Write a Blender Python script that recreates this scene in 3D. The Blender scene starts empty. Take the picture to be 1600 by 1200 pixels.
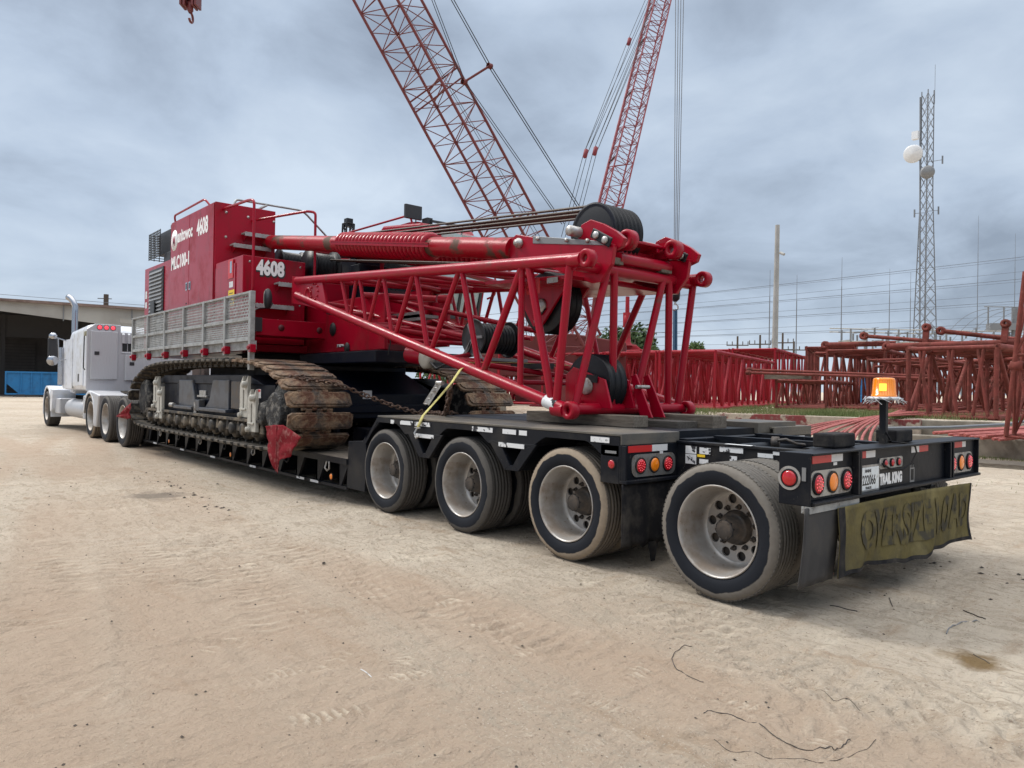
import bpy, math, random
import numpy as np
from mathutils import Vector, Matrix
random.seed(7); rng = np.random.default_rng(5)
S = bpy.context.scene
COL = S.collection
# ---------------------------------------------------------------- camera
CAM = (2.7909, -4.1740, 1.3796); YAW = .8615; PITCH = .0043; ROLL = .0155; FPX = 1151.0
cd = bpy.data.cameras.new("Camera"); cam = bpy.data.objects.new("Camera", cd); COL.objects.link(cam)
cd.sensor_width = 36; cd.lens = 36 * FPX / 1600; cd.clip_start = .05; cd.clip_end = 6000
f_ = Vector((-math.sin(YAW)*math.cos(PITCH), math.cos(YAW)*math.cos(PITCH), math.sin(PITCH)))
r_ = f_.cross(Vector((0, 0, 1))).normalized(); u_ = r_.cross(f_)
r2 = math.cos(ROLL)*r_ + math.sin(ROLL)*u_; u2 = -math.sin(ROLL)*r_ + math.cos(ROLL)*u_
m3 = Matrix((r2, u2, -f_)).transposed()
cam.matrix_world = Matrix.Translation(CAM) @ m3.to_4x4()
S.camera = cam
# ---------------------------------------------------------------- world
SUN_EL, SUN_AZ = math.radians(44), math.radians(205)   # azimuth: direction the light comes from, ccw from +X
W = bpy.data.worlds.new("World"); S.world = W; W.use_nodes = True
nt = W.node_tree; nt.nodes.clear(); L = nt.links.new
def N(t, **k):
    n = nt.nodes.new(t)
    for a, b in k.items(): setattr(n, a, b)
    return n
out = N('ShaderNodeOutputWorld'); sky = N('ShaderNodeTexSky', sky_type='NISHITA', sun_disc=False)
sky.sun_elevation = SUN_EL; sky.sun_rotation = math.pi/2 - SUN_AZ
b1 = N('ShaderNodeBackground'); b1.inputs[1].default_value = .1; L(sky.outputs[0], b1.inputs[0])
tc = N('ShaderNodeTexCoord'); sx = N('ShaderNodeSeparateXYZ'); L(tc.outputs['Generated'], sx.inputs[0])
def M(op, a, b=None, c=None):
    n = N('ShaderNodeMath', operation=op)
    for i, v in enumerate((a, b, c)):
        if v is None: continue
        if isinstance(v, (int, float)): n.inputs[i].default_value = v
        else: L(v, n.inputs[i])
    return n.outputs[0]
zc = M('MAXIMUM', sx.outputs[2], 0.0); den = M('ADD', zc, .34)
cx = N('ShaderNodeCombineXYZ'); L(M('DIVIDE', sx.outputs[0], den), cx.inputs[0]); L(M('DIVIDE', sx.outputs[1], den), cx.inputs[1]); L(M('MULTIPLY', zc, 1.2), cx.inputs[2])
n1 = N('ShaderNodeTexNoise'); n1.inputs['Scale'].default_value = 2.4; n1.inputs['Detail'].default_value = 9; n1.inputs['Roughness'].default_value = .56; n1.inputs['Distortion'].default_value = .35
L(cx.outputs[0], n1.inputs['Vector'])
n2 = N('ShaderNodeTexNoise'); n2.inputs['Scale'].default_value = .95; n2.inputs['Detail'].default_value = 3
L(cx.outputs[0], n2.inputs['Vector'])
mixv = M('ADD', M('MULTIPLY', n1.outputs[0], .42), M('MULTIPLY', n2.outputs[0], .58))
rp = N('ShaderNodeValToRGB'); e = rp.color_ramp.elements
e[0].position = .39; e[0].color = (.27, .325, .41, 1); e[1].position = .62; e[1].color = (.60, .69, .80, 1)
q = e.new(.50); q.color = (.44, .525, .645, 1)
L(mixv, rp.inputs[0])
hi_ = N('ShaderNodeMapRange'); hi_.inputs[1].default_value = .45; hi_.inputs[2].default_value = .8; hi_.inputs[3].default_value = 0; hi_.inputs[4].default_value = .8; L(sx.outputs[2], hi_.inputs[0])
nm = N('ShaderNodeMix', data_type='RGBA'); L(hi_.outputs[0], nm.inputs[0]); L(rp.outputs[0], nm.inputs[6]); nm.inputs[7].default_value = (.60, .58, .555, 1)   # thin bright cloud overhead is nearly neutral
b2 = N('ShaderNodeBackground'); L(nm.outputs[2], b2.inputs[0])
mr = N('ShaderNodeMapRange'); mr.inputs[1].default_value = .45; mr.inputs[2].default_value = .95; mr.inputs[3].default_value = .73; mr.inputs[4].default_value = 3.3
L(sx.outputs[2], mr.inputs[0]); L(mr.outputs[0], b2.inputs[1])
ms = N('ShaderNodeMixShader'); ms.inputs[0].default_value = .93; L(b1.outputs[0], ms.inputs[1]); L(b2.outputs[0], ms.inputs[2]); L(ms.outputs[0], out.inputs[0])
# ---------------------------------------------------------------- sun (overcast: wide and weak)
sd = bpy.data.lights.new("Sun", 'SUN'); sd.energy = 1.5; sd.angle = math.radians(14); sd.color = (1, .96, .9)
so = bpy.data.objects.new("Sun", sd); COL.objects.link(so)
d = Vector((math.cos(SUN_AZ)*math.cos(SUN_EL), math.sin(SUN_AZ)*math.cos(SUN_EL), math.sin(SUN_EL)))
so.rotation_euler = d.to_track_quat('Z', 'Y').to_euler()
S.view_settings.view_transform = 'Standard'; S.view_settings.look = 'None'; S.view_settings.exposure = 0.62; S.view_settings.gamma = 1
# ================================================================ materials
def mat(name, col, rough=.5, metal=0, coat=0, noise=None, bump=None, emis=None, spec=.5, second=None, wave=None):
    """noise=(scale,detail,lo,hi,colour2)  bump=(scale,strength,dist)"""
    m = bpy.data.materials.new(name); m.use_nodes = True; t = m.node_tree; b = t.nodes['Principled BSDF']
    b.inputs['Base Color'].default_value = (*col, 1); b.inputs['Roughness'].default_value = rough; b.inputs['Metallic'].default_value = metal
    b.inputs['Coat Weight'].default_value = coat; b.inputs['Coat Roughness'].default_value = .12; b.inputs['Specular IOR Level'].default_value = spec
    tcn = t.nodes.new('ShaderNodeTexCoord'); src = None
    def layer(ns, prev):
        sc, det, lo, hi, c2 = ns[:5]
        no = t.nodes.new('ShaderNodeTexNoise'); no.inputs['Scale'].default_value = sc; no.inputs['Detail'].default_value = det; no.inputs['Roughness'].default_value = .62
        if len(ns) > 5:
            mp = t.nodes.new('ShaderNodeMapping'); mp.inputs['Scale'].default_value = ns[5]; t.links.new(tcn.outputs['Object'], mp.inputs[0]); t.links.new(mp.outputs[0], no.inputs['Vector'])
        else: t.links.new(tcn.outputs['Object'], no.inputs['Vector'])
        r = t.nodes.new('ShaderNodeMapRange'); r.inputs[1].default_value = lo; r.inputs[2].default_value = hi; t.links.new(no.outputs[0], r.inputs[0])
        mx = t.nodes.new('ShaderNodeMix'); mx.data_type = 'RGBA'; t.links.new(r.outputs[0], mx.inputs[0])
        if prev is None: mx.inputs[6].default_value = (*col, 1)
        else: t.links.new(prev, mx.inputs[6])
        mx.inputs[7].default_value = (*c2, 1)
        return mx.outputs[2], r.outputs[0]
    if noise:
        src, fac = layer(noise, None)
        rr = t.nodes.new('ShaderNodeMapRange'); rr.inputs[3].default_value = rough; rr.inputs[4].default_value = min(1, rough+.3); t.links.new(fac, rr.inputs[0]); t.links.new(rr.outputs[0], b.inputs['Roughness'])
    if second: src, _ = layer(second, src)
    if src is not None: t.links.new(src, b.inputs['Base Color'])
    if bump:
        no = t.nodes.new('ShaderNodeTexNoise'); no.inputs['Scale'].default_value = bump[0]; no.inputs['Detail'].default_value = 4
        t.links.new(tcn.outputs['Object'], no.inputs['Vector'])
        bp = t.nodes.new('ShaderNodeBump'); bp.inputs['Strength'].default_value = bump[1]; bp.inputs['Distance'].default_value = bump[2]
        t.links.new(no.outputs[0], bp.inputs['Height']); t.links.new(bp.outputs[0], b.inputs['Normal'])
    if emis: b.inputs['Emission Color'].default_value = (*emis[:3], 1); b.inputs['Emission Strength'].default_value = emis[3]
    return m
RED = mat('red_paint', (.30, .0015, .016), .28, coat=.12, spec=.22, noise=(2.3, 6, .50, .78, (.22, .008, .015)), bump=(9, .05, .01), second=(3, 6, .54, .74, (.17, .012, .014), (2.5, 2.5, .3)))
REDT = mat('red_tube_paint', (.29, .0015, .015), .33, coat=.06, spec=.22, noise=(6, 6, .5, .78, (.21, .014, .018)), bump=(20, .06, .004), second=(5, 7, .60, .72, (.16, .035, .028)))
MUDRED = mat('muddy_red_tube', (.28, .002, .010), .4, spec=.22, noise=(2.6, 6, .53, .60, (.085, .045, .03)), bump=(30, .2, .01))
NEWRED = mat('stacked_red_paint', (.30, .004, .014), .5, spec=.35, noise=(1.2, 5, .45, .75, (.20, .015, .018)))
RUST = mat('weathered_red_steel', (.19, .045, .036), .75, spec=.25, noise=(3, 6, .42, .68, (.10, .035, .026)), second=(9, 6, .56, .72, (.25, .085, .065)), bump=(30, .2, .01))
BOOMR = mat('faded_boom_red', (.13, .014, .014), .55, noise=(2, 4, .4, .7, (.13, .03, .025)))
BOOMR2 = mat('distant_boom_red', (.19, .014, .026), .55, noise=(2, 4, .4, .7, (.18, .03, .035)))
BLACK = mat('black_frame_paint', (.0055, .007, .011), .45, spec=.18, noise=(2.6, 7, .48, .72, (.034, .031, .028)), bump=(18, .12, .01), second=(45, 3, .68, .76, (.13, .11, .09)))
NAVY = mat('dark_blue_frame_paint', (.004, .006, .014), .45, spec=.2, noise=(3, 6, .5, .75, (.028, .026, .025)), bump=(12, .1, .01))
DARK = mat('dark_recess', (.006, .007, .009), .7)
RUBB = mat('black_rubber', (.009, .009, .011), .75, spec=.2, noise=(7, 6, .45, .7, (.05, .045, .04)), bump=(60, .3, .005))
CABLE = mat('black_cable', (.008, .009, .012), .45, spec=.35)
ROPE = mat('wire_rope', (.07, .055, .045), .5, metal=.5, bump=(120, .4, .003))
FARWIRE = mat('far_wire', (.12, .13, .15), .6)
STEEL = mat('bare_steel', (.42, .42, .41), .4, metal=.8, noise=(12, 5, .45, .7, (.22, .18, .15)))
GALV = mat('galvanised_steel', (.34, .35, .35), .5, metal=.35, noise=(7, 6, .4, .7, (.22, .22, .21)), second=(30, 4, .6, .72, (.15, .13, .11)))
ALU = mat('brushed_aluminium', (.48, .49, .51), .4, metal=.55, noise=(4, 5, .4, .75, (.46, .46, .48), (14, 14, 1)))
CHROME = mat('chrome', (.42, .43, .46), .14, metal=1)
WHITE = mat('white_truck_paint', (.66, .69, .75), .3, coat=.3, noise=(3, 5, .46, .72, (.46, .45, .42)))
RIM = mat('dusty_white_rim', (.40, .385, .365), .38, metal=.45, noise=(4, 6, .44, .68, (.25, .205, .165)), second=(28, 4, .62, .72, (.20, .15, .11)))
HUBM = mat('greasy_hub', (.035, .03, .027), .5, noise=(14, 5, .45, .7, (.10, .075, .055)))
TEXTW = mat('white_lettering', (.78, .78, .78), .5)
TEXTK = mat('dark_lettering', (.02, .02, .022), .5)
STICK = mat('worn_white_sticker', (.62, .63, .64), .6, noise=(13, 7, .57, .60, (.02, .02, .025)))
PLATE = mat('licence_plate_white', (.62, .66, .68), .4, noise=(25, 4, .55, .75, (.4, .38, .33)))
REFR = mat('red_reflective_tape', (.50, .02, .02), .35, noise=(20, 4, .6, .75, (.2, .05, .05)))
REFW = mat('white_reflective_tape', (.62, .62, .62), .35, noise=(20, 4, .58, .75, (.3, .28, .25)))
YEL = mat('yellow_label', (.75, .50, .02), .5)
LEDR = mat('lit_red_lens', (.33, .004, .008), .15, coat=.6, emis=(1, .02, .03, .06))
LEDR2 = mat('bright_red_lens', (.6, .03, .04), .2, coat=.6, emis=(1, .10, .14, .6))
LEDC = mat('red_led_dot', (.6, .03, .04), .2, emis=(1, .15, .2, .6))
AMB = mat('amber_lens', (.75, .20, .01), .2, coat=.5, emis=(1, .28, .01, .04))
BEAC = mat('beacon_amber_lens', (.80, .24, .005), .2, coat=.4, emis=(1, .28, .0, .03))
BEACC = mat('lit_beacon_core', (1, .6, .05), .3, emis=(1, .55, .05, 1.2))
GLASS = mat('dark_window_glass', (.02, .03, .035), .05, spec=.8, coat=.5)
GLASSL = mat('pale_window_glass', (.33, .46, .45), .06, spec=.8, coat=.6)
MIRR = mat('mirror_glass', (.25, .28, .3), .05, metal=.8)
GREYL = mat('black_plastic', (.02, .021, .024), .45)
OLIVE = mat('olive_banner_cloth', (.125, .104, .046), .9, spec=.06, noise=(5, 6, .42, .7, (.085, .074, .045)), bump=(14, .5, .02), second=(2.2, 4, .52, .7, (.19, .16, .075)))
BANL = mat('faded_banner_lettering', (.06, .055, .042), .9, spec=.06, noise=(9, 6, .43, .55, (.125, .105, .05)))
FLAGR = mat('faded_red_flag_cloth', (.17, .014, .020), .9, spec=.08, noise=(9, 6, .52, .72, (.27, .12, .11)), bump=(20, .6, .02))
STRAPY = mat('yellow_webbing', (.55, .50, .17), .8, noise=(12, 5, .45, .7, (.32, .28, .14)))
CHAINM = mat('rusty_chain', (.07, .045, .035), .6, metal=.4, noise=(20, 4, .4, .7, (.13, .07, .045)))
WOODG = mat('weathered_timber', (.16, .135, .105), .8, noise=(5, 6, .4, .7, (.075, .06, .048), (1, 9, 9)), bump=(30, .4, .01))
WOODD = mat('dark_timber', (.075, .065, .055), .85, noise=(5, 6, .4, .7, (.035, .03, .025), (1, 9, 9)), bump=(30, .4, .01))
CONC = mat('painted_concrete', (.36, .30, .235), .85, noise=(1.3, 6, .5, .54, (.17, .035, .035)), second=(9, 6, .5, .75, (.20, .17, .14)), bump=(30, .4, .01))
CONC2 = mat('stained_concrete', (.24, .215, .175), .9, noise=(3, 6, .4, .7, (.13, .115, .09)), bump=(20, .4, .01))
BEIGE = mat('beige_metal_siding', (.36, .345, .31), .6, noise=(.4, 4, .4, .7, (.29, .27, .24)))
RROOF = mat('rusty_roof_edge', (.21, .145, .12), .7, noise=(1, 5, .4, .7, (.12, .08, .065)))
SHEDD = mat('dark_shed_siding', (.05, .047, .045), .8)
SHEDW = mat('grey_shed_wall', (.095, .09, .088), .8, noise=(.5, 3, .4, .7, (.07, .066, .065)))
WCORR = mat('white_corrugated_siding', (.55, .57, .6), .6)
BLUE = mat('blue_dumpster_paint', (.008, .15, .36), .5, noise=(1.5, 5, .5, .75, (.02, .10, .22)))
BARK = mat('bark', (.08, .06, .045), .9)
LEAF = mat('leaf_green', (.055, .095, .025), .7, noise=(.6, 3, .4, .65, (.085, .13, .04)))
LEAF2 = mat('dark_leaf_green', (.035, .065, .02), .7, noise=(.4, 3, .4, .65, (.06, .10, .03)))
GRASSM = mat('grass_blades', (.115, .15, .045), .8, noise=(.5, 4, .4, .65, (.21, .195, .09)))
GREYS = mat('galvanised_mast', (.17, .18, .195), .5, metal=.3)
POLEM = mat('weathered_pole', (.36, .36, .34), .8, noise=(1, 3, .4, .7, (.28, .28, .26)))
DISH = mat('white_dish', (.62, .64, .66), .4)
SLING = mat('blue_sling', (.03, .09, .16), .7)
YELM = mat('yellow_machine_paint', (.55, .37, .03), .5)
HOOKM = mat('hook_block_red', (.12, .02, .02), .5)
TRIM = mat('grey_metal', (.20, .205, .21), .45, metal=.3)
DEBR = mat('debris', (.05, .04, .033), .9, noise=(30, 2, .4, .6, (.16, .13, .1)))
LGREY = mat('pale_beige_paint', (.40, .385, .34), .5, noise=(8, 5, .5, .75, (.24, .22, .19)))
def track_mat():
    m = mat('muddy_track_steel', (.05, .035, .026), .7, noise=(3.6, 8, .42, .60, (.25, .165, .10)), bump=(22, .9, .03), second=(6, 7, .48, .60, (.085, .036, .02)))
    return m
TRK = track_mat()
TRKD = mat('dark_track_steel', (.022, .020, .018), .6, spec=.35, noise=(6, 6, .44, .64, (.17, .138, .10)), bump=(25, .4, .01))
MUDG = mat('grey_muddy_casting', (.016, .016, .017), .6, spec=.3, noise=(9, 7, .50, .62, (.15, .14, .125)), bump=(30, .7, .03))
def tyre_mat(name, dust_shade, band, tread):
    """sidewall colour by radius in the tyre's own space: clean black ring, dusty outer band, worn tread"""
    m = bpy.data.materials.new(name); m.use_nodes = True; t = m.node_tree; b = t.nodes['Principled BSDF']; l = t.links.new
    tcn = t.nodes.new('ShaderNodeTexCoord'); sp = t.nodes.new('ShaderNodeSeparateXYZ'); l(tcn.outputs['Object'], sp.inputs[0])
    def MM(op, a, b2=None):
        n = t.nodes.new('ShaderNodeMath'); n.operation = op
        for i, v in enumerate((a, b2)):
            if v is None: continue
            if isinstance(v, (int, float)): n.inputs[i].default_value = v
            else: l(v, n.inputs[i])
        return n.outputs[0]
    rad = MM('SQRT', MM('ADD', MM('MULTIPLY', sp.outputs[0], sp.outputs[0]), MM('MULTIPLY', sp.outputs[2], sp.outputs[2])))
    no = t.nodes.new('ShaderNodeTexNoise'); no.inputs['Scale'].default_value = 7; no.inputs['Detail'].default_value = 6; l(tcn.outputs['Object'], no.inputs['Vector'])
    rad2 = MM('ADD', rad, MM('MULTIPLY', MM('SUBTRACT', no.outputs[0], .5), .06))
    r = t.nodes.new('ShaderNodeMapRange'); r.inputs[1].default_value = band; r.inputs[2].default_value = band+.006; l(rad2, r.inputs[0])
    no2 = t.nodes.new('ShaderNodeTexNoise'); no2.inputs['Scale'].default_value = 26; no2.inputs['Detail'].default_value = 6; l(tcn.outputs['Object'], no2.inputs['Vector'])
    mx = t.nodes.new('ShaderNodeMix'); mx.data_type = 'RGBA'; l(no2.outputs[0], mx.inputs[0]); mx.inputs[6].default_value = (*dust_shade, 1); mx.inputs[7].default_value = (*[c*.62 for c in dust_shade], 1)
    m2 = t.nodes.new('ShaderNodeMix'); m2.data_type = 'RGBA'; l(r.outputs[0], m2.inputs[0]); m2.inputs[6].default_value = (.007, .009, .014, 1); l(mx.outputs[2], m2.inputs[7])
    # tread: beyond the shoulder radius
    r3 = t.nodes.new('ShaderNodeMapRange'); r3.inputs[1].default_value = .441; r3.inputs[2].default_value = .447; l(rad, r3.inputs[0])
    m3_ = t.nodes.new('ShaderNodeMix'); m3_.data_type = 'RGBA'; l(r3.outputs[0], m3_.inputs[0]); l(m2.outputs[2], m3_.inputs[6])
    m4 = t.nodes.new('ShaderNodeMix'); m4.data_type = 'RGBA'; l(no2.outputs[0], m4.inputs[0]); m4.inputs[6].default_value = (*tread, 1); m4.inputs[7].default_value = (*[c*.55 for c in tread], 1)
    l(m4.outputs[2], m3_.inputs[7]); l(m3_.outputs[2], b.inputs['Base Color']); b.inputs['Roughness'].default_value = .75; b.inputs['Specular IOR Level'].default_value = .25
    bp = t.nodes.new('ShaderNodeBump'); bp.inputs['Strength'].default_value = .3; bp.inputs['Distance'].default_value = .004; l(no2.outputs[0], bp.inputs['Height']); l(bp.outputs[0], b.inputs['Normal'])
    return m
TY_D = tyre_mat('dusty_tyre', (.33, .265, .195), .392, (.17, .145, .12))
TY_G = tyre_mat('grey_tyre', (.105, .096, .086), .398, (.085, .078, .072))
TY_W = tyre_mat('worn_grey_tyre', (.20, .18, .155), .392, (.155, .142, .125))
def tread_plate():
    m = mat('diamond_plate', (.10, .095, .085), .5, metal=.3, noise=(2, 6, .4, .7, (.2, .17, .13)))
    t = m.node_tree; b = t.nodes['Principled BSDF']; l = t.links.new
    tcn = t.nodes.new('ShaderNodeTexCoord'); mp = t.nodes.new('ShaderNodeMapping'); mp.inputs['Rotation'].default_value = (0, 0, math.radians(45)); mp.inputs['Scale'].default_value = (28, 28, 28)
    l(tcn.outputs['Object'], mp.inputs[0]); ck = t.nodes.new('ShaderNodeTexChecker'); ck.inputs['Scale'].default_value = 1; l(mp.outputs[0], ck.inputs[0])
    bp = t.nodes.new('ShaderNodeBump'); bp.inputs['Strength'].default_value = .8; bp.inputs['Distance'].default_value = .006; l(ck.outputs[1], bp.inputs['Height']); l(bp.outputs[0], b.inputs['Normal'])
    return m
DIAM = tread_plate()
# ================================================================ mesh helpers
class MB:
    def __init__(s): s.v = []; s.f = []; s.s = []
    def add(s, vs, fs, smooth=False):
        o = len(s.v); s.v += [tuple(float(c) for c in x) for x in vs]; s.f += [tuple(i+o for i in f) for f in fs]; s.s += [smooth]*len(fs)
    def box(s, x0, x1, y0, y1, z0, z1):
        s.add([(x0,y0,z0),(x1,y0,z0),(x1,y1,z0),(x0,y1,z0),(x0,y0,z1),(x1,y0,z1),(x1,y1,z1),(x0,y1,z1)],
              [(0,3,2,1),(4,5,6,7),(0,1,5,4),(1,2,6,5),(2,3,7,6),(3,0,4,7)]); return s
    def obox(s, c, a, b, d):
        c, a, b, d = map(Vector, (c, a, b, d))
        v = [c+x*a+y*b+z*d for z in (-1, 1) for x, y in ((-1,-1),(1,-1),(1,1),(-1,1))]
        s.add(v, [(0,3,2,1),(4,5,6,7),(0,1,5,4),(1,2,6,5),(2,3,7,6),(3,0,4,7)]); return s
    def bar(s, p, q, w, h, up=(0,0,1)):
        p, q = Vector(p), Vector(q); d = (q-p); up = Vector(up); side = d.cross(up)
        if side.length < 1e-6: side = d.cross(Vector((1,0,0)))
        side.normalize(); u = side.cross(d).normalized()
        return s.obox((p+q)/2, d/2, side*w/2, u*h/2)
    def tube(s, p, q, r, r1=None, n=10, cap=True):
        p, q = Vector(p), Vector(q); r1 = r if r1 is None else r1; d = (q-p).normalized()
        a = d.orthogonal().normalized(); b = d.cross(a)
        v = []
        for c, rr in ((p, r), (q, r1)):
            for i in range(n):
                t = 2*math.pi*i/n; v.append(c+a*math.cos(t)*rr+b*math.sin(t)*rr)
        o = len(s.v); s.add(v, [(i, (i+1) % n, n+(i+1) % n, n+i) for i in range(n)], True)
        if cap: s.add(v, [tuple(range(n-1, -1, -1)), tuple(range(n, 2*n))])
        return s
    def path(s, pts, r, n=8, rr=None):
        pts = [Vector(p) for p in pts]; k = len(pts); v = []
        a = None
        for i, p in enumerate(pts):
            d = (pts[min(i+1, k-1)]-pts[max(i-1, 0)]).normalized()
            if a is None: a = d.orthogonal().normalized()
            else: a = (a-d*a.dot(d)).normalized()
            b = d.cross(a); R = rr[i] if rr else r
            for j in range(n):
                t = 2*math.pi*j/n; v.append(p+a*math.cos(t)*R+b*math.sin(t)*R)
        f = [(i*n+j, i*n+(j+1) % n, (i+1)*n+(j+1) % n, (i+1)*n+j) for i in range(k-1) for j in range(n)]
        s.add(v, f, True); s.add(v, [tuple(range(n-1, -1, -1)), tuple(range((k-1)*n, k*n))]); return s
    def lathe(s, c, ax, prof, n=32, smooth=True, closed=False):
        """prof: list of (r, along)"""
        c, ax = Vector(c), Vector(ax).normalized(); a = ax.orthogonal().normalized(); b = ax.cross(a); v = []; k = len(prof)
        for r, h in prof:
            for j in range(n):
                t = 2*math.pi*j/n; v.append(c+ax*h+(a*math.cos(t)+b*math.sin(t))*r)
        f = [(i*n+j, i*n+(j+1) % n, ((i+1) % k)*n+(j+1) % n, ((i+1) % k)*n+j) for i in range(k if closed else k-1) for j in range(n)]
        s.add(v, f, smooth); return s
    def poly(s, pts, ext):
        pts = [Vector(p) for p in pts]; e = Vector(ext); n = len(pts)
        v = pts+[p+e for p in pts]
        s.add(v, [tuple(range(n-1, -1, -1)), tuple(range(n, 2*n))]+[(i, (i+1) % n, n+(i+1) % n, n+i) for i in range(n)]); return s
    def disc(s, c, ax, r, n=20):
        c, ax = Vector(c), Vector(ax).normalized(); a = ax.orthogonal().normalized(); b = ax.cross(a)
        s.add([c+(a*math.cos(2*math.pi*i/n)+b*math.sin(2*math.pi*i/n))*r for i in range(n)], [tuple(range(n))]); return s
    def ring(s, c, ax, r0, r1, h, n=24):
        return s.lathe(c, ax, [(r0, 0), (r1, 0), (r1, h), (r0, h)], n, False, True)
    def mesh(s, name, off=(0,0,0)):
        o = Vector(off); me = bpy.data.meshes.new(name)
        me.from_pydata([(x-o.x, y-o.y, z-o.z) for x, y, z in s.v], [], s.f)
        me.polygons.foreach_set('use_smooth', s.s); me.update()
        return me
ORG = {}
def wo(p): return ORG.get(p.name, Vector((0,0,0))) if p else Vector((0,0,0))
def obj(name, mb, m, parent=None, origin=None, bevel=0, recalc=True):
    """one mesh object; the MB is in world coordinates, the object's origin is `origin` (default: its parent's)"""
    org = Vector(origin) if origin is not None else wo(parent)
    if isinstance(mb, MB):
        me = mb.mesh(name, org)
        if recalc:
            import bmesh
            bm = bmesh.new(); bm.from_mesh(me); bmesh.ops.recalc_face_normals(bm, faces=bm.faces[:]); bm.to_mesh(me); bm.free()
    else: me = mb
    if m is not None and not me.materials: me.materials.append(m)
    o = bpy.data.objects.new(name, me); COL.objects.link(o)
    if parent: o.parent = parent
    o.location = org-wo(parent); ORG[o.name] = org
    if bevel:
        b = o.modifiers.new('bevel', 'BEVEL'); b.width = bevel; b.segments = 2; b.limit_method = 'ANGLE'; b.angle_limit = math.radians(50)
    return o
def thing(name, loc, label, cat, group=None):
    o = bpy.data.objects.new(name, None); COL.objects.link(o); o.location = loc; o.empty_display_size = .1
    ORG[o.name] = Vector(loc); return tag(o, label, cat, group)
def tag(o, label, cat, group=None):
    o['label'] = label; o['category'] = cat
    if group: o['group'] = group
    return o
def thingkind(o): o['kind'] = 'thing'; return o
def each(name, mbs, m, parent=None, **k): return [obj(name, b, m, parent, **k) for b in mbs]
def LA(c, ax, prof, n=32, smooth=True, closed=False): b = MB(); b.lathe(c, ax, prof, n, smooth, closed); return b
def struct(o): o['kind'] = 'structure'; return o
def stuff(o, label=None, cat=None):
    o['kind'] = 'stuff'
    if label: o['label'] = label; o['category'] = cat
    return o
def copy_tree(o, delta, parent=None):
    c = o.copy(); COL.objects.link(c)
    ORG[c.name] = ORG[o.name]+Vector(delta)
    if parent: c.parent = parent
    else: c.location = o.location+Vector(delta)
    for ch in [k for k in bpy.data.objects if k.parent == o]: copy_tree(ch, delta, c)
    return c
def text(name, s, size, m, parent, pos, xd, up, bold=0.0, ext=.002, sx=1.0, align='LEFT', shear=0):
    cu = bpy.data.curves.new(name, 'FONT'); cu.body = s; cu.size = size; cu.offset = bold; cu.extrude = ext; cu.align_x = align; cu.resolution_u = 3; cu.shear = shear
    t = bpy.data.objects.new(name+'_tmp', cu); COL.objects.link(t); bpy.context.view_layer.update()
    me = bpy.data.meshes.new_from_object(t.evaluated_get(bpy.context.evaluated_depsgraph_get())); bpy.data.objects.remove(t)
    xd, up = Vector(xd).normalized(), Vector(up).normalized(); z = xd.cross(up)
    mm = Matrix((xd*sx, up, z)).transposed().to_4x4(); me.transform(Matrix.Translation(Vector(pos)-wo(parent)) @ mm)
    me.materials.clear(); me.materials.append(m); me.name = name
    o = bpy.data.objects.new(name, me); COL.objects.link(o); o.parent = parent; ORG[o.name] = wo(parent); return o
def V(*a): return Vector(a)
# ================================================================ ground
def vnoise(x, y, sc, seed):
    r = np.random.default_rng(seed).random((256, 256)); X = x*sc; Y = y*sc
    xi = np.floor(X).astype(int); yi = np.floor(Y).astype(int); fx = X-xi; fy = Y-yi; fx = fx*fx*(3-2*fx); fy = fy*fy*(3-2*fy)
    g = lambda i, j: r[i % 256, j % 256]
    return (g(xi, yi)*(1-fx)+g(xi+1, yi)*fx)*(1-fy)+(g(xi, yi+1)*(1-fx)+g(xi+1, yi+1)*fx)*fy-.5
def sstep(t): t = np.clip(t, 0, 1); return t*t*(3-2*t)
def base_h(x, y):
    h = .60*sstep((y-17.2-.12*(x+8))/2.6)*sstep((x+62)/14)     # the storage bank behind the trailer
    trough = (x > -6.3) & (x < 4) & (y < 19.6)
    return np.where(trough, h*.0, h)
TRACKS = [((17.2, 115), 120, .30), ((17.2, 116.15), 120, .34), ((17.2, 113.9), 120, .25), ((-5, 58.4), 60, .32), ((-12, -64), 62, .35), ((2.2, 9.5), 10.2, .30), ((2.2, 9.5), 11.3, .30), ((-6.5, -22), 17.2, .3), ((-6.5, -22), 19.1, .3), ((-42, 40), 62.0, .6), ((-42, 40), 59.6, .5), ((30, 14), 33.0, .3), ((30, 14), 31.1, .3)]
def bandmask(x, y):
    m = np.zeros_like(x)
    for (c, R, w) in TRACKS[:5]:
        rr = np.hypot(x-c[0], y-c[1])-R; m = np.maximum(m, np.exp(-(rr/(w*1.15))**4)*np.clip(.6+1.1*vnoise(x, y, .5, 31), 0, 1))
    return m
PR = np.random.default_rng(3); PRINTS = [(PR.uniform(-3.2, 2.2), PR.uniform(-3.2, 1.8), PR.uniform(0, 3.1)) for _ in range(46)]
PALE = [None]
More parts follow.
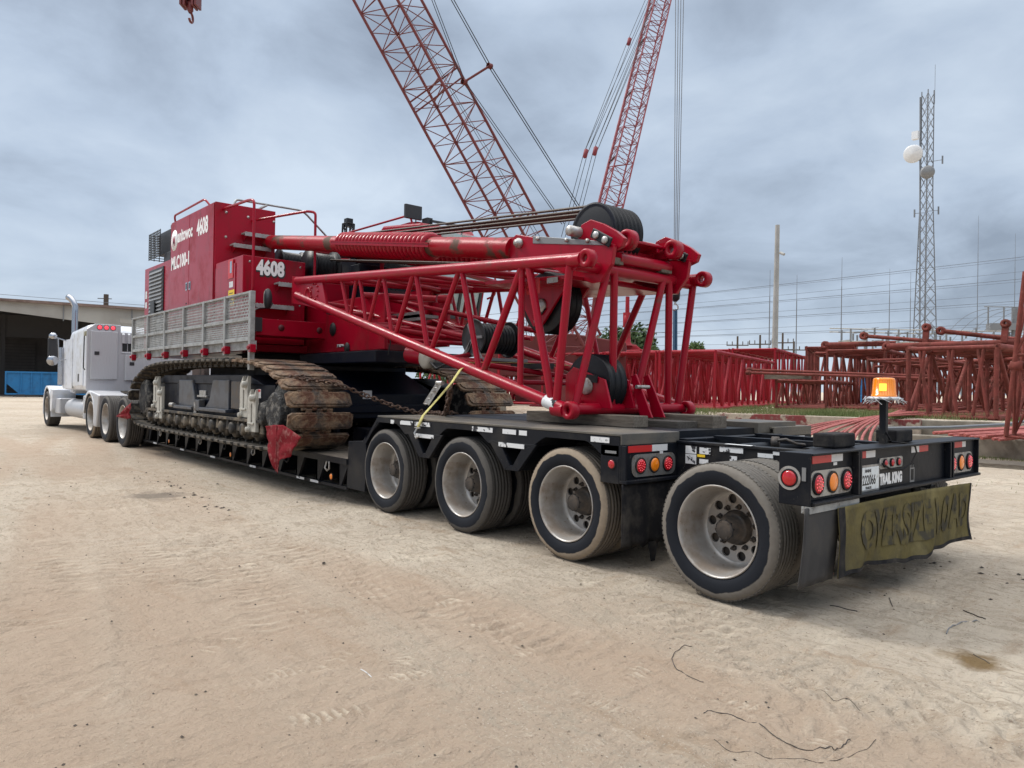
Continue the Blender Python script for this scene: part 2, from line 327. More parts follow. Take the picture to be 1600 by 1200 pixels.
def ghv(x, y, fine=True):
    pale = np.zeros_like(x)
    h = base_h(x, y)
    near = np.exp(-((x-2)**2+(y+2)**2)/3000.)
    h = h+near*(.05*vnoise(x, y, .13, 1)+.028*vnoise(x, y, .5, 2)+.012*vnoise(x, y, 1.9, 3)+.006*vnoise(x, y, 6, 4))-.014*near
    if fine:
        n2 = np.exp(-((x-1)**2+(y+1)**2)/260.)
        h = h+n2*(.006*vnoise(x, y, 15, 5)+.004*np.abs(vnoise(x, y, 31, 6)))
        for (c, R, w) in TRACKS:
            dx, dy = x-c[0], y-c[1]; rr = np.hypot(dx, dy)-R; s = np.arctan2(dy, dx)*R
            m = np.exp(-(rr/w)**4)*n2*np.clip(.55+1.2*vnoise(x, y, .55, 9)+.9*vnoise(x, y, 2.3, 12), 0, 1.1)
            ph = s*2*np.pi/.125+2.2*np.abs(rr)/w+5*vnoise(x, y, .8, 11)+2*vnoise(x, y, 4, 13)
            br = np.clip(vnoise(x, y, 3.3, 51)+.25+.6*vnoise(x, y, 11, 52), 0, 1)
            pale = np.maximum(pale, m*br*.9*np.clip(np.sin(ph)*1.6-.55, 0, 1)); pale = pale-.45*m*np.clip(-np.sin(ph)-.2, 0, 1)*np.clip(.6+vnoise(x, y, 6, 53), 0, 1)  # dry flakes on crests, hollows darkened: relief shading put into the colour
            h = h+m*(.012*np.sin(ph)-.012)+np.exp(-((np.abs(rr)-w)/.05)**2)*n2*.008
        # long curved wheel ruts with ribbed tread, and boot prints
        for (c, R, w) in (((2.0, 12), 13.4, .14), ((2.0, 12), 14.1, .14), ((-14, -30), 31.6, .13), ((-14, -30), 32.3, .13), ((-3, 22), 24.2, .12), ((7, -9), 8.4, .13)):
            dx, dy = x-c[0], y-c[1]; rr = np.hypot(dx, dy)-R; s = np.arctan2(dy, dx)*R
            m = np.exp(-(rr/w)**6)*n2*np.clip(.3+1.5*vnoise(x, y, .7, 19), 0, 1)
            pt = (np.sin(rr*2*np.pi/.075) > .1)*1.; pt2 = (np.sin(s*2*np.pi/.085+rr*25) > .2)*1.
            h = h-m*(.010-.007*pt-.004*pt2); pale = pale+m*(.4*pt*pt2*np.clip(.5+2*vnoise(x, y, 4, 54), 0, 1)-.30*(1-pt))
        for (px_, py_, pa) in PRINTS:
            dx, dy = x-px_, y-py_; u, v = dx*math.cos(pa)+dy*math.sin(pa), -dx*math.sin(pa)+dy*math.cos(pa)
            m = np.exp(-(u/.15)**6-(v/.055)**6)
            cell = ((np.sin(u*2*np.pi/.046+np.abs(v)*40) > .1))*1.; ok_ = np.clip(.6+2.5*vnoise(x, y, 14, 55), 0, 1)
            h = h-m*(.006-.010*cell); pale = pale+m*(.6*cell*ok_-.2*(1-cell))  # print ribs tinted paler and gaps darker, painting their relief shading
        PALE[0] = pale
        h = h+n2*.016*np.clip(vnoise(x, y, 3.1, 41)-.12, 0, 1)+n2*.02*np.clip(vnoise(x, y, 9, 42)-.1, 0, 1)+n2*.010*vnoise(x, y, 16, 43)
    # keep it flat under the wheels
    for wx, wy in WHEELXY:
        h = h*(1-np.exp(-((x-wx)**2+(y-wy)**2)/.35))
    return h
WX = [0, -1.4036, -2.7886, -4.1736]
WHEELXY = [(x, .3) for x in WX]+[(x, 2.54) for x in WX]+[(-14.25, 0), (-15.8, 0), (-17.35, 0), (-23.2, 0)]
def gh(x, y): return float(ghv(np.array([float(x)]), np.array([float(y)]))[0])
def axis(a, b, st, far):
    lo, hi = [a], [b]; d = st
    while lo[-1] > -far: d *= 1.075; lo.append(lo[-1]-d)
    d = st
    while hi[-1] < far: d *= 1.075; hi.append(hi[-1]+d)
    return np.array(lo[::-1]+list(np.arange(a+st, b-st/2, st))+hi)
gx, gy = axis(-7.5, 2.6, .0155, 1800.), axis(-3.9, 2.2, .0155, 1800.); nx, ny = len(gx), len(gy)
GX, GY = np.meshgrid(gx, gy, indexing='ij'); GZ = ghv(GX, GY)
me = bpy.data.meshes.new('ground'); co = np.stack([GX, GY, GZ], -1).reshape(-1, 3).astype(np.float32)
i = np.arange((nx-1)*(ny-1)); a = (i//(ny-1))*ny+i % (ny-1); fc = np.stack([a, a+ny, a+ny+1, a+1], -1).astype(np.int32)
me.vertices.add(len(co)); me.vertices.foreach_set('co', co.ravel()); me.loops.add(fc.size); me.loops.foreach_set('vertex_index', fc.ravel())
me.polygons.add(len(fc)); me.polygons.foreach_set('loop_start', np.arange(len(fc), dtype=np.int32)*4); me.polygons.foreach_set('loop_total', np.full(len(fc), 4, np.int32))
me.polygons.foreach_set('use_smooth', np.ones(len(fc), bool)); me.update(calc_edges=True)
ap_ = me.attributes.new('dust_shade', 'FLOAT', 'POINT'); ap_.data.foreach_set('value', np.clip(PALE[0], -1, 1).astype(np.float32).ravel()); at_ = me.attributes.new('soil', 'FLOAT', 'POINT'); at_.data.foreach_set('value', bandmask(GX, GY).astype(np.float32).ravel())
def ground_mat():
    m = bpy.data.materials.new('packed_sand'); m.use_nodes = True; t = m.node_tree; b = t.nodes['Principled BSDF']; l = t.links.new
    tcn = t.nodes.new('ShaderNodeTexCoord'); O = tcn.outputs['Object']
    def no(sc, det=5, rough=.6, dist=0, scale=None):
        n = t.nodes.new('ShaderNodeTexNoise'); n.inputs['Scale'].default_value = sc; n.inputs['Detail'].default_value = det; n.inputs['Roughness'].default_value = rough; n.inputs['Distortion'].default_value = dist
        if scale:
            mp = t.nodes.new('ShaderNodeMapping'); mp.inputs['Scale'].default_value = scale; mp.inputs['Rotation'].default_value = (0, 0, math.radians(35)); l(O, mp.inputs[0]); l(mp.outputs[0], n.inputs['Vector'])
        else: l(O, n.inputs['Vector'])
        return n.outputs[0]
    def rng_(v, a, c, lo=0, hi=1):
        r = t.nodes.new('ShaderNodeMapRange'); r.inputs[1].default_value = a; r.inputs[2].default_value = c; r.inputs[3].default_value = lo; r.inputs[4].default_value = hi; l(v, r.inputs[0]); return r.outputs[0]
    def mix(f, A, B):
        x = t.nodes.new('ShaderNodeMix'); x.data_type = 'RGBA'; l(f, x.inputs[0])
        for i, c in ((6, A), (7, B)):
            if isinstance(c, tuple): x.inputs[i].default_value = (*c, 1)
            else: l(c, x.inputs[i])
        return x.outputs[2]
    c = mix(rng_(no(.35, 5), .38, .62), (.565, .49, .395), (.50, .42, .33))
    c = mix(rng_(no(1.6, 6, .65, .3, (1, .35, 1)), .52, .68), c, (.64, .56, .45))
    c = mix(rng_(no(5, 6, .7, 0, (1, .3, 1)), .54, .72), c, (.42, .32, .23))
    c = mix(rng_(no(.12, 3), .50, .64), c, (.45, .36, .275))
    c = mix(rng_(no(9, 7, .72, 1.2, (.35, 1, 1)), .50, .60), c, (.43, .36, .28))
    c = mix(rng_(no(11, 7, .75, .8, (.5, 1.6, 1)), .60, .80), c, (.72, .62, .49))
    c = mix(rng_(no(2.2, 7, .7, .6, (.5, 1.4, 1)), .56, .70), c, (.39, .295, .21))
    vo = t.nodes.new('ShaderNodeTexVoronoi'); vo.feature = 'DISTANCE_TO_EDGE'; vo.inputs['Scale'].default_value = 42; l(O, vo.inputs['Vector'])
    mk = t.nodes.new('ShaderNodeMath'); mk.operation = 'MULTIPLY'; l(rng_(vo.outputs['Distance'], .0, .10, 1, 0), mk.inputs[0]); l(rng_(no(2.6, 4, .6), .60, .70, 0, .7), mk.inputs[1])
    c = mix(mk.outputs[0], c, (.60, .53, .435))
    c = mix(rng_(no(42, 4, .7), .58, .70), c, (.25, .195, .145))
    c = mix(rng_(no(95, 3, .7), .60, .68), c, (.60, .54, .45))
    c = mix(rng_(no(16, 5, .7), .66, .72), c, (.20, .15, .11))
    at = t.nodes.new('ShaderNodeAttribute'); at.attribute_name = 'soil'
    c = mix(rng_(at.outputs['Fac'], 0, 1, 0, .85), c, (.45, .335, .245))
    ad_ = t.nodes.new('ShaderNodeAttribute'); ad_.attribute_name = 'dust_shade'
    c = mix(rng_(ad_.outputs['Fac'], .05, 1, 0, .75), c, (.78, .68, .54)); c = mix(rng_(ad_.outputs['Fac'], -.05, -1, 0, .8), c, (.34, .245, .175))  # dry dust plus painted relief shading: light on raised sand, dark in hollows
    # oily / brown stains
    def spot(x, y, r, col, c):
        vm = t.nodes.new('ShaderNodeVectorMath'); vm.operation = 'DISTANCE'; l(O, vm.inputs[0]); vm.inputs[1].default_value = (x, y, 0)
        ad = t.nodes.new('ShaderNodeMath'); ad.operation = 'ADD'; l(vm.outputs['Value'], ad.inputs[0]); l(rng_(no(6, 5), 0, 1, -r*.9, r*.9), ad.inputs[1])
        return mix(rng_(ad.outputs[0], r*.5, r*1.15, 1, 0), c, col)
    for s in STAINS: c = spot(*s, c)
    l(c, b.inputs['Base Color']); b.inputs['Roughness'].default_value = .92; b.inputs['Specular IOR Level'].default_value = .15
    ad = t.nodes.new('ShaderNodeMath'); ad.operation = 'ADD'; l(rng_(no(28, 6, .7), 0, 1, 0, 1), ad.inputs[0]); l(rng_(no(7, 6, .65, .6, (1, .4, 1)), 0, 1, 0, 1.6), ad.inputs[1])
    bp = t.nodes.new('ShaderNodeBump'); bp.inputs['Strength'].default_value = 1; bp.inputs['Distance'].default_value = .05; l(ad.outputs[0], bp.inputs['Height']); l(bp.outputs[0], b.inputs['Normal'])
    return m
STAINS = [(1.45, .22, .16, (.22, .15, .075)), (-.4, 4.6, .5, (.27, .22, .17)), (-6.8, -1.6, .35, (.27, .225, .18)), (2.6, 2.2, .3, (.26, .2, .15))]
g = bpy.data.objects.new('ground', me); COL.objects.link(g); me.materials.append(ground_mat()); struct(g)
# pebbles, crumbs and clods scattered on the yard: one countless object
mb = MB(); cnt = 0
while cnt < 4200:
    rr = 1.2+15*rng.random()**1.6; an = math.radians(90+15+rng.random()*75); x = CAM[0]+rr*math.cos(an); y = CAM[1]+rr*math.sin(an)
    if x < -16: continue
    sz = .0018+.0065*rng.random()**9*(1+rr/8); z = gh(x, y) if cnt < 0 else 0; cnt += 1
    mb._p = None; mb.v.append((x, y, sz)); mb.s.append(False)
pp = np.array([(v[0], v[1]) for v in mb.v]); zz = ghv(pp[:, 0], pp[:, 1]); sz = [v[2] for v in mb.v]
mb = MB(); OCT = [(1,0,0),(0,1,0),(-1,0,0),(0,-1,0),(0,0,.6),(0,0,-.4)]; OF = [(0,1,4),(1,2,4),(2,3,4),(3,0,4),(1,0,5),(2,1,5),(3,2,5),(0,3,5)]
for (x, y), z, s in zip(pp, zz, sz):
    a = rng.random()*3; c_, s_ = math.cos(a), math.sin(a); j = rng.random(6)*.5+.75
    mb.add([(x+(o[0]*c_-o[1]*s_)*s*j[k], y+(o[0]*s_+o[1]*c_)*s*j[k]*.8, z+s*.2+o[2]*s) for k, o in enumerate(OCT)], OF)
stuff(obj('gravel', mb, DEBR, recalc=False), 'small dark pebbles and clods scattered over the sandy yard', 'gravel')
# grass on the bank
mb = MB()
def blades(cx, cy, rx, ry, n, h0, h1, w=.012, inside=None):
    xs = cx+rx*(rng.random(n)*2-1); ys = cy+ry*(rng.random(n)*2-1); den = vnoise(xs, ys, .9, 21)+.9*vnoise(xs, ys, .35, 22)
    z = ghv(xs, ys, False)
    for x, y, zz_, d_ in zip(xs, ys, z, den):
        if d_ < -.12 or (inside and not inside(x, y)): continue
        a = rng.random()*6.28; h = (h0+(h1-h0)*rng.random())*(.6+d_*1.2 if d_ > 0 else .6); lx, ly = (rng.random()-.5)*h, (rng.random()-.5)*h
        dx, dy = math.cos(a)*w, math.sin(a)*w
        mb.add([(x-dx, y-dy, zz_-.01), (x+dx, y+dy, zz_-.01), (x+lx, y+ly, zz_+h)], [(0, 1, 2)])
notwall = lambda x, y: not (x > -6.6 and y < 20.6)
blades(-12, 21.5, 10, 3.2, 36000, .05, .2, .012, notwall)
blades(-7, 28, 12, 6, 9000, .06, .22, .02, notwall)
blades(-10, 16.6, 5, 1.3, 3500, .03, .10, .012, notwall)
blades(-3.6, 15.6, 2.4, .7, 1800, .03, .11, .01)
blades(-1, 14.3, 3, .5, 1800, .03, .10, .01)
blades(-26, 24, 10, 8, 6000, .08, .25, .02)
blades(1.2, 9.3, 2.6, 1.6, 260, .01, .05, .006)
stuff(obj('grass', mb, GRASSM, recalc=False), 'thin green and straw coloured grass growing along the storage bank', 'grass')
# ================================================================ far background
def lattice(P0, P1, w, h, up, n, rc, rl, taper=None, roll=0, lace=True, nseg=6, mid=True):
    """box lattice between two points: returns four chord MBs and one lacing MB"""
    P0, P1 = Vector(P0), Vector(P1); ax = (P1-P0).normalized(); up = Vector(up); sd = ax.cross(up).normalized(); u = sd.cross(ax).normalized()
    if roll: R = Matrix.Rotation(roll, 3, ax); sd = R @ sd; u = R @ u
    Ln = (P1-P0).length
    def corner(k, tt):
        c = P0+ax*Ln*tt; s = 1
        if taper: s = taper(tt)
        return c+sd*(w/2*s*(-1, 1, 1, -1)[k])+u*(h/2*s*(-1, -1, 1, 1)[k])
    ch = []
    for k in range(4):
        b = MB()
        if taper: b.path([corner(k, j/n) for j in range(n+1)], rc, nseg)
        else: b.tube(corner(k, 0), corner(k, 1), rc, n=nseg)
        ch.append(b)
    lb = MB()
    for k in range(4):
        k2 = (k+1) % 4
        for j in range(n):
            a, b2, c = (k, k2, j) if (j+k) % 2 == 0 else (k2, k, j)
            lb.tube(corner(a, j/n), corner(b2, (j+1)/n), rl, n=5, cap=False)
        if lace:
            for j in range(n+1): lb.tube(corner(k, j/n), corner(k2, j/n), rl, n=5, cap=False)
    return ch, lb, corner
def lattice_thing(name, label, cat, group, m, *a, **k):
    ch, lb, cf = lattice(*a, **k); P0 = Vector(a[0])
    t = thing(name, P0, label, cat, group)
    for b in ch: obj('chord', b, m, t, recalc=False)
    obj('lacing', lb, m, t, recalc=False); return t, cf
def tree(name, label, x, y, z0, h, w, m, nl, seed, group=None, ls=.35):
    r = random.Random(seed); t = thing(name, (x, y, z0), label, 'tree', group)
    b = MB(); b.path([(x, y, z0-.3), (x+.1, y, z0+h*.35), (x-.1, y+.1, z0+h*.7)], .2, 8, [h*.03, h*.022, h*.01])
    cl = []
    for i in range(9):
        a = r.random()*6.28; rr = w*.42*r.random()**.5; c = V(x+rr*math.cos(a), y+rr*math.sin(a), z0+h*(.38+.5*r.random())); cl.append((c, w*(.16+.14*r.random())))
        b.tube((x, y, z0+h*(.25+.3*r.random())), c, h*.012, h*.004, 5)
    obj('trunk', b, BARK, t, recalc=False)
    b = MB()
    for i in range(nl):
        c, R = r.choice(cl); d = V(r.gauss(0, 1), r.gauss(0, 1), r.gauss(0, .75)).normalized()*R*(.35+.75*r.random()**.5); p = c+d
        n_ = V(r.gauss(0, 1), r.gauss(0, 1), r.gauss(0, 1)).normalized(); a = n_.orthogonal().normalized(); q = n_.cross(a); s = ls*(.5+r.random())
        b.add([p-a*s*.5, p+q*s*.35, p+a*s*.5, p-q*s*.35], [(0, 1, 2, 3)])
    obj('crown', b, m, t, recalc=False); return t
TG = 'trees beyond the storage yard'
tree('tree', 'dark green broad tree behind the loaded crane boom, beside the red crane house', -77, 87, 0, 11.5, 11, LEAF2, 4200, 3, TG, .6)
tree('tree', 'dark green tree partly hidden by the red lattice, right of the broader tree', -74, 90, 0, 10.5, 8, LEAF2, 2600, 5, TG, .55)
tree('tree', 'small round green tree alone on the skyline above the red boom sections', -50.2, 72.3, 0, 8.0, 3.6, LEAF, 1500, 8, TG, .35)
tree('tree', 'distant green bush just left of the reel of black hose', -110, 73, 0, 6, 6, LEAF2, 900, 12, TG, .6)
# telecom tower
t = thing('telecom_tower', (-56.3, 157, 0), 'tall grey lattice telecom tower carrying a white dish', 'tower')
ax0 = V(-56.3, 157.0, 0)
def tw(k, z): 
    w = 1.75+2.3*max(0, 1-z/42); a = math.radians(90*k+22); return V(ax0.x+w*.62*math.cos(a), ax0.y+w*.62*math.sin(a), z)
for k in range(4): b = MB(); b.path([tw(k, z) for z in range(0, 64, 7)], .11, 5); obj('leg', b, GREYS, t, recalc=False)
b = MB(); z = 0
while z < 61:
    for k in range(4):
        b.tube(tw(k, z), tw((k+1) % 4, z+2.4), .05, n=4, cap=False); b.tube(tw((k+1) % 4, z), tw(k, z+2.4), .05, n=4, cap=False)
    z += 2.4
obj('lacing', b, GREYS, t, recalc=False)
b = MB(); b.tube(tw(3, 0)+V(-.8, -.3, 0), V(-57.6, 156.6, 62), .17, n=6); obj('cable_ladder', b, GREYS, t)
cv = (V(*CAM)-V(-58, 156, 50)).normalized()
b = MB(); b.lathe(V(-58.3, 155.0, 50.2), cv+V(-.25, 0, 0), [(0, .55), (.9, .38), (1.55, .12), (1.8, 0), (1.8, -.5), (.4, -.7)], 24); obj('dish_antenna', b, DISH, t)
b = MB(); b.lathe(V(-55.5, 155.3, 46), V(.4, -.6, -.1), [(0, .3), (1.1, .2), (1.3, 0), (1.3, -.7), (0, -.9)], 20); obj('dish_antenna', b, TRIM, t)
b = MB(); b.box(-58.6, -57.4, 155, 156, 53.2, 54.8); obj('antenna_box', b, DISH, t)
for x, y, z in ((-53.6, 157.5, 48.5), (-54.4, 158, 38.5), (-58.2, 156, 38.2)):
    b = MB(); b.box(x-.12, x+.12, y-.12, y+.12, z-.8, z+.8); b.tube((x, y, z), (ax0.x, ax0.y, z), .06, n=4); obj('panel_antenna', b, GREYS, t)
b = MB(); b.tube((-55, 157, 60), (-55, 157, 68), .04, n=4); obj('whip_antenna', b, GREYS, t)
# concrete pole
b = MB(); b.tube((-28.84, 51.08, 0), (-28.7, 51.05, 14.9), .27, .18, 12); b.tube((-28.4, 51.0, 12.6), (-28.0, 50.9, 12.4), .12, n=6)
tag(obj('utility_pole', b, POLEM), 'thick pale grey pole rising behind the stacked boom sections', 'pole')
# lightning masts: (pixel column is only how they were measured; each stands at its own distance)
MASTS = [(-42.4, 73.6, 15.35), (-41.9, 78.8, 15.3), (-41.7, 89.8, 18.8), (-41.9, 104.8, 19.1), (-42.0, 112.4, 19.5), (-40.7, 136.9, 31.7), (-36.6, 141.7, 28.8)]
LM = ['left of the thick pale pole', 'just right of the thick pale pole', 'left of the substation racks, tallest of the middle ones', 'over the middle of the substation racks', 'just left of the telecom tower', 'rising from the substation gantry right of the telecom tower', 'at the right edge beside the leaning red boom section']
for (x, y, h), lb_ in zip(MASTS, LM):
    b = MB(); b.tube((x, y, 0), (x, y, h*.42), .10, .08, 6); b.tube((x, y, h*.42), (x, y, h*.8), .065, .05, 6); b.tube((x, y, h*.8), (x, y, h), .035, .02, 5); b.tube((x-.3, y, h*.42), (x+.3, y, h*.42), .03, n=4)
    tag(obj('lightning_mast', b, GREYS), 'thin grey lightning mast '+lb_, 'mast', 'lightning masts round the substation')
# substation racks
t = thing('substation', (-45, 118, 0), 'grey substation bus racks and gantry behind the weathered boom sections', 'substation')
def sub(u, v, z):   # u along the rack, v across it
    return V(-53.35+u*.62+v*.78, 114.6+u*.78-v*.62, z*1.13)
b = MB()
for i in range(13):
    for v in (0, 3): b.tube(sub(i*2.6, v, 0), sub(i*2.6, v, 10.2-(i % 3)*.7), .16, n=6)
    b.tube(sub(i*2.6, 0, 8.6), sub(i*2.6, 3, 8.6), .10, n=5); b.tube(sub(i*2.6-.6, 0, 9.9), sub(i*2.6+.6, 0, 9.9), .12, n=5)
obj('rack_post', b, TRIM, t, recalc=False)
b = MB()
for z, v in ((10.4, 0), (9.9, 0), (8.4, 3), (7.4, 0)): b.tube(sub(-2, v, z), sub(33, v, z), .09, n=6)
obj('busbar', b, LGREY, t, recalc=False)
for i in range(30):
    b = MB(); p = sub(i*1.1, (i*37 % 5)*.8, 6.6+(i*53 % 7)*.5); b.tube(p, p+V(0, 0, 1.1), .16, n=6); b.tube(p+V(-.5, 0, 1.1), p+V(.5, .3, 1.2), .05, n=4)
    obj('insulator', b, TRIM, t, recalc=False)
b = MB()
for x, y in ((-34.5, 134), (-28, 139)): b.tube((x, y, 0), (x, y, 15.4), .45, n=8)
b.obox((-31, 136.6, 12.3), (6.5, 5.0, 0), (-.5, .6, 0), (0, 0, .55)); b.tube((-38, 131.3, 15.6), (-24, 142, 15.2), .09, n=4)
for k in range(8): p = V(-37.5+k*1.8, 131.6+k*1.4, 12.6); b.tube(p, p+V(0, 0, 2.9), .12, n=5)
obj('gantry', b, TRIM, t, recalc=False)
for k in range(7):
    p0 = V(-37+k*1.7, 131+k*1.4, 15.2); b = MB(); p1 = V(-43+k*1.2, 126+k, 9.2)
    b.path([p0+(p1-p0)*s+V(0, 0, 1.6*math.sin(s*3.14)) for s in [j/8 for j in range(9)]], .05, 4); obj('jumper_cable', b, GREYS, t, recalc=False)
# pylon far off
t, _ = lattice_thing('transmission_pylon', 'pale distant transmission pylon seen through the loaded boom lattice', 'pylon', None, GREYS, (-101.8, 89, 0), (-101.8, 89, 14.2), 2.6, 2.6, (1, 0, 0), 8, .06, .035, taper=lambda s: 1.4-1.1*s)
b = MB()
for z in (10, 11.8, 13.6): b.tube((-104.5, 87, z), (-99, 91, z), .06, n=4)
obj('cross_arm', b, GREYS, t, recalc=False)
# wooden poles with cross arms
FP = [(-50.4, 79.7, 8.4, 'left of the lightning masts, low on the skyline'), (-48.5, 81.9, 8.6, 'first one left of the thick pale pole'), (-46.6, 84.1, 8.9, 'just right of the thick pale pole'), (-43.1, 80.5, 7.5, 'shortest, below the tallest middle lightning mast'), (-69.6, 80.3, 9.5, 'right of the dark tree behind the loaded boom')]
for x, y, h, lb_ in FP:
    b = MB(); b.tube((x, y, 0), (x, y, h), .16, .12, 7); b.bar((x-1.1, y-.8, h*.86), (x+1.1, y+.8, h*.86), .1, .12); b.bar((x-1.1, y-.8, h*.76), (x+1.1, y+.8, h*.76), .1, .12)
    for s in (-1, -.5, .5, 1): b.tube((x+1.05*s, y+.76*s, h*.86), (x+1.05*s, y+.76*s, h*.92), .06, n=5)
    tag(obj('power_pole', b, BARK), 'distant dark wooden power pole, '+lb_, 'pole', 'wooden power poles on the skyline')
b = MB(); b.tube((-75.5, 12.04, 0), (-75.5, 12.04, 9.6), .28, .22, 7); b.tube((-75.9, 11.4, 9.2), (-75.4, 12.5, 9.2), .05, n=4)
tag(obj('power_pole', b, BARK), 'dark pole top sticking up above the warehouse roof', 'pole')
# power lines
r = random.Random(4)
def wire(p0, p1, sag, rad, label=None, group=None, nm='power_line'):
    b = MB(); p0, p1 = V(*p0), V(*p1); b.path([p0+(p1-p0)*s-V(0, 0, sag*4*s*(1-s)) for s in [j/14 for j in range(15)]], rad, 4)
    o = obj(nm, b, FARWIRE, recalc=False)
    if label: tag(o, label, 'power line', group)
    return o
PLG = 'power lines crossing the sky above the storage yard'
ORD = 'highest;second;third;fourth;fifth;sixth;seventh;eighth;ninth;tenth;eleventh;lowest'.split(';')
for k in range(12):
    f = k/11; za, zb = 21.8*(1-f)+11.4*f, 30.4*(1-f)+14.0*f
    if k % 3 == 1: za += .75; zb += .95
    wire((-131, 70, 2*za-zb), (1, 223, 2*zb-za), 1.0, .055 if k % 3 == 0 else .036, ORD[k]+' of the power lines crossing the sky, counted from the top', PLG)
wire((-30, 40, 5.5), (-92, -20, 11.0), .8, .02, 'thin wire crossing the sky left of the exhaust stack', None)
# ================================================================ lowboy trailer
TR = thing('lowboy_trailer', (-5, 1.42, 0), 'black multi-axle lowboy trailer carrying the red crawler crane, wide dual wheels and plated rear deck', 'trailer')
YW = 2.84; HZ = .4525
# --- wheels
def tyre_mb():
    R = HZ; prof = [(.300, .015), (.315, .002), (.345, -.008), (.385, -.012), (.415, -.008), (.432, .004), (.4435, .020), (.448, .034)]
    y = .034
    for gy_ in (.062, .098, .134, .170, .206):
        prof += [(R-.002, gy_-.006), (R-.011, gy_-.0045), (R-.011, gy_+.0045), (R-.002, gy_+.006)]
    prof += [(.448, .234), (.4435, .248), (.432, .264), (.385, .280), (.345, .276), (.315, .266), (.300, .253)]
    b = MB(); n = 84; b.lathe((0,0,0), (0,1,0), prof, n)
    # shoulder sipes
    for i in range(84):
        a = 2*math.pi*i/84
        for yy in (.030, .238):
            c = V(math.cos(a)*.4465, yy, math.sin(a)*.4465); b.obox(c, V(-math.sin(a), 0, math.cos(a))*.0105, V(0, .013, 0), V(math.cos(a), 0, math.sin(a))*.0035)
    return b
def rim_mb(deep=True):
    """deep-dish disc wheel with round hand holes, outer side facing -Y"""
    b = MB(); b.lathe((0,0,0), (0,1,0), [(.302, .014), (.307, .006), (.303, .000), (.296, .003), (.288, .016), (.284, .05), (.272, .075), (.266, .16), (.262, .215), (.250, .242), (.235, .250)], 72)
    b.lathe((0,0,0), (0,1,0), [(.235, .250), (.25, .262), (.262, .28)], 48)
    nh = 10; th = 2*math.pi/nh; ri, ro, rc, hr = .128, .235, .194, .032
    for k in range(nh):
        m = 24; out_, inn = [], []
        for i in range(m):
            a = 2*math.pi*i/m; cx_, cy_ = math.cos(a), math.sin(a)
            hx, hy = cx_*hr, rc+cy_*hr
            # boundary of the sector cell in (u = arc, v = radius)
            U = th/2; s = min(U*rc/abs(cx_) if abs(cx_) > 1e-6 else 9, ((ro-rc) if cy_ > 0 else (rc-ri))/abs(cy_) if abs(cy_) > 1e-6 else 9)
            bu, bv = cx_*s/rc, rc+cy_*s
            aa = k*th+bu; out_.append((math.cos(aa)*bv, .250, math.sin(aa)*bv))
            ah = k*th; inn.append((math.cos(ah)*hy-math.sin(ah)*hx, .250, math.sin(ah)*hy+math.cos(ah)*hx))
        cn = []
        b.add(out_+inn+[(x, .266, z) for x, _, z in inn], [(i, (i+1) % m, m+(i+1) % m, m+i) for i in range(m)]+[(m+i, m+(i+1) % m, 2*m+(i+1) % m, 2*m+i) for i in range(m)])
    # corner wedges left by the cell mapping
    b.ring((0, .2515, 0), (0,1,0), .228, .236, .002, 40); b.ring((0, .2505, 0), (0,1,0), .10, .150, .003, 40)
    return b
def hub_mb():
    b = MB(); b.lathe((0,0,0), (0,1,0), [(.122, .252), (.112, .244), (.108, .205), (.098, .196), (.084, .192), (.080, .135), (.072, .128), (.068, .105), (.060, .095), (.045, .090), (.02, .088), (0, .088)], 28)
    for i in range(10):
        a = 2*math.pi*(i+.5)/10; c = V(math.cos(a)*.142, .250, math.sin(a)*.142); b.lathe(c, (0,-1,0), [(.021, 0), (.017, .016), (.010, .022), (.009, .040), (0, .041)], 6, False)
    for i in range(6):
        a = 2*math.pi*i/6; b.lathe(V(math.cos(a)*.055, .10, math.sin(a)*.055), (0,-1,0), [(.008, 0), (.008, .009), (0, .010)], 6, False)
    b.disc((0, .284, 0), (0,-1,0), .25, 24)
    return b
TYM, RIMM, HUBMM = tyre_mb().mesh('tyre'), rim_mb().mesh('rim'), hub_mb().mesh('hub'); RIMM.materials.append(RIM); HUBMM.materials.append(HUBM)
TYMS = {}
for nm_, mm_ in (('d', TY_D), ('g', TY_G), ('w', TY_W)): q = TYM.copy(); q.materials.append(mm_); TYMS[nm_] = q
def wheel(parent, x, y, kind, rot=0, flip=False, sc=1.0, hub=True, z=HZ):
    w = bpy.data.objects.new('wheel', None); COL.objects.link(w); w.parent = parent; w.empty_display_size = .1
    ORG[w.name] = V(x, y, z*sc); w.location = ORG[w.name]-wo(parent); w.rotation_euler = (0, rot, math.pi if flip else 0); w.scale = (sc, sc, sc)
    for nm_, me_ in (('tyre', TYMS[kind]), ('rim', RIMM))+((('hub', HUBMM),) if hub else ()):
        o = bpy.data.objects.new(nm_, me_); COL.objects.link(o); o.parent = w
    return w
for i, (x, k, rt) in enumerate(zip(WX, 'wdgg', (.12, .3, .55, .2))):
    x0 = x; wheel(TR, x0, 0.0, k, rt); wheel(TR, x0, .62, k, rt+.2, flip=True, hub=False)
    wheel(TR, x0, YW, k, rt, flip=True); wheel(TR, x0, YW-.62, k, rt, hub=False)
b = MB()
for x in WX:
    b.tube((x, .1, HZ), (x, YW-.1, HZ), .07, n=10); b.lathe((x, .62, HZ), (0, 1, 0), [(.0, 0), (.2, 0), (.2, .18), (0, .18)], 20)
    b.box(x-.12, x+.55, .74, .86, HZ-.02, HZ+.12); b.box(x-.12, x+.55, YW-.86, YW-.74, HZ-.02, HZ+.12)
obj('axle', b, DARK, TR, bevel=.006)
